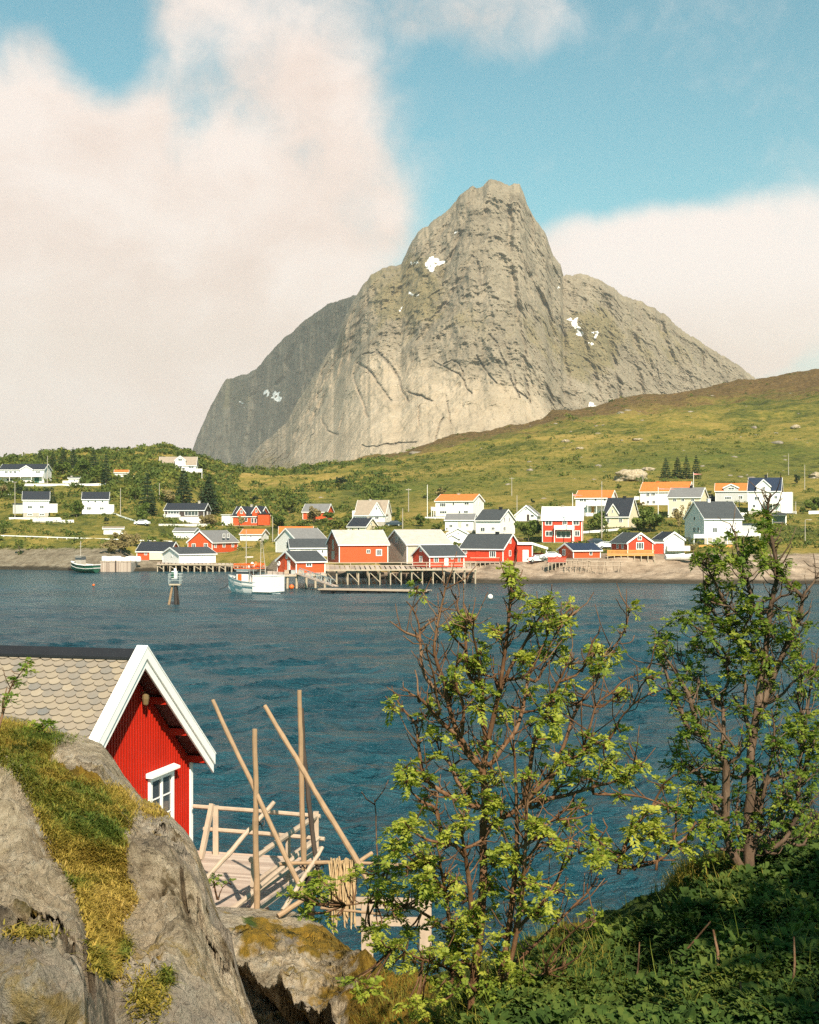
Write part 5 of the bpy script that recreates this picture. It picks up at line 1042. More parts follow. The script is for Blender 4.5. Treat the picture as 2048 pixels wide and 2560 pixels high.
# ================================================================ far trees and shrubs
def leaf_tris(centers, size, tint, rng, flat=.0):
    """one small random triangle pair (a bent leaf clump) per centre"""
    n = len(centers); a = rng.normal(size=(n, 3)); a /= np.linalg.norm(a, axis=1, keepdims=True); b = rng.normal(size=(n, 3)); b -= a*(a*b).sum(1, keepdims=True); b /= np.linalg.norm(b, axis=1, keepdims=True)
    s = (size*rng.uniform(.6, 1.3, n))[:, None]
    v = np.stack([centers-a*s, centers+b*s*.62, centers+a*s, centers-b*s*.62], 1).reshape(-1, 3)
    f = np.arange(n*4).reshape(-1, 4); return v, f, tint
def crown_pts(kind, h, w, n, rng):
    if kind == 'conifer':
        t = rng.beta(1.15, 1.7, n); lay = np.round(t*11+rng.normal(0, .12, n))/11; t = np.clip(.35*t+.65*lay, 0, 1); r = w*.5*(1-t)**.85*(.35+.65*np.sqrt(rng.random(n)))+.05
        ang = rng.random(n)*6.283; r = r*(1+.28*np.sin(ang*5+lay*17)); z = h*(.06+.94*t)-r*.22
        return np.stack([r*np.cos(ang), r*np.sin(ang), z], 1), t
    k = max(5, int(6+h*1.2)); cs = rng.normal(size=(k, 3)); cs /= np.linalg.norm(cs, axis=1, keepdims=True); cs *= rng.uniform(.35, .95, (k, 1)); rr = rng.uniform(.22, .42, k)
    i = rng.integers(0, k, n); d = rng.normal(size=(n, 3)); d /= np.linalg.norm(d, axis=1, keepdims=True)
    p = cs[i]+d*(rr[i]*rng.uniform(.55, 1.05, n))[:, None]; z0 = .06 if kind == 'tree' else .0
    q = np.stack([p[:, 0]*w*.5, p[:, 1]*w*.5, h*(z0+(1-z0)*np.clip(.5+p[:, 2]*.42, 0, 1.05))], 1)
    return q, rng.random(k)[i]
def tree(kind, name, base, h, w, mat, label, cat='tree', group='trees and shrubs of the village', n=None, leaf=None, bark='bark_far'):
    rng = np.random.default_rng(int(abs(base.x*131+base.y*17))+1); root = empty(name, base); tag(root, label, cat, group)
    n = n or int(260+h*w*26); q, t = crown_pts(kind, h, w, n, rng); leaf = leaf or max(.16, min(.42, w*.07))
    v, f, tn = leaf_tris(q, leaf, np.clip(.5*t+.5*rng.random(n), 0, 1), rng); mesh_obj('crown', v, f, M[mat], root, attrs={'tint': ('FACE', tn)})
    m = MB(); th = h*(.9 if kind == 'conifer' else .6); r = max(.06, h*.018); m.tube([(0, 0, -.5), (.03*h*rng.normal()*.3, 0, th*.5), (0, 0, th)], [r, r*.7, r*.2], 6)
    if kind != 'conifer':
        for i in range(6):
            an = rng.random()*6.28; z = th*rng.uniform(.25, .7); m.tube([(0, 0, z), (math.cos(an)*w*.18, math.sin(an)*w*.18, z+h*.15), (math.cos(an)*w*.36, math.sin(an)*w*.36, z+h*.32)], [r*.5, r*.35, r*.12], 5)
    m.build('trunk', M[bark], root)
def tr(c, x, yt, yb, wpx, kind, mat, label, name=None, cat=None, yoff=0, **kw):
    g = hitc(c, x, yb); k = CR[c][2]; s = g.y/F/k; nm = name or ('spruce_tree' if kind == 'conifer' else 'broadleaf_tree' if kind == 'tree' else 'shrub')
    tree(kind, nm, g, (yb-yt)*s, wpx*s, mat, label, cat or ('shrub' if kind == 'shrub' else 'tree'), **kw)
CO = 'conifer'
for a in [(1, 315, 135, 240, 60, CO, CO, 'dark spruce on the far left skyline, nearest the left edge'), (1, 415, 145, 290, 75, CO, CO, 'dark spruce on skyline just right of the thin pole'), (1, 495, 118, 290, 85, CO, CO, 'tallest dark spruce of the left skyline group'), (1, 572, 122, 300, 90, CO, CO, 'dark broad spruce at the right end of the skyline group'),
          (1, 735, 128, 330, 90, CO, CO, 'lone spruce rising behind the bushes right of the flat-roofed cabin'), (1, 832, 165, 415, 95, CO, CO, 'spruce at the right end of the long white fence'), (1, 1155, 300, 650, 130, CO, CO, 'tall brownish spruce below the hilltop white house'), (1, 1200, 470, 652, 80, CO, CO, 'narrow spruce close beside the tall brownish spruce'),
          (1, 1440, 285, 560, 150, CO, CO, 'broad dark spruce behind the dark brown house'), (1, 1640, 330, 640, 150, CO, CO, 'wide spruce at the right end of the dark brown house'), (1, 1580, 420, 600, 90, CO, CO, 'smaller spruce between two wide spruces behind the brown house'), (1, 415, 455, 560, 60, CO, CO, 'small dark spruce right of the steep-roofed white house'),
          (4, 620, 65, 218, 80, CO, CO, 'dark spruce on the right hill, leftmost of four beside the boulder'), (4, 705, 58, 218, 85, CO, CO, 'dark spruce on the right hill, second of four from the boulder'), (4, 768, 55, 222, 80, CO, CO, 'dark spruce on the right hill, third of four from the boulder'), (4, 838, 52, 222, 75, CO, CO, 'dark spruce on the right hill, farthest of four from the boulder')]: tr(*a)
for a in [(1, 150, 402, 505, 90, 'shrub', CO, 'dark round bush behind the steep-roofed white house'), (1, 225, 415, 500, 80, 'shrub', CO, 'dark bush just below the long white fence at left'), (1, 380, 425, 520, 90, 'shrub', CO, 'dark bush at the right roof end of the steep-roofed house'), (1, 836, 655, 722, 55, 'shrub', CO, 'dark round shrub on the slope below the white deck house'),
          (1, 600, 520, 672, 120, 'tree', 'broadleaf', 'leafy green tree left of the white house with the deck'), (1, 1112, 545, 720, 130, 'tree', 'broadleaf', 'fresh green tree at the foot of the tall brownish spruce'), (1, 500, 205, 355, 150, 'tree', 'broadleaf', 'rounded green tree behind the flat-roofed white cabin'), (1, 640, 190, 360, 120, 'tree', 'broadleaf', 'green tree between skyline spruces above the white fence'), (1, 760, 250, 402, 130, 'tree', 'broadleaf', 'green tree in front of the lone spruce above the white fence'),
          (1, 1060, 420, 530, 110, 'shrub', 'broadleaf', 'green thicket on the slope left of the tall brownish spruce'), (1, 1320, 430, 560, 110, 'tree', 'budding', 'thin budding tree between the tall spruces'), (1, 1620, 630, 735, 130, 'shrub', 'budding', 'yellowish budding shrub at right end of the brown house'), (1, 950, 745, 960, 170, 'tree', 'budding', 'bare tan thicket on the left shore below the white shed, right part'), (1, 860, 840, 955, 130, 'shrub', 'budding', 'bare tan bush left of the red boathouse'), (1, 1040, 760, 900, 110, 'shrub', 'budding', 'bare tan bush above the red boathouse'),
          (1, 150, 820, 965, 80, 'shrub', 'broadleaf', 'brown green shrub on the left shore below the guard rail'), (1, 25, 680, 800, 80, 'shrub', 'broadleaf', 'green shrub at left edge above the guard rail'), (1, 1560, 230, 330, 150, 'shrub', 'broadleaf', 'green thicket right of the hilltop white house'), (1, 30, 400, 500, 90, 'shrub', 'budding', 'brownish bush below the long white house at the left edge'),
          (2, 60, 60, 320, 150, CO, CO, 'wide reddish dark spruce left of the red house with two gables'), (2, 150, 180, 330, 110, 'tree', 'broadleaf', 'olive tree between wide dark spruce and red gabled house'), (2, 85, 330, 420, 120, 'shrub', 'budding', 'pale budding bush left of the white glazed porch'), (2, 610, 320, 445, 140, 'tree', 'broadleaf', 'green tree right of the red house with two gables'), (2, 990, 300, 400, 110, 'tree', 'broadleaf', 'green tree in front of the red barn gable'), (2, 895, 235, 405, 120, 'tree', 'budding', 'olive bare tree in front of the red barn wall'), (2, 1080, 380, 445, 170, 'shrub', 'shrub', 'low green thicket right below the red barn'), (2, 1110, 30, 110, 90, 'shrub', CO, 'dark bush high on the slope above the red barn'), (2, 310, 330, 440, 90, 'tree', 'budding', 'thin budding tree in front of the red gabled house'), (2, 700, 200, 330, 130, 'shrub', 'shrub', 'dark green thicket left of the red barn'), (2, 800, 380, 455, 130, 'shrub', 'shrub', 'green thicket above the orange roof behind white gable'),
          (2, 430, 180, 225, 70, 'shrub', CO, 'small dark bush on slope above the red gabled house'), (2, 1350, 140, 190, 70, 'shrub', 'shrub', 'round bush on the yellow knoll above the white gable house'), (2, 1540, 260, 420, 90, 'tree', 'broadleaf', 'green tree at the right side of the white gable house'),
          (3, 1110, 395, 600, 230, 'tree', 'broadleaf', 'large olive green tree left of the tall red house'), (3, 170, 360, 470, 130, 'tree', 'broadleaf', 'green bush beside the flagpole at centre'), (3, 1685, 360, 510, 150, 'tree', 'broadleaf', 'olive tree right of the tall red house'), (3, 1310, 540, 605, 90, 'shrub', 'broadleaf', 'fresh green bush under the bay of the tall red house'), (3, 1040, 560, 625, 110, 'shrub', 'budding', 'pale bush at the gable of the black-roofed red house'), (3, 320, 430, 500, 110, 'shrub', 'shrub', 'green bush left of the low white house with patched roof'), (3, 210, 195, 230, 60, 'shrub', CO, 'dark bush right beside the flagpole on green slope'), (3, 1145, 228, 270, 55, 'shrub', CO, 'small dark round bush above the white cottage'), (3, 370, 130, 200, 110, 'shrub', 'budding', 'yellowish bush above the orange-roofed two-storey house'),
          (4, 505, 395, 605, 260, 'tree', 'broadleaf', 'largest olive green tree right of the cream house with black roof'), (4, 150, 450, 590, 110, 'tree', 'broadleaf', 'green tree at left wall of the cream house with black roof'), (4, 715, 395, 572, 90, 'tree', 'budding', 'thin young birch in front of the grey-roofed cream house, left one'), (4, 800, 380, 560, 80, 'tree', 'budding', 'thin young birch in front of the grey-roofed cream house, right one'), (4, 815, 675, 755, 90, 'shrub', 'budding', 'brown bush between the white garage and the biggest white house'), (4, 605, 320, 385, 60, CO, 'broadleaf', 'small green conifer before the cream house'), (4, 1690, 330, 460, 150, 'shrub', 'broadleaf', 'bright yellow-green bush at the right edge above the white fence'), (4, 1605, 420, 475, 60, 'shrub', 'broadleaf', 'small green bush right of the short white fence'), (4, 1130, 300, 385, 60, 'tree', 'budding', 'bare little tree before the grey house with dormer'), (4, 940, 300, 370, 60, 'shrub', CO, 'dark bush left of the grey house with dormer'), (4, 440, 370, 420, 60, 'shrub', 'budding', 'brown bush below the orange-roofed house'), (4, 280, 250, 305, 60, 'shrub', 'broadleaf', 'round green bush right above the long orange-roofed house'), (4, 1560, 180, 260, 60, 'shrub', CO, 'dark bush on the hill between the two tall right poles'), (4, 1010, 660, 715, 70, 'shrub', 'broadleaf', 'green bush at the basement of the biggest white house'),
          ]: tr(*a)
def boulder(c, x, yb, wpx, hpx, label, seed):
    g = hitc(c, x, yb); s = g.y/F/CR[c][2]; bm = bmesh.new(); bmesh.ops.create_icosphere(bm, subdivisions=4, radius=1)
    co = np.array([v.co[:] for v in bm.verts]); d = 1+.28*fbm(co[:, 0]*1.4, co[:, 1]*1.4, co[:, 2]*1.4+seed, 5, .55, ridged=True)-.15
    for v, k, c_ in zip(bm.verts, d, co): v.co = (c_[0]*k*wpx*s*.5, c_[1]*k*wpx*s*.4, (c_[2]*k*.75+.25)*hpx*s*.62)
    me = bpy.data.meshes.new('boulder'); bm.to_mesh(me); bm.free(); me.materials.append(M['rock']); me.polygons.foreach_set('use_smooth', [True]*len(me.polygons)); o = link(bpy.data.objects.new('boulder', me)); o.location = g; tag(o, label, 'boulder')
boulder(4, 370, 232, 210, 118, 'big grey boulder on the right hillside left of four spruces', 3); boulder(4, 490, 160, 90, 30, 'low pale rock behind the big hillside boulder', 8); boulder(4, 1700, 215, 90, 60, 'brown rock outcrop at the right edge of the hill', 5)
for i, (dx, dy, w, h, lab) in enumerate(((1415, 955, 60, 26, 'rounded pale boulder on the right hill above the low shrubs'), (1450, 972, 50, 22, 'small pale rock beside the rounded hill boulder'), (1105+490, 1100, 70, 20, 'flat white rock in the middle of the green hill'), (1990, 1070, 60, 34, 'grey boulder on the upper hill near the right edge'))):
    boulder(4, (dx-1450)*2.8846 if i != 99 else 0, (dy+110 if i < 2 else dy-1120+1120)-1120 if False else (dy-1120+ (0 if i > 1 else 150))*2.8846, w, h, lab, 11+i)
# low scrub spread over the whole slope: nobody could count it
def scrub():
    rng = np.random.default_rng(5); V_, F_, T_ = [], [], []; k = 0; co_house = [(o0.x, o0.y, L, D, yaw) for (_, L, D, _, _, _, o0, yaw) in HOUSES.values()]
    N = 21000; us = np.concatenate([rng.uniform(-200, 2250, 15000), rng.uniform(-150, 1000, 6000)]); tq = np.concatenate([rng.uniform(1.5, 6.0, 15000), rng.uniform(3.0, 6.0, 6000)])
    kv_, ky_ = land_knots(us); dens = fbm(us*.006, tq*1.6, 2.2, 4)
    for i in range(N):
        t = tq[i]; j = min(int(t), 5); fr = t-j; y = ky_[j, i]*(1-fr)+ky_[j+1, i]*fr; v = kv_[j, i]*(1-fr)+kv_[j+1, i]*fr; u = us[i]
        left = u < 960
        if dens[i] < (-.15 if left and t > 3.2 else -.02) and rng.random() > .12: continue
        p = P(u, v, y)
        if any(-2.5 < (p.x-hx)*math.cos(a)+(p.y-hy)*math.sin(a) < L+2.5 and -3.5 < -(p.x-hx)*math.sin(a)+(p.y-hy)*math.cos(a) < D+2.5 for hx, hy, L, D, a in co_house): continue
        r = BV.ray_cast(Vector((p.x, p.y, 400)), Vector((0, 0, -1)))
        if r[0] is None or r[0].z < 4: continue
        sz = rng.gamma(3.0, .28)*(1.3 if left and t > 3.5 else .75)*(1+.15*(t > 5)); sz = min(sz, 2.8); n = int(8+11*sz)
        d = rng.normal(size=(n, 3)); d /= np.linalg.norm(d, axis=1, keepdims=True); d[:, 2] = np.abs(d[:, 2]); q = d*np.array([sz*1.1, sz*1.1, sz*.8])*rng.uniform(.5, 1, (n, 1))+np.array(r[0])
        vv_, ff_, tt_ = leaf_tris(q, max(.18, sz*.26), np.clip(rng.normal(rng.choice([.25, .45, .75], p=[.4, .4, .2]), .12, n), 0, 1), rng); V_.append(vv_); F_.append(ff_+k); T_.append(tt_); k += len(vv_)
    o = mesh_obj('hillside_scrub', np.concatenate(V_), np.concatenate(F_), M['shrub'], attrs={'tint': ('FACE', np.concatenate(T_))}); tag(o, 'low green and brown scrub scattered over the hillside', 'scrub', kind='stuff')
scrub()

def stones():
    rng = np.random.default_rng(9); V_, F_, k = [], [], 0; bm = bmesh.new(); bmesh.ops.create_icosphere(bm, subdivisions=2, radius=1); co = np.array([v.co[:] for v in bm.verts]); fa = np.array([[v.index for v in f.verts] for f in bm.faces]); bm.free()
    us = rng.uniform(600, 2200, 420); tq = rng.uniform(3.4, 5.95, 420); kv_, ky_ = land_knots(us)
    for i in range(420):
        j = min(int(tq[i]), 5); fr = tq[i]-j; y = ky_[j, i]*(1-fr)+ky_[j+1, i]*fr; v = kv_[j, i]*(1-fr)+kv_[j+1, i]*fr; p = P(us[i], v, y)
        if rng.random() > (.10+.22*(us[i] > 1300)+.25*(tq[i] > 5)): continue
        r = BV.ray_cast(Vector((p.x, p.y, 400)), Vector((0, 0, -1)))
        if r[0] is None or any((p.x-h[6].x)**2+(p.y-h[6].y)**2 < 260 for h in HOUSES.values()): continue
        s = rng.gamma(2, .24); d = 1+.3*fbm(co[:, 0]*1.3+i, co[:, 1]*1.3, co[:, 2]*1.3, 3, .6, ridged=True); a = rng.random()*6.28
        q = co*d[:, None]*np.array([s*1.7, s*1.1, s*.62]); q = np.stack([q[:, 0]*math.cos(a)-q[:, 1]*math.sin(a), q[:, 0]*math.sin(a)+q[:, 1]*math.cos(a), q[:, 2]], 1)+np.array(r[0])-np.array([0, 0, s*.22]); V_.append(q); F_.append(fa+k); k += len(co)
    o = mesh_obj('hillside_stones', np.concatenate(V_), np.concatenate(F_), M['stone_far']); tag(o, 'grey stones and low outcrops strewn over the upper hillside', 'stones', kind='stuff')
stones()
# ================================================================ foreground rocks
DV = D2F
def fore_sheet(name, ucols, sil, ysil, vbot, ybot, nu, nv, label, disp, seed, moss_f, skirt, curve=1.0, warp=None):
    u = np.linspace(ucols[0], ucols[1], nu); vs = np.interp(u, *np.array(sil, float).T); ys = np.interp(u, *np.array(ysil, float).T); yb = np.interp(u, *np.array(ybot, float).T)
    s = np.linspace(0, 1, nv)[:, None]; V = vbot+(vs-vbot)*s; U = np.broadcast_to(u, V.shape)
    Y = 1/(1/yb*(1-s)+1/ys*s)                       # a plane in perspective
    Y = Y - .12*(ys-yb)*np.sin(np.pi*s)*curve
    if warp is not None: Y = Y+warp(U, V)
    W = sheet(U, V, Y); x, y, z = W[..., 0], W[..., 1], W[..., 2]
    big = fbm(x*.5, y*.5, z*.5+seed, 3, .5); mid = fbm(x*1.6, y*1.6, z*1.6+seed, 5, .55, ridged=True); fine = fbm(x*7, y*7, z*7+seed, 4, .55); crs = fbm(x*.9+.3*big, y*.9, z*.9+seed, 2, .5, ridged=True)
    e = np.clip((1-s)*12, .15, 1)
    W[..., 2] += e*disp*(.20*big+.08*crs+.08*mid+.034*fine+.012*fbm(x*22, y*22, z*22+seed, 3, .6))
    W[..., 1] -= e*disp*(.05*mid)
    back = []
    for dy, dz in skirt:
        g = W[-1].copy(); r = (g[:, 1]+dy)/g[:, 1]; g[:, 0] *= r; g[:, 1] += dy; g[:, 2] += dz; g[:, 2] += .1*fbm(g[:, 0], g[:, 1], g[:, 2], 3); back.append(g)
    A = np.concatenate([W, np.array(back)], 0); moss, green = moss_f(U, V, W)
    ex = lambda a: np.concatenate([a, np.repeat(a[-1:], len(back), 0)], 0)
    o = mesh_obj(name, A.reshape(-1, 3), grid_faces(*A.shape[:2]), M['rock'], smooth=True, attrs={'moss': ('POINT', ex(moss)), 'green': ('POINT', ex(green)), 'seam': ('POINT', ex(cm_wide(U, V)))}); tag(o, label, 'rock', kind='structure')
    return o, U, V, W
cm_wide = lambda U, V: np.clip(seg_mask(crev, 14)(U, V)*(.75+.5*fbm(U*.02, V*.02, 6, 3)), 0, 1)
def dd(*p): return [(a*DV, b*DV) for a, b in p]
def poly_mask(U, V, pts, soft=25):
    """soft mask of a closed outline in photo pixels"""
    inside = np.zeros(U.shape, bool); dist = np.full(U.shape, 1e9); n = len(pts)
    for (ax, ay), (bx, by) in zip(pts, pts[1:]+pts[:1]):
        c = ((ay > V) != (by > V)) & (U < (bx-ax)*(V-ay)/(by-ay+1e-9)+ax); inside ^= c
        dx, dy = bx-ax, by-ay; t = np.clip(((U-ax)*dx+(V-ay)*dy)/(dx*dx+dy*dy), 0, 1); dist = np.minimum(dist, np.hypot(U-ax-t*dx, V-ay-t*dy))
    return np.clip(.5+np.where(inside, 1, -1)*dist/(2*soft), 0, 1)
GRASS_POLY = dd((-40, 1512), (60, 1522), (125, 1548), (105, 1600), (150, 1640), (255, 1660), (290, 1700), (262, 1760), (262, 1850), (285, 1900), (250, 1950), (262, 2010), (230, 2060), (196, 2040), (188, 1960), (160, 1870), (110, 1790), (72, 1700), (40, 1640), (-40, 1570))
def moss_left(U, V, W):
    g = poly_mask(U, V, GRASS_POLY, 22); g = np.maximum(g, .62*ell(U, V, (330*DV, 1700*DV), (60, 40))); g = np.maximum(g, .7*ell(U, V, (60*DV, 1965*DV), (60, 25)))
    g = np.maximum(g, .55*ell(U, V, (330*DV, 2090*DV), (60, 50))); return np.clip(g*1.0-.12, 0, 1), np.clip(.25*ell(U, V, (180*DV, 1740*DV), (120, 90)), 0, 1)
crev = [[1.0, *dd((-10, 1590), (25, 1625), (60, 1695), (95, 1760), (150, 1850), (185, 1960), (195, 2060), (230, 2110))], [.8, *dd((420, 2000), (440, 2060), (470, 2100), (520, 2130))], [.7, *dd((250, 2050), (290, 2100), (330, 2156))], [.7, *dd((30, 1990), (75, 1965), (125, 1975), (160, 2010), (170, 2070))], [.6, *dd((380, 1930), (400, 2010), (430, 2050))], [.5, *dd((440, 1990), (490, 2080))], [.5, *dd((300, 1820), (340, 1790), (380, 1800))]]
cm = seg_mask(crev, 8)
def warp_left(U, V):
    c = cm(U, V)
    leftrock = poly_mask(U, V, dd((-120, 1600), (20, 1625), (60, 1695), (95, 1760), (150, 1850), (190, 1960), (210, 2060), (220, 2300), (-120, 2300)), 40)
    nose = ell(U, V, (95*DV, 2070*DV), (110, 110), .7)
    strip = poly_mask(U, V, GRASS_POLY, 40)
    return .20*c-.75*leftrock-.35*nose+.25*strip
SIL_L = dd((-150, 1508), (0, 1512), (60, 1522), (130, 1545), (170, 1552), (215, 1572), (240, 1602), (265, 1642), (300, 1684), (350, 1708), (390, 1748), (408, 1775), (430, 1830), (450, 1900), (470, 1955), (490, 2005), (505, 2065), (520, 2105), (540, 2156), (565, 2230), (590, 2330))
rockL, UL, VL, WL = fore_sheet('rock_knoll', (-170, 700), SIL_L, [(-170, 15), (150, 14.5), (300, 13.5), (400, 12.6), (480, 12), (540, 10.6), (600, 8.8), (700, 7.2)], 2860, [(-170, 4.3), (700, 4.6)], 520, 620, 'grey lichen-covered rock knoll with a strip of turf in the left foreground', 1.0, 3, moss_left, ((.3, -.35), (.9, -1.6), (1.6, -3.2), (3, -5), (6, -9)), 1.0, warp_left)
def moss_right(U, V, W):
    slab = np.clip((1000-U)/140, 0, 1)
    m = .22+.53*np.clip((U-860+fbm(U*.01, V*.01, 3, 4)*60)/160, 0, 1)+.45*ell(U, V, (560*DV, 1985*DV), (90, 60)) + .5*ell(U, V, (690*DV, 1985*DV), (110, 45)) + .3*ell(U, V, (760*DV, 2100*DV), (150, 130))
    gr = np.clip((U-1000)/160, 0, 1)*(.95-.9*ell(U, V, (1440*DV, 1850*DV), (110, 45))-.5*ell(U, V, (1180*DV, 2020*DV), (120, 70)))
    return np.clip(m, 0, 1), np.clip(np.maximum(gr, .7*ell(U, V, (520*DV, 1970*DV), (45, 40))), 0, 1)
def warp_right(U, V):
    # a deep gap between the knoll and the slab, and steps across the slab
    return 3.2*poly_mask(U, V, dd((470, 2035), (520, 2068), (575, 2095), (640, 2140), (700, 2200), (560, 2330), (440, 2330)), 15) + .35*np.clip(fbm(U*.006+V*.004, V*.011, 2, 4, .55, ridged=True), -.5, 1.2)*np.clip((1000-U)/150, 0, 1)*np.clip((V-1935*DV)/80, 0, 1)
SIL_R = dd((380, 1915), (450, 1913), (560, 1916), (620, 1921), (680, 1948), (715, 1985), (770, 2018), (830, 2052), (900, 2062), (960, 2045), (1010, 2030), (1100, 2003), (1200, 1972), (1330, 1932), (1400, 1880), (1440, 1832), (1500, 1797), (1560, 1788), (1650, 1758), (1760, 1715), (1900, 1690))
rockR, UR, VR, WR = fore_sheet('sloping_bank', (440, 2250), SIL_R, [(440, 25.5), (800, 25), (880, 21), (960, 17), (1100, 14), (1250, 12.6), (1700, 12), (2250, 13)], 2860, [(440, 12), (800, 10.5), (950, 8), (1100, 6.4), (1250, 5.5), (2250, 4.6)], 640, 420, 'mossy rock slab and green bank falling to the water in the right foreground', 1.0, 9, moss_right, ((.4, -.3), (1.2, -1.3), (3, -3.2), (6, -6), (12, -9)), .5, warp_right)
BL = BVHTree.FromPolygons([tuple(v.co) for v in rockL.data.vertices], [tuple(p.vertices) for p in rockL.data.polygons])
BR = BVHTree.FromPolygons([tuple(v.co) for v in rockR.data.vertices], [tuple(p.vertices) for p in rockR.data.polygons])
def fhit(u, v, which=None):
    d = (P(u, v, 10)-EYE).normalized(); best = None
    for b in ((BL, BR) if which is None else (which,)):
        r = b.ray_cast(EYE, d)
        if r[0] is not None and (best is None or r[3] < best[3]): best = r
    return best
# ---------------------------------------------------------------- grass blades on the knoll and bank
def blades(pts, nor, length, width, lean, tint, rng, segs=3):
    n = len(pts); a = rng.random(n)*6.283; side = np.stack([np.cos(a), np.sin(a), 0*a], 1); fw = np.stack([-np.sin(a), np.cos(a), 0*a], 1)
    vs = []; L = length[:, None]; w = width[:, None]; ln = lean[:, None]
    for i in range(segs+1):
        t = i/segs; c = pts+nor*(L*t*(1-.25*ln*t))+fw*(L*ln*t*t)+np.array([0, 0, -1])*(L*ln*.35*t**3); ww = w*(1-t)**.8
        vs += [c-side*ww, c+side*ww]
    v = np.stack(vs, 1).reshape(-1, 3); k = 2*(segs+1); b = np.arange(n)[:, None]*k; f = np.concatenate([b+np.array([[2*i, 2*i+1, 2*i+3, 2*i+2]]) for i in range(segs)], 0)
    return v, f, np.tile(tint, segs)
def scatter_mask(poly, n, rng, extra=()):
    us = rng.uniform(min(p[0] for p in poly), max(p[0] for p in poly), n); vs = rng.uniform(min(p[1] for p in poly), max(p[1] for p in poly), n)
    keep = poly_mask(us, vs, poly, 14) > rng.random(n)*.9+.05; return us[keep], vs[keep]
def turf():
    rng = np.random.default_rng(3); us, vs = scatter_mask(GRASS_POLY, 100000, rng)
    ex = [(330, 1700, 60, 26, 900), (310, 2100, 40, 50, 900), (265, 2000, 14, 26, 300), (235, 2045, 22, 20, 400), (350, 2060, 14, 20, 300), (60, 1965, 60, 14, 350), (110, 1555, 50, 14, 600)]
    for (a, b, c, d, n) in ex: us = np.concatenate([us, rng.normal(a*DV, c*.5*DV, n)]); vs = np.concatenate([vs, rng.normal(b*DV, d*.5*DV, n)])
    pts, nor, uu_, vv_ = [], [], [], []
    for u, v in zip(us, vs):
        r = fhit(u, v, BL)
        if r is not None: pts.append(r[0]); nor.append(r[1]); uu_.append(u); vv_.append(v)
    pts = np.array(pts); nor = np.array(nor); uu_ = np.array(uu_); vv_ = np.array(vv_); n = len(pts); nor = nor*.45+np.array([0, 0, .8]); nor /= np.linalg.norm(nor, axis=1, keepdims=True)
    tone = .50+.30*fbm(pts[:, 0]*.9, pts[:, 1]*.9, 3, 4)+rng.normal(0, .10, n); low = np.clip((vv_-1830*DV)/100, 0, 1); tone = tone*(1-low*.45)+low*.45*(.74+rng.normal(0, .12, n))
    for (a, b, c, d, k) in ((170, 1735, 70, 40, -.38), (230, 1750, 40, 30, -.3), (175, 1855, 60, 16, -.4), (60, 1560, 90, 28, -.16), (265, 2000, 20, 30, -.5), (350, 2060, 20, 24, -.4), (40, 1620, 30, 30, -.15), (100, 1690, 60, 30, -.1)): tone += k*np.exp(-((uu_-a*DV)/(c*DV))**2-((vv_-b*DV)/(d*DV))**2)
    L = rng.gamma(4, .0115, n)*np.clip(pts[:, 1]/12, .45, 1.1)*(1+.25*low); v, f, t = blades(pts, nor, L, rng.uniform(.0022, .0045, n), rng.uniform(.5, 1.5, n), np.clip(tone, 0, 1), rng)
    o = mesh_obj('turf_grass', v, f, M['grass'], attrs={'tint': ('FACE', t)}); tag(o, 'yellow and green grass growing on the rock knoll', 'grass', kind='stuff')
turf()

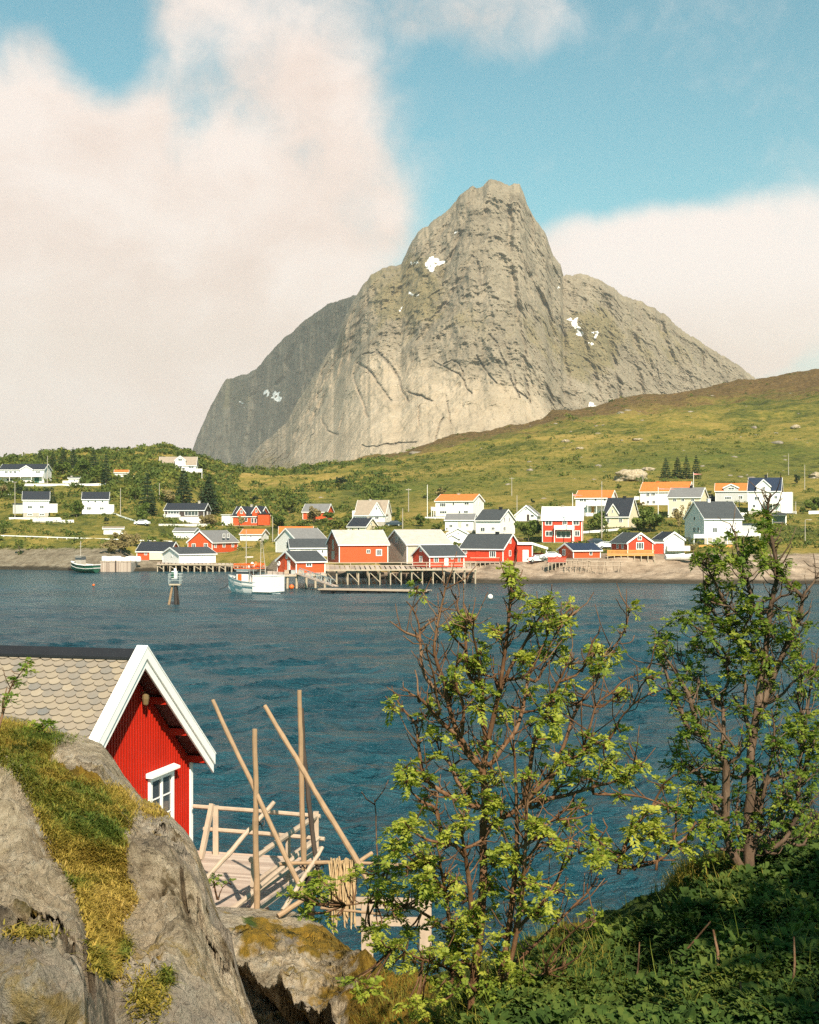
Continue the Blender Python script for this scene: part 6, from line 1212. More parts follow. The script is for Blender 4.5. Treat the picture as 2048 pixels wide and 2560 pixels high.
# ================================================================ the near boathouse
TH = R(15); NX = Vector((math.cos(TH), -math.sin(TH), 0)); DX = Vector((math.sin(TH), math.cos(TH), 0)); UP = Vector((0, 0, 1))
APEX = P(365, 1634, 28.0)                 # front of the ridge
DECK_Z = 3.2
def near_boathouse():
    o = APEX.copy(); o.z = DECK_Z; root = empty('red_boathouse', o); tag(root, 'near red boathouse with white barge boards and scale slate roof behind the rock', 'boathouse')
    zA = APEX.z-DECK_Z; RUN, DROP = 3.47, 2.72; sl = DROP/RUN; OG = .46; LEN = 9.0; WH = 3.27
    at = lambda n, d, z: NX*n+DX*d+UP*z      # n outwards from the gable, d along the gable away from us
    wall = MB(); k = -WH; bw = .125
    while k < WH-.01:                         # upright boards with narrow cover strips
        e = min(WH, k+bw); wall.cur = random.random()
        t = lambda d: zA-.2-abs(d)*sl; a, b = k+.004, e-.004; top = [t(a), t(b)]
        wall.hexa([at(-OG-.05, a, -.5), at(-OG, a, -.5), at(-OG, b, -.5), at(-OG-.05, b, -.5)], [at(-OG-.05, a, top[0]), at(-OG, a, top[0]), at(-OG, b, top[1]), at(-OG-.05, b, top[1])])
        wall.bar(at(-OG+.008, e, -.5), at(-OG+.008, e, t(e)), .035, .03, NX) if e < WH else None; k = e
    for s in (-1, 1): wall.prism([at(-OG-.06, s*WH, -.5), at(-LEN, s*WH, -.5), at(-LEN, s*WH, zA-.2-WH*sl), at(-OG-.06, s*WH, zA-.2-WH*sl)], DX*(-s*.06))
    wall.prism([at(-OG-.055, -WH, -.4), at(-OG-.055, WH, -.4), at(-OG-.055, WH, zA-.2-WH*sl), at(-OG-.055, 0, zA-.2), at(-OG-.055, -WH, zA-.2-WH*sl)], NX*-.02)
    w = wall.build('wall', M['red_near'], root)
    roof = MB(); nrm = {}
    for s in (-1, 1):
        roof.prism([at(-.04, 0, zA-.14), at(-LEN, 0, zA-.14), at(-LEN, s*RUN, zA-.14-DROP), at(-.04, s*RUN, zA-.14-DROP)], UP*.1)
    roof.build('roof_deck', M['soffit_shade'], root)
    # fish scale slates on both slopes
    sb = MB(); cw, ch = .25, .172; sl_len = math.hypot(RUN, DROP); nr = int(sl_len/ch); down = {s: (DX*(s*RUN)-UP*DROP).normalized() for s in (-1, 1)}
    for s in (-1, 1):
        nn = (UP*RUN+DX*s*DROP).normalized()
        for r_ in range(nr+1):
            y0 = r_*ch; nc = int((LEN-.15)/cw)+1
            for c in range(nc):
                x = -.19-c*cw-(cw/2 if r_ % 2 else 0)+random.uniform(-.012, .012)
                if s > 0 and c > 6 and r_ % 3: continue
                cen = at(x, 0, zA-.04)+down[s]*y0; w2 = cw*.52; L2 = ch*1.55+random.uniform(-.012, .012); out = [(-w2, 0), (-w2, L2*.52)]
                out += [(-w2*math.cos(a), L2*.52+L2*.48*math.sin(a)) for a in (math.pi*.17, math.pi*.34, math.pi*.5, math.pi*.66, math.pi*.83)]+[(w2, L2*.52), (w2, 0)]
                l0 = .008+random.random()*.004
                sb.cur = min(1, max(0, random.gauss(.52, .2)+(-.3 if random.random() < .08 else 0))); tw = random.uniform(-.03, .03)
                pts = [cen+NX*(a+tw*b)+down[s]*b+nn*(l0+.042*b/L2+.0) for a, b in out]; sb.add(pts+[p-nn*.018 for p in pts], [tuple(range(9))[::-1] if s < 0 else tuple(range(9))]+[(i, (i+1) % 9, 9+(i+1) % 9, 9+i) for i in range(9)])
    sb.build('slate_roof', M['slate'], root, tint=True)
    rc = MB(); 
    for s in (-1, 1): rc.prism([at(-.18, 0, zA+.045), at(-LEN, 0, zA+.045), at(-LEN, s*.2, zA+.045-.2*sl), at(-.18, s*.2, zA+.045-.2*sl)], UP*.05)
    rc.build('ridge_cap', M['black'], root)
    # barge boards: a wide board with a narrower one on top of it
    for s in (-1, 1):
        b = MB(); pr = lambda hi, lo, n0, n1: b.prism([at(n0, 0, zA+hi), at(n0, s*(RUN+.06), zA+hi-(RUN+.06)*sl), at(n0, s*(RUN+.06), zA+lo-(RUN+.06)*sl), at(n0, 0, zA+lo)], NX*(n1-n0))
        pr(.10, -.30, -.05, -.012); pr(.13, -.10, -.008, .03)
        b.prism([at(-.2, 0, zA+.135), at(-.2, s*(RUN+.08), zA+.135-(RUN+.08)*sl), at(.04, s*(RUN+.08), zA+.135-(RUN+.08)*sl), at(.04, 0, zA+.135)], UP*.035)
        b.build('barge_board', M['trim'], root)
        for f in (.32, .62, .9):              # purlin ends under the eaves
            p = MB(); p.bar(at(-OG-.02, s*RUN*f, zA-.24-DROP*f), at(-.055, s*RUN*f, zA-.24-DROP*f), .12, .15); p.build('purlin_end', M['red_near'], root)
    p = MB(); p.bar(at(-OG-.02, 0, zA-.3), at(-.055, 0, zA-.3), .12, .16); p.build('purlin_end', M['red_near'], root)
    # closed soffits beyond the wall
    for s in (-1, 1):
        c = MB(); c.bar(at(-OG+.01, s*(WH-.03), -.5), at(-OG+.01, s*(WH-.03), zA-.2-WH*sl), .035, .15, DX); c.bar(at(-OG-.05, s*(WH+.012), -.5), at(-OG-.05, s*(WH+.012), zA-.2-WH*sl), .15, .03, DX); c.build('corner_board', M['trim'], root)
    # window: position read on the gable
    def on_gable(u, v):
        d = (P(u, v, 10)-EYE); w0 = o+NX*(-OG); t = (w0-EYE).dot(NX)/d.dot(NX); q = EYE+d*t-w0; return q.dot(DX), q.z
    x0, z1 = on_gable(368, 1945); x1, z1b = on_gable(428, 1920); zt = (z1+z1b)/2; zb = zt-1.42
    f = MB(); n0, n1 = -OG+.02, -OG+.075; t = .11
    bx = lambda mb, a, b, c, e, u0, u1: mb.hexa([at(u0, a, c), at(u1, a, c), at(u1, b, c), at(u0, b, c)], [at(u0, a, e), at(u1, a, e), at(u1, b, e), at(u0, b, e)])
    bx(f, x0, x0+t, zb, zt, n0, n1); bx(f, x1-t, x1, zb, zt, n0, n1); bx(f, x0+t, x1-t, zt-t, zt, n0, n1); bx(f, x0+t, x1-t, zb, zb+t, n0, n1); mid = (x0+x1)/2; bx(f, mid-.045, mid+.045, zb+t, zt-t, n0, n1-.01)
    win = f.build('window', M['trim'], root); g = MB(); bx(g, x0+t, x1-t, zb+t, zt-t, n0+.012, n0+.018); g.build('pane', M['glass'], win)
    g = MB()
    for a, b in ((x0+t, mid-.045), (mid+.045, x1-t)):
        for i in (1, 2): z = zb+t+(zt-zb-2*t)*i/3; bx(g, a, b, z-.013, z+.013, n0+.019, n0+.035)
    g.build('glazing_bar', M['trim'], win); g = MB(); g.hexa([at(n0, x0-.1, zt+.002), at(n1+.1, x0-.1, zt+.002), at(n1+.1, x1+.1, zt+.002), at(n0, x1+.1, zt+.002)], [at(n0, x0-.1, zt+.1), at(n1+.1, x0-.1, zt+.05), at(n1+.1, x1+.1, zt+.05), at(n0, x1+.1, zt+.1)]); g.build('drip_board', M['trim'], win)
    # lamp under the gable
    lx, lz = on_gable(349, 1746); l = MB(); l.tube([at(-OG+.01, lx, lz+.1), at(-OG+.12, lx, lz+.14), at(-OG+.14, lx, lz+.08)], .012, 6); c = o*0+at(-OG+.14, lx, lz); l.lathe([(.02, .1), (.07, .07), (.075, 0), (.055, -.12), (.02, -.15)], c, 10); l.build('wall_lamp', M['brass'], root)
    return root, at, o
BH, bat, BO = near_boathouse()
# ---------------------------------------------------------------- deck with railings
def deck():
    root = empty('timber_deck', BO+NX*1.4); tag(root, 'pale timber deck with pole railings beside the near red boathouse', 'deck'); z0 = DECK_Z-BO.z
    at = lambda n, d, z: NX*(n-.35-1.4)+DX*d+UP*(z-.0)
    b = MB(); d = -3.2
    while d < 3.2: b.cur = random.random(); b.hexa([at(.02, d, -.05), at(3.0, d, -.05), at(3.0, d+.118, -.05), at(.02, d+.118, -.05)], [at(.02, d, 0), at(3.0, d, 0), at(3.0, d+.118, 0), at(.02, d+.118, 0)]); d += .13
    b.build('deck_board', M['planks'], root, tint=True).name = 'decking'
    j = MB()
    for n in (.15, 1.5, 2.85): j.bar(at(n, -3.2, -.15), at(n, 3.2, -.15), .1, .18)
    j.bar(at(0, -3.24, -.08), at(3.0, -3.24, -.08), .05, .2, DX); j.bar(at(0, 3.28, -.08), at(3.0, 3.28, -.08), .05, .2); j.build('joist', M['deck_wood'], root)
    for n in (.15, 2.85):
        for dd_ in (-2.6, .2, 3.0):
            p = MB(); p.tube([at(n, dd_, -.25), at(n, dd_, -4.5)], .11, 8); p.build('pile', M['dark_pile'], root)
    def rail(p, q, nm='rail', r=.05, mat='bare_rail'): m = MB(); m.tube([p, (Vector(p)+Vector(q))/2+UP*.01, q], r, 7); m.build(nm, M[mat], root)
    def post(p, q, w=.1): m = MB(); m.bar(p, q, w, w); m.build('rail_post', M['bare_rail'], root)
    for n in (.55, 2.95): post(at(n, 3.15, -.2), at(n, 3.15, 1.1), .12)
    rail(at(.0, 3.15, 1.06), at(3.05, 3.15, 1.0)); rail(at(.25, 3.15, .56), at(3.15, 3.15, .5)); post(at(.42, 2.6, 0), at(.48, 3.1, 1.15), .1)
    post(at(2.95, -.6, -.1), at(2.95, -.6, .95), .11); post(at(2.95, 1.35, -.1), at(2.95, 1.35, 1.0), .1)
    rail(at(2.95, 3.2, 1.0), at(2.95, -.75, .95), r=.06); rail(at(2.95, 3.2, .5), at(2.95, -.7, .45)); rail(at(.9, -3.1, .1), at(3.0, -3.1, .1), 'kerb_rail', .045)
    rail(at(3.15, 2.9, .35), at(2.7, -2.4, .1), r=.05); rail(at(3.4, 2.0, .8), at(2.9, -2.6, .15), r=.05)
deck()
# ---------------------------------------------------------------- drying rack poles (fish rack), each pole its own
C3 = lambda x, y: (440+x/2.695, 1700+y/2.695)
def rack():
    b0 = P(*C3(545, 1560), 25.2); root = empty('drying_rack', b0); tag(root, 'wooden drying rack of leaning and upright bare poles on the rock by the deck', 'rack')
    def pole_(a, ya, b, yb, w, nm='pole', mat='pole_wood', bend=0.0):
        p, q = P(*C3(*a), ya)-b0, P(*C3(*b), yb)-b0; m = MB(); r = w/2.695/2*((ya+yb)/2)/F; k = 16; side = (q-p).cross(Vector((0, 1, 0))).normalized()
        m.tube([p.lerp(q, i/k)+side*bend*r*math.sin(math.pi*i/k)+Vector((random.uniform(-.12, .12)+.13*math.sin(i*.7+p.x*9), 0, random.uniform(-.12, .12)))*r for i in range(k+1)], [r*(1.06-.22*i/k)*(1+(.16 if random.random() < .2 else random.uniform(-.05, .05))) for i in range(k+1)], 9); m.build(nm, M[mat], root)
    pole_((545, 1565), 25.2, (532, 330), 25.2, 40, 'upright_pole'); pole_((862, 1450), 24.6, (245, 135), 25.8, 33); pole_((1290, 1340), 24.2, (600, 175), 26.0, 36); pole_((860, 1280), 27.3, (832, 70), 27.3, 36, 'upright_pole')
    pole_((958, 1290), 27.0, (846, 190), 27.6, 32, mat='pole_dark', bend=1.0); pole_((200, 1345), 25.3, (662, 822), 26.0, 34, mat='bare_rail'); pole_((690, 1590), 23.8, (1322, 1165), 25.0, 34, mat='pole_wood'); pole_((720, 1555), 24.0, (988, 1128), 25.2, 30, mat='bare_rail')
    pole_((700, 1240), 25.0, (1720, 1262), 24.6, 24, 'cross_pole', bend=1.6); pole_((600, 1310), 26.2, (955, 945), 28.8, 26, mat='bare_rail') if False else None
    pole_((980, 1535), 24.0, (1380, 1578), 23.6, 20, 'cross_pole'); pole_((965, 1290), 24.9, (985, 1500), 24.4, 24)
    for x, y, dep in ((858, 1250, 25.1), (968, 1262, 25.0), (1195, 1250, 24.85), (572, 965, 25.6)):
        m = MB(); c = P(*C3(x, y), dep)-b0; n = 10; m.tube([c+Vector((.07*math.cos(2*math.pi*i/n), .05*math.sin(2*math.pi*i/n), .05*math.sin(4*math.pi*i/n))) for i in range(n+1)], .014, 5, False); m.tube([c, c+Vector((.03, 0, -.12)), c+Vector((.06, 0, -.1))], .01, 4); m.build('lashing', M['rope'], root)
rack()
def railing():
    root = empty('walkway_railing', P(*C3(1290, 1640), 25.5)); o = root.location; tag(root, 'pale timber railing above the dark water behind the rowan bush', 'railing')
    q = lambda x, y, dep=25.5: P(*C3(x, y), dep)-o
    m = MB(); m.bar(q(1215, 1500), q(1720, 1505), .06, .2); m.build('rail', M['bare_rail'], root); m = MB(); m.bar(q(1205, 1625), q(1720, 1630), .06, .16); m.build('rail', M['bare_rail'], root)
    for x, b in ((1290, 1775), (1682, 1760)): m = MB(); m.bar(q(x, b+120), q(x, 1488), .22, .12); m.build('post', M['bare_rail'], root)
railing()
def bundle():
    c = P(*C3(1130, 1270), 24.5); root = empty('dried_bundle', c); tag(root, 'pale splintered bundle of dried strips hanging from the rack cross pole', 'bundle'); rng = random.Random(4)
    for k, (x, n) in enumerate(((1070, 10), (1110, 14), (1150, 14), (1185, 12))):
        m = MB(); p = P(*C3(x, 1262), 24.5)-c
        for i in range(n):
            a = p+Vector((rng.uniform(-.06, .06), rng.uniform(-.08, .08), rng.uniform(-.02, .1))); L = rng.uniform(.5, 1.15); d = Vector((rng.uniform(-.08, .08), rng.uniform(-.1, .1), -L)); b = a+d
            m.tube([a+Vector((rng.uniform(-.1, .05), 0, .08)), a.lerp(b, .4)+Vector((rng.uniform(-.03, .03), 0, 0)), b, b+Vector((rng.uniform(-.05, .05), rng.uniform(-.05, .05), -.06))], [.014, .02, .014, .003], 5)
        m.build('strip_tuft', M['straw'], root)
bundle()
# ================================================================ rowan bushes
CA = lambda x, y: (960+x/2.464, 1420+y/2.464)      # enlarged view of the centre bush
CB = lambda x, y: (700+x/2.464, 2050+y/2.464)
CCv = lambda x, y: (1500+x/2.343, 1280+y/2.343)    # enlarged view of the right-hand tree
def smooth_path(p, n):
    p = np.array(p, float); t = np.linspace(0, len(p)-1, n); return np.stack([pchip(np.arange(len(p)), p[:, k], t) if len(p) > 2 else np.interp(t, np.arange(len(p)), p[:, k]) for k in range(p.shape[1])], 1)
def leaf_cluster(c, size, rng, up):
    """a tuft of young pinnate leaves: several stalks, each with paired leaflets"""
    V_, F_, T_ = [], [], []; k = 0; nl = rng.integers(5, 9); base_t = np.clip(rng.normal(.55, .17), 0.1, .95)
    for i in range(nl):
        d = rng.normal(size=3); d[2] = d[2]*.6+.35; d = d/np.linalg.norm(d); L = size*rng.uniform(.65, 1.15)
        side = np.cross(d, [0, 0, 1.0]); side /= (np.linalg.norm(side)+1e-6); nrm = np.cross(side, d); npair = 5
        for j in range(npair):
            t = .3+.7*j/(npair-.5); b = c+d*L*t+np.array([0, 0, -1])*L*.35*t*t
            for s in ((-1, 1) if j < npair-1 else (-1, 1, 0)):
                ld = (d*.55+side*s*.85 if s else d)+nrm*rng.normal(0, .25); ld /= np.linalg.norm(ld); ll = L*.46*rng.uniform(.8, 1.15)*(1-.35*abs(t-.55)); w = ll*.27
                wd = np.cross(ld, nrm+rng.normal(0, .35, 3)); wd /= (np.linalg.norm(wd)+1e-6)
                tip = b+ld*ll+np.array([0, 0, -1])*ll*.18; m_ = b+ld*ll*.5
                V_ += [b, m_-wd*w, tip, m_+wd*w]; F_.append((k, k+1, k+2, k+3)); k += 4; T_.append(np.clip(base_t+rng.normal(0, .1), 0, 1))
    return np.array(V_), np.array(F_), np.array(T_)
def bush(name, label, limbs, clusters, depth, conv, bark, leafm, seed, spread=.5, csize=.085, twig_n=1.6, jit=.012, root_v=None, sub=(1, 4), prune=1.0, extra_tuft=0, cscale=30, shoots=0, shoot_len=1.0, shoot_leaf=.3):
    """limbs: polylines (radius px, points) in an enlarged view; the first is the trunk; each later limb starts on the nearest earlier one"""
    rng = np.random.default_rng(seed); pts_px, pts_d, pts_r = [], [], []; mb = MB(); mpx = depth/F
    for li, (r0, pl, *opt) in enumerate(limbs):
        px = np.array([conv(*p) for p in pl], float); r0 = r0*.74
        if li == 0: d0 = depth; start_r = r0
        else:
            A = np.array(pts_px); q = np.hypot(*(A-px[0]).T); i = q.argmin(); d0 = pts_d[i]; start_r = min(r0, pts_r[i]*.85)
            if q[i] < 60: px = np.concatenate([A[i:i+1], px], 0) if q[i] > 4 else px
        seglen = np.hypot(*np.diff(px, axis=0).T).sum(); n = max(4, int(seglen/14)); P_ = smooth_path(px, n); t = np.linspace(0, 1, n)
        off = opt[0] if opt else rng.normal(0, spread*min(1, seglen/500)); D = d0+(off*t if li else .15*np.sin(t*3))
        P_ = P_+np.stack([fbm(t*6, li*3.1, 0, 3), fbm(t*6, li*3.1, 9, 3)], 1)*(2.2 if li else 1.5)*np.sin(np.pi*t*.5)[:, None]
        rr = start_r*(1-t)**.75+1.3 if li else start_r*(1-.8*t**.9)
        W = [P(u, v, d) for (u, v), d in zip(P_, D)]; mb.tube(W, [max(.0035, r*mpx) for r in rr], 8 if start_r > 8 else 6)
        pts_px += list(P_); pts_d += list(D); pts_r += list(rr)
        # buds and short spur twigs
        for i in range(1, n):
            if rng.random() < .42*twig_n and rr[i] < 12:
                a = W[i]; ln = rng.gamma(2.0, .045); dv = Vector((rng.normal(0, .8), rng.normal(0, .7), rng.uniform(.1, 1.1))).normalized(); b = a+dv*ln*.6+Vector((0, 0, 0)); c = b+(dv+Vector((0, 0, .5))).normalized()*ln*.5
                mb.tube([a, b, c], [.0046, .0036, .0026], 4)
    # young upright side shoots, some bare, some ending in a small tuft
    A0, D0, R0 = np.array(pts_px), np.array(pts_d), np.array(pts_r); clusters = list(clusters)
    for _ in range(shoots):
        i = rng.integers(6, len(A0)-2)
        if R0[i] > 11: continue
        tg = A0[min(i+2, len(A0)-1)]-A0[i-2]; tl = np.hypot(*tg)
        if tl < 2 or tl > 120: continue
        a = math.atan2(tg[1], tg[0])+rng.choice([-1, 1])*rng.uniform(.35, .9); L = rng.gamma(4, 13)*shoot_len; d = np.array([math.cos(a), math.sin(a)])
        if d[1] > .35: continue
        c0, c1, c2 = A0[i], A0[i]+d*L*.5, A0[i]+d*L*.75+np.array([rng.normal(0, .1), -.45])*L*.6; pth = smooth_path([c0, c1, c2], 7); dz = rng.normal(0, .12); r0 = min(R0[i]*.6, 2.6)
        mb.tube([P(u+rng.normal(0, .8), v+rng.normal(0, .8), D0[i]+dz*j/6) for j, (u, v) in enumerate(pth)], [max(.0028, r0*mpx*(1-.75*j/6)) for j in range(7)], 5)
        if rng.random() < shoot_leaf: clusters.append(tuple(pth[-1])); pts_px.append(pth[-1]); pts_d.append(D0[i]+dz); pts_r.append(1.0)
    A = np.array(pts_px); Dp = np.array(pts_d); V_, F_, T_ = [], [], []; k = 0
    for (x, y) in clusters:
        cx, cy = x, y; q = np.hypot(A[:, 0]-cx, A[:, 1]-cy); i = q.argmin(); dd_ = Dp[i]+rng.normal(0, .12)
        for s in range(rng.integers(*sub)):
            u, v = cx+rng.normal(0, cscale*.42), cy+rng.normal(0, cscale*.38); d2 = dd_+rng.normal(0, .12); c = P(u, v, d2)
            vv_, ff_, tt_ = leaf_cluster(np.array(c), csize*rng.uniform(.75, 1.2), rng, 1); V_.append(vv_); F_.append(ff_+k); T_.append(tt_); k += len(vv_)
            a = P(A[i, 0], A[i, 1], Dp[i]); m_ = a.lerp(c, .5)+Vector((rng.normal(0, .015), rng.normal(0, .015), -.02)); mb.tube([a, m_, c], [.006, .005, .0035], 4)
    root = empty(name, P(*A[0], Dp[0])); tag(root, label, 'bush')
    o = root.location; mb.v = [(x-o.x, y-o.y, z-o.z) for x, y, z in mb.v]; mb.build('branches' if False else 'trunk', M[bark], root, smooth=True)
    Vc = np.concatenate(V_)-np.array(o); mesh_obj('foliage', Vc, np.concatenate(F_), M[leafm], root, attrs={'tint': ('FACE', np.concatenate(T_))}); return root
MAIN = [(19, [(535, 2950), (540, 2809), (560, 2520), (589, 2252), (603, 2050), (612, 1853), (609, 1651), (622, 1500), (618, 1350), (612, 1250), (645, 1060), (690, 850), (720, 700), (750, 500), (772, 300), (788, 100), (796, -10)]),
 (11, [(610, 1260), (560, 1180), (470, 1040), (430, 950), (390, 800), (372, 700), (330, 600), (310, 500), (325, 380), (345, 280), (375, 150), (386, 105)]), (7, [(470, 1040), (350, 950), (240, 820), (190, 790), (120, 735)]), (7, [(390, 800), (310, 740), (250, 660), (230, 550), (225, 430), (220, 380), (180, 260), (135, 210)]),
 (4, [(225, 430), (120, 390), (35, 325)]), (4, [(222, 385), (290, 330), (345, 310)]), (3.5, [(345, 880), (322, 780), (318, 720), (300, 640), (262, 520), (265, 470)]), (3.5, [(215, 830), (208, 720), (190, 630)]),
 (10, [(640, 1080), (612, 950), (612, 850), (600, 700), (545, 690), (512, 600), (500, 400), (492, 370), (455, 260), (437, 160)]), (5, [(512, 645), (590, 655), (660, 670), (700, 690)]), (5, [(500, 500), (460, 460), (420, 420)]), (5, [(590, 740), (575, 520), (550, 380), (560, 300)]), (4, [(530, 330), (510, 260), (488, 215)]),
 (9, [(560, 1470), (440, 1420), (340, 1370), (240, 1270), (212, 1100), (200, 980), (110, 870), (60, 790)]), (5, [(240, 1270), (190, 1245), (130, 1225)]), (5, [(340, 1560), (320, 1480), (240, 1440), (180, 1390), (130, 1290)]), (7, [(500, 1400), (440, 1290), (400, 1190), (350, 1150), (330, 1060)]), (5, [(420, 1220), (470, 1180), (520, 1180)]),
 (6, [(360, 1720), (345, 1600), (320, 1500), (330, 1380)]), (5, [(480, 1030), (490, 860), (450, 740), (440, 640), (470, 560)]), (7, [(600, 1240), (520, 1160), (450, 1050), (400, 985), (330, 930), (300, 890)]),
 (12, [(655, 1210), (740, 1090), (800, 1020), (848, 900), (870, 800), (890, 650), (940, 560), (1000, 430), (1030, 310)]), (6, [(700, 800), (790, 590), (870, 460), (935, 340), (1000, 280)]), (5, [(935, 700), (990, 610), (1050, 540), (1080, 440)]), (5, [(745, 690), (830, 680), (890, 650)]), (4.5, [(790, 855), (860, 890), (960, 870), (1030, 830)]),
 (13, [(640, 1600), (720, 1545), (800, 1500), (920, 1390), (1030, 1290), (1130, 1200), (1230, 1130), (1300, 1010)]), (8, [(870, 1440), (905, 1200), (930, 1050), (1000, 890), (1080, 700), (1120, 610), (1195, 555)]), (8, [(1000, 1310), (1060, 1200), (1120, 1060), (1160, 930), (1230, 800), (1310, 690), (1345, 560), (1440, 450), (1495, 330), (1505, 250)]), (5, [(1060, 710), (1180, 660), (1250, 600), (1330, 555)]), (5, [(1220, 640), (1270, 500), (1300, 430), (1338, 370)]),
 (7, [(1230, 1100), (1270, 970), (1315, 830), (1400, 770), (1480, 690), (1590, 650), (1645, 580)]), (4, [(1200, 830), (1330, 860), (1420, 790), (1500, 740)]), (6, [(1360, 1090), (1450, 940), (1540, 830), (1600, 710), (1690, 650)]), (4, [(1550, 830), (1650, 770), (1725, 745)]), (4, [(1140, 300), (1090, 360), (1040, 450), (960, 620)]), (4, [(1180, 265), (1120, 330), (1050, 420)]),
 (8, [(860, 1440), (1000, 1425), (1130, 1400), (1290, 1350), (1440, 1310), (1560, 1200)]), (6, [(905, 1480), (1020, 1430), (1110, 1320), (1270, 1305)]), (5, [(1290, 1390), (1500, 1400), (1640, 1430), (1740, 1470)]), (7, [(1500, 1310), (1430, 1230), (1380, 1190)]),
 (11, [(640, 2700), (760, 2300), (805, 1900), (812, 1774), (820, 1600), (815, 1400), (802, 1150), (800, 1060)]), (10, [(650, 2750), (800, 2350), (860, 1950), (870, 1774), (880, 1500), (910, 1250)]), (6, [(860, 1720), (940, 1640), (1030, 1560), (1100, 1500), (1240, 1470)]), (6, [(880, 1800), (980, 1690), (1080, 1700), (1200, 1690)]), (5, [(1080, 1550), (1200, 1540), (1290, 1500)]), (5, [(1200, 1760), (1300, 1700), (1380, 1600)]),
 (9, [(590, 2300), (540, 2100), (520, 1900), (500, 1750), (480, 1620), (500, 1500)]), (8, [(560, 2500), (420, 2250), (380, 2000), (350, 1850), (330, 1700)]), (6, [(500, 1780), (420, 1700), (330, 1690), (210, 1640), (150, 1600)]), (6, [(380, 2000), (290, 1880), (180, 1800), (90, 1720)]), (5, [(420, 2250), (250, 2130), (120, 2080), (-60, 2060), (-230, 2080)]), (5, [(520, 1720), (600, 1680), (640, 1640), (630, 1560)]), (5, [(350, 1850), (250, 1800), (160, 1840), (20, 1850)]),
 (6, [(800, 2250), (980, 2050), (1080, 1900), (1150, 1780)]), (6, [(640, 2600), (900, 2350), (1100, 2150), (1250, 2000), (1330, 1880)]), (6, [(560, 2600), (360, 2450), (200, 2400), (60, 2330)]), (5, [(640, 2700), (850, 2550), (1050, 2480), (1200, 2400)]), (5, [(1000, 2450), (1150, 2250), (1300, 2150)])]
CLA = [(800, 60), (850, 150), (820, 200), (810, 280), (785, 20), (800, 110), (930, 240), (1060, 190), (990, 280), (890, 360), (1000, 380), (1110, 420), (1130, 330), (500, 360), (425, 370), (690, 410), (660, 390), (600, 490), (880, 530), (960, 540), (1100, 530), (990, 500), (620, 560), (830, 670), (600, 720), (900, 770), (1030, 760), (1050, 800), (1130, 800), (1190, 760), (1290, 620), (1370, 520), (1430, 550), (1410, 590), (1330, 660), (1525, 240), (1465, 375), (1640, 650), (1500, 770), (1450, 790), (430, 720), (410, 790), (300, 890), (240, 920), (530, 770), (590, 850), (750, 930), (730, 880), (1050, 950), (1430, 970), (430, 1070), (330, 1070), (590, 1100), (640, 1090), (150, 1190), (110, 1260), (170, 1330), (160, 1300), (280, 1180), (870, 1110), (960, 1080), (1000, 1060), (1130, 1170), (1250, 1020), (1290, 1110), (1320, 1050), (1350, 1130), (1230, 1100), (1520, 1090), (1550, 1240), (1590, 1220), (1380, 1250), (1330, 1230), (1400, 1180), (1280, 1290), (1200, 1280), (1430, 1400), (1500, 1280), (1480, 1330), (570, 1260), (560, 1300), (640, 1300), (700, 1280), (870, 1290), (990, 1240), (930, 1340), (450, 1390), (280, 1400), (640, 1430), (560, 1450), (700, 1450), (670, 1400), (960, 1580), (930, 1540), (1140, 1580), (1280, 1650), (1350, 1740), (1230, 1690), (160, 1600), (130, 1620), (90, 1710), (80, 1750), (250, 1750), (420, 1650), (630, 1560), (700, 1620), (680, 1740), (740, 1750), (1080, 1750), (1130, 1740), (230, 1480), (310, 1580), (360, 1690), (470, 1600), (540, 1600), (480, 1480), (520, 1350), (260, 1280), (480, 1260), (1180, 1430), (1060, 1340)]
CLB = [(800, 50), (780, 60), (740, 180), (900, 230), (940, 220), (620, 260), (520, 300), (850, 280), (770, 330), (620, 360), (420, 350), (560, 400), (600, 430), (330, 430), (90, 450), (200, 430), (230, 500), (150, 570), (70, 470), (250, 350), (310, 600), (560, 670), (590, 650), (940, 440), (980, 430), (1080, 460), (1120, 480), (800, 440), (850, 470), (740, 560), (700, 580), (1310, 230), (1350, 190), (1420, 270), (1540, 370), (1500, 400), (1580, 410), (1320, 450), (1290, 550), (1190, 550), (1150, 620), (960, 640), (1000, 690), (1050, 750), (1000, 830), (940, 780), (1060, 890), (1100, 880), (720, 900), (620, 780), (590, 800), (760, 740), (700, 770), (1140, 780), (1200, 830), (1310, 800), (1380, 850), (1560, 560), (1600, 600), (1640, 590), (1520, 760), (1350, 690), (430, 990), (540, 1060), (830, 1130), (860, 1150), (1000, 1030), (1040, 1010), (1090, 990), (980, 1120), (1270, 980), (1400, 1040), (1440, 1060), (1460, 1090), (1580, 1030), (1660, 520), (1250, 1200), (1640, 1220), (1350, 1150), (900, 350), (700, 420), (650, 470), (870, 390), (1180, 720), (1250, 640), (1480, 480), (1420, 900), (1330, 1000), (1500, 980), (1100, 640), (820, 640), (880, 830), (950, 900)]
bush('rowan_bush', 'big many-stemmed rowan bush with young leaves in the middle foreground', MAIN, [CA(*p) for p in CLA]+[CB(*p) for p in CLB], 7.4, CA, 'bark', 'rowan', 5, .75, cscale=22, csize=.063, shoots=520, shoot_leaf=.16, sub=(2, 4))
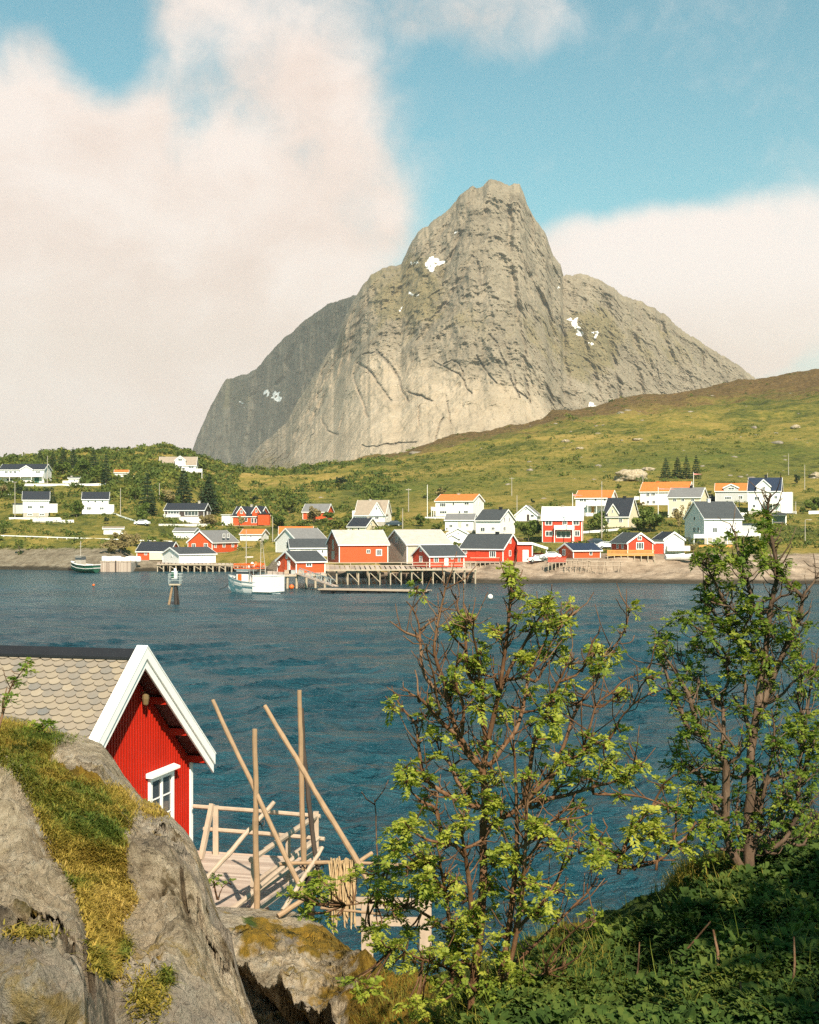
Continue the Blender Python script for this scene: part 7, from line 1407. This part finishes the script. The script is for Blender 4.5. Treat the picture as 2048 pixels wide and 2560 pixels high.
RT = [(20, [(880, 2180), (872, 1980), (870, 1800), (888, 1600), (882, 1450), (900, 1300), (930, 1100), (942, 1000), (968, 850), (982, 700), (1012, 500), (1040, 350), (1012, 180), (992, 60), (985, -30), (1002, -105)]),
 (15, [(850, 2110), (760, 1950), (735, 1800), (740, 1600), (740, 1480), (690, 1420), (650, 1400), (600, 1310), (530, 1280), (470, 1150), (420, 1050), (390, 950), (360, 830), (345, 700)]), (8, [(600, 1310), (550, 1180), (520, 1080), (450, 950), (385, 850), (370, 780)]), (7, [(725, 1320), (720, 1150), (640, 1080), (570, 980), (490, 900), (440, 830)]), (5, [(690, 1130), (760, 960), (700, 850), (610, 800), (530, 780)]), (5, [(740, 1480), (820, 1420), (770, 1360), (680, 1250), (590, 1210)]),
 (14, [(935, 1160), (1000, 1000), (1060, 860), (1130, 700), (1172, 600), (1190, 500), (1240, 430), (1300, 330)]), (7, [(1190, 500), (1110, 420), (1050, 330), (1000, 300), (940, 310)]), (10, [(905, 560), (880, 450), (845, 370), (818, 320), (795, 150), (760, 70)]), (6, [(860, 420), (830, 350), (850, 200), (870, 120)]), (5, [(1010, 530), (1060, 500), (1115, 480), (1130, 440)]), (7, [(965, 880), (880, 780), (790, 740), (700, 640), (640, 540), (600, 520)]), (6, [(760, 720), (740, 560), (680, 430), (640, 350), (600, 290)]), (5, [(760, 880), (680, 760), (560, 680), (480, 620)]), (5, [(860, 640), (760, 560), (640, 520)]),
 (12, [(900, 1760), (960, 1600), (1080, 1540), (1190, 1520), (1284, 1510)]), (12, [(900, 2000), (1050, 1900), (1180, 1760), (1290, 1650)]), (10, [(960, 1990), (1100, 1900), (1150, 1750), (1160, 1600), (1200, 1530)]), (8, [(1150, 1760), (1172, 1500), (1180, 1200), (1160, 1100), (1178, 900), (1172, 700)]), (8, [(1180, 1600), (1220, 1400), (1284, 1250), (1330, 1100)]), (7, [(1190, 1400), (1240, 1000), (1275, 800)]), (7, [(1050, 1900), (1180, 1960), (1260, 1800), (1330, 1700)]),
 (6, [(880, 1500), (815, 1560), (770, 1540), (700, 1500), (590, 1500), (520, 1540)]), (6, [(740, 1800), (660, 1700), (600, 1560), (520, 1480), (430, 1480)]), (5, [(740, 1680), (640, 1660), (550, 1700)]), (6, [(900, 1300), (850, 1180), (850, 1000), (840, 900)]), (5, [(850, 1180), (800, 1120), (770, 1060)]), (5, [(980, 1120), (1060, 1080), (1130, 1000), (1180, 960)]), (7, [(880, 2050), (930, 1850), (950, 1700), (990, 1500), (1020, 1300), (1000, 1150)]), (6, [(860, 2000), (800, 1850), (810, 1700), (830, 1550)]), (6, [(830, 1980), (700, 1980), (640, 1900), (600, 1830)]), (6, [(930, 1900), (1000, 1850), (1060, 1760), (1080, 1600), (1010, 1330)]), (5, [(1180, 1760), (1240, 1900), (1300, 1880)])]
CLR = [(770, 280), (620, 270), (600, 290), (660, 310), (690, 330), (920, 180), (1060, 290), (960, 270), (630, 430), (610, 470), (650, 490), (730, 450), (830, 500), (470, 610), (500, 640), (530, 630), (620, 570), (600, 600), (620, 690), (650, 700), (760, 620), (850, 560), (840, 600), (940, 600), (900, 660), (870, 700), (990, 690), (960, 720), (1060, 640), (1110, 640), (560, 790), (540, 800), (650, 830), (740, 840), (820, 790), (850, 840), (880, 820), (900, 770), (940, 840), (1040, 790), (1100, 760), (1070, 740), (440, 810), (520, 980), (490, 970), (500, 910), (600, 930), (760, 960), (810, 970), (950, 930), (1000, 1040), (980, 1030), (1150, 890), (1090, 900), (1180, 960), (560, 1050), (690, 1090), (1100, 1260), (1150, 1280), (1130, 1180), (1000, 1330), (1220, 1180), (610, 1270), (430, 1370), (490, 1340), (470, 1480), (440, 1500), (520, 1500), (620, 1500), (650, 1560), (700, 1500), (690, 1410), (800, 1340), (640, 1620), (530, 1670), (670, 1720), (510, 1780), (490, 1760), (600, 1820), (660, 1850), (830, 1680), (850, 1780), (960, 1760), (1040, 1760), (1080, 1690), (1190, 1780), (1260, 1800), (1190, 1060), (1270, 1000), (760, 760), (790, 700), (720, 680), (990, 620), (1040, 560), (950, 500), (830, 270), (1000, 140), (980, 20), (1240, 640), (1270, 900), (1240, 1350), (1200, 1640), (1120, 1500), (900, 1500), (780, 1500), (580, 1580), (740, 1900), (930, 1640), (1050, 1400), (1080, 1120)]
bush('rowan_tree', 'leafy rowan tree with thick trunks at the right edge, taller than the middle bush', RT, [CCv(*p) for p in CLR], 9.6, CCv, 'bark_grey', 'rowan_dark', 8, .7, csize=.074, cscale=24, sub=(2, 4), shoots=620, shoot_len=.9, shoot_leaf=.2, twig_n=2.2)
SB = [(8, [(110, 2120), (135, 1990), (200, 1850), (290, 1750), (345, 1650), (380, 1590), (450, 1540)]), (5, [(140, 1990), (220, 1930), (300, 1900), (370, 1890)]), (4, [(280, 1760), (330, 1700), (400, 1720)]), (5, [(330, 2100), (340, 2000), (360, 1900), (330, 1850), (320, 1960)]), (5, [(200, 2080), (330, 2050), (420, 1960), (440, 1850), (445, 1720), (460, 1700)]), (4, [(440, 1950), (520, 1890), (560, 1820)]), (4, [(200, 2100), (230, 2060), (300, 2050), (440, 2040)])]
bush('rowan_sapling', 'small rowan shrub growing on the bank between the big bush and the right tree', SB, [CCv(*p) for p in ((190, 1890), (180, 1860), (290, 1870), (300, 1850), (270, 1720), (290, 1740), (360, 1920), (370, 1600), (340, 1900), (490, 1990), (520, 1960), (20, 1980), (60, 2040), (140, 2070), (100, 2000), (410, 1740), (560, 1830), (250, 2020))], 8.8, CCv, 'bark', 'rowan', 15, .3, csize=.09, cscale=24)
CK = lambda x, y: (x/2.782, 1600+y/2.782)          # enlarged view of the knoll
bush('rowan_sapling', 'knee-high rowan seedling rooted in the turf of the left rock knoll', [(5, [(285, 925), (275, 860), (270, 760), (268, 690), (262, 630), (300, 580)]), (4, [(290, 920), (300, 860), (320, 780), (345, 720)]), (3, [(268, 700), (230, 650), (200, 610)]), (3, [(268, 650), (300, 620), (350, 590)]), (3, [(280, 800), (290, 740), (300, 690)])],
     [CK(*p) for p in ((210, 630), (230, 600), (260, 600), (300, 580), (330, 570), (350, 590), (250, 650), (330, 760), (340, 720), (310, 780), (200, 650), (350, 690))], 13.2, CK, 'bark', 'rowan_dark', 21, .1, csize=.085, cscale=11, sub=(1, 3), twig_n=.6)
bush('rowan_sapling', 'slender leafy twig leaning in from the left edge before the slate roof', [(6, [(-20, 640), (5, 560), (30, 470), (60, 370), (85, 310), (140, 240), (200, 160)]), (4, [(20, 500), (20, 430), (50, 330)])], [CK(*p) for p in ((195, 160), (150, 210), (110, 300), (90, 280), (60, 400), (40, 420), (130, 300), (180, 200))], 11.5, CK, 'bark', 'rowan_dark', 23, .05, csize=.075, cscale=9, sub=(1, 2), twig_n=.6)
bush('rowan_sapling', 'tiny leafy sprig at the edge of the rock in front of the timber deck', [(3, [(285, 1480), (300, 1420), (350, 1370)]), (3, [(280, 1480), (262, 1400), (255, 1340)])], [C3(*p) for p in ((265, 1335), (255, 1390), (360, 1365), (250, 1360))], 12.3, C3, 'bark', 'rowan_dark', 27, .03, csize=.075, cscale=6, sub=(1, 2), twig_n=.3)
bush('bare_sapling', 'bare straight twig standing up left of the big rowan bush', [(4, [(1375, 1400), (1365, 1290), (1355, 1150), (1348, 1000), (1345, 860), (1340, 810)])], [C3(*p) for p in ((1390, 1215), (1400, 1225))], 8.2, C3, 'bark', 'rowan', 31, .02, csize=.07, cscale=10, sub=(1, 2), twig_n=.8)

# ---------------------------------------------------------------- undergrowth on the bank
def undergrowth():
    rng = np.random.default_rng(17); V_, F_, T_ = [], [], []; k = 0; BP = dd((1040, 2060), (1110, 2010), (1200, 1985), (1340, 1945), (1420, 1890), (1480, 1850), (1560, 1800), (1650, 1765), (1800, 1720), (1800, 2260), (1000, 2260))
    us, vs = scatter_mask(BP, 46000, rng)
    us = np.concatenate([us, rng.uniform(980, 2060, 1600)]); vs = np.concatenate([vs, rng.uniform(2540, 2800, 1600)])
    dens = fbm(us*.006, vs*.012, 4.0, 4)
    for u, v, dn in zip(us, vs, dens):
        r = fhit(u, v, BR)
        if r is None or r[0].y > 14: continue
        if dn < -.35 and rng.random() < .7: continue
        p = np.array(r[0]); big = rng.random() < .25; nl = rng.integers(4, 8); tone = np.clip(.5+.3*dn+rng.normal(0, .12), 0, 1); S = (.085 if big else .045)*rng.uniform(.7, 1.35)*min(1.35, .55+p[1]/12)
        for i in range(nl):
            a = rng.random()*6.283; el_ = rng.uniform(.35, 1.2); d = np.array([math.cos(a)*math.cos(el_), math.sin(a)*math.cos(el_), math.sin(el_)]); side = np.array([-math.sin(a), math.cos(a), 0]); L = S*rng.uniform(.6, 1.2); w = L*rng.uniform(.09, .17)
            c0, c1, c2, c3 = p, p+d*L*.45, p+d*L*.8-np.array([0, 0, L*.08]), p+d*L*1.0-np.array([0, 0, L*.3])
            V_ += [c0, c1-side*w, c1+side*w, c2-side*w*.8, c2+side*w*.8, c3]; F_ += [(k, k+2, k+1, k+1), (k+1, k+2, k+4, k+3), (k+3, k+4, k+5, k+5)]; T_ += [tone+rng.normal(0, .06)]*3; k += 6
    F2 = [f if f[2] != f[3] else f[:3] for f in F_]
    o = mesh_obj('undergrowth', V_, F2, M['under'], attrs={'tint': ('FACE', np.clip(T_, 0, 1))}); tag(o, 'dense dark green leafy undergrowth on the shaded bank', 'undergrowth', kind='stuff')
    # grass among it and along the edge of the bank
    us2 = np.concatenate([rng.uniform(1180, 2060, 2600), rng.normal(1440*DV, 60, 2500), rng.normal(1180*DV, 90, 2500), rng.uniform(900, 1250, 1500)]); vs2 = np.concatenate([rng.uniform(2060, 2560, 2600), rng.normal(1840*DV, 26, 2500), rng.normal(2020*DV, 60, 2500), rng.uniform(2400, 2600, 1500)])
    pts, nor, tn = [], [], []
    for i, (u, v) in enumerate(zip(us2, vs2)):
        r = fhit(u, v, BR)
        if r is None or r[0].y > 15: continue
        pts.append(r[0]); nor.append(r[1]*.4+Vector((0, 0, .8))); tn.append(np.clip((.16 if i < 2600 else .42 if i < 5100 else .28)+rng.normal(0, .1), 0, 1))
    n = len(pts); v, f, t = blades(np.array(pts), np.array(nor), rng.gamma(5, .024, n), rng.uniform(.002, .004, n), rng.uniform(.2, 1.0, n), np.array(tn), rng)
    o = mesh_obj('bank_grass', v, f, M['grass'], attrs={'tint': ('FACE', t)}); tag(o, 'green and yellow grass along the edge of the shaded bank', 'grass', kind='stuff')
undergrowth()
CD = lambda x, y: (1300+x/2.306, 2000+y/2.306)
def stalks():
    for i, (a, b, r, lab) in enumerate(((( 700, 1165), (1100, 700), .007, 'long reddish stalk leaning across the undergrowth'), ((1145, 1030), (1115, 750), .009, 'pale upright broken stalk in the undergrowth, right of the leaning red one'), ((1275, 1255), (1272, 1055), .009, 'short pale broken stalk at the bottom right'), ((1565, 1110), (1580, 790), .007, 'thin brown stalk nearest the right edge'), ((1100, 1000), (1090, 910), .008, 'short red stalk beside the pale upright one'), ((395, 1180), (390, 1085), .008, 'short orange stalk in the lower middle undergrowth'), ((655, 1100), (690, 820), .006, 'thin dark red stalk left of the leaning one'), ((870, 1025), (985, 925), .007, 'side stalk branching under the leaning red one'), ((1545, 500), (1540, 425), .007, 'short orange stalk below the right tree'))):
        h_ = fhit(*CD(*a)); y = h_[0].y if h_ else 6; p, q = P(*CD(*a), y), P(*CD(*b), y+.15); m = MB(); m.tube([Vector((0, 0, -.06)), (q-p)*.5+Vector((.01, 0, .008)), q-p], [r, r*.85, r*.6], 6); o = m.build('dead_stalk', M['bark'], smooth=True); o.location = p; tag(o, lab, 'stalk')
stalks()
# ---------------------------------------------------------------- trees on the slope behind the viewpoint: their shade falls on the bank at lower right
for x, y, h, w, lab in ((5.4, -2.6, 11.0, 4.2, 'tallest leafy tree behind the viewpoint'), (4.4, 2.2, 6.2, 3.2, 'leafy tree just outside the right edge of the view'), (7.6, -.5, 10.0, 4.6, 'broad leafy tree standing off to the right behind the viewpoint'), (6.2, 4.6, 6.0, 3.6, 'bushy tree on the bank to the right, outside the view')):
    tree('tree', 'broadleaf_tree', Vector((x, y, 8.8)), h, w, 'broadleaf', lab, group='trees beside the viewpoint', n=2300, leaf=.14, bark='bark')

# ================================================================ the air
def haze():
    m = bpy.data.materials.new('thin_sea_haze'); m.use_nodes = True; t = NT(m.node_tree); t.n.clear(); o = t.new('ShaderNodeOutputMaterial'); v = t.new('ShaderNodeVolumePrincipled')
    v.inputs['Color'].default_value = (1.0, .94, .87, 1); v.inputs['Density'].default_value = .00006; v.inputs['Anisotropy'].default_value = .1; t.l.new(v.outputs[0], o.inputs['Volume'])
    b = MB(); b.box(-5200, 5200, -300, 9200, -9, 1250); x = b.build('haze', m); tag(x, 'thin pale haze in the air over the inlet', 'haze', kind='stuff')
haze()
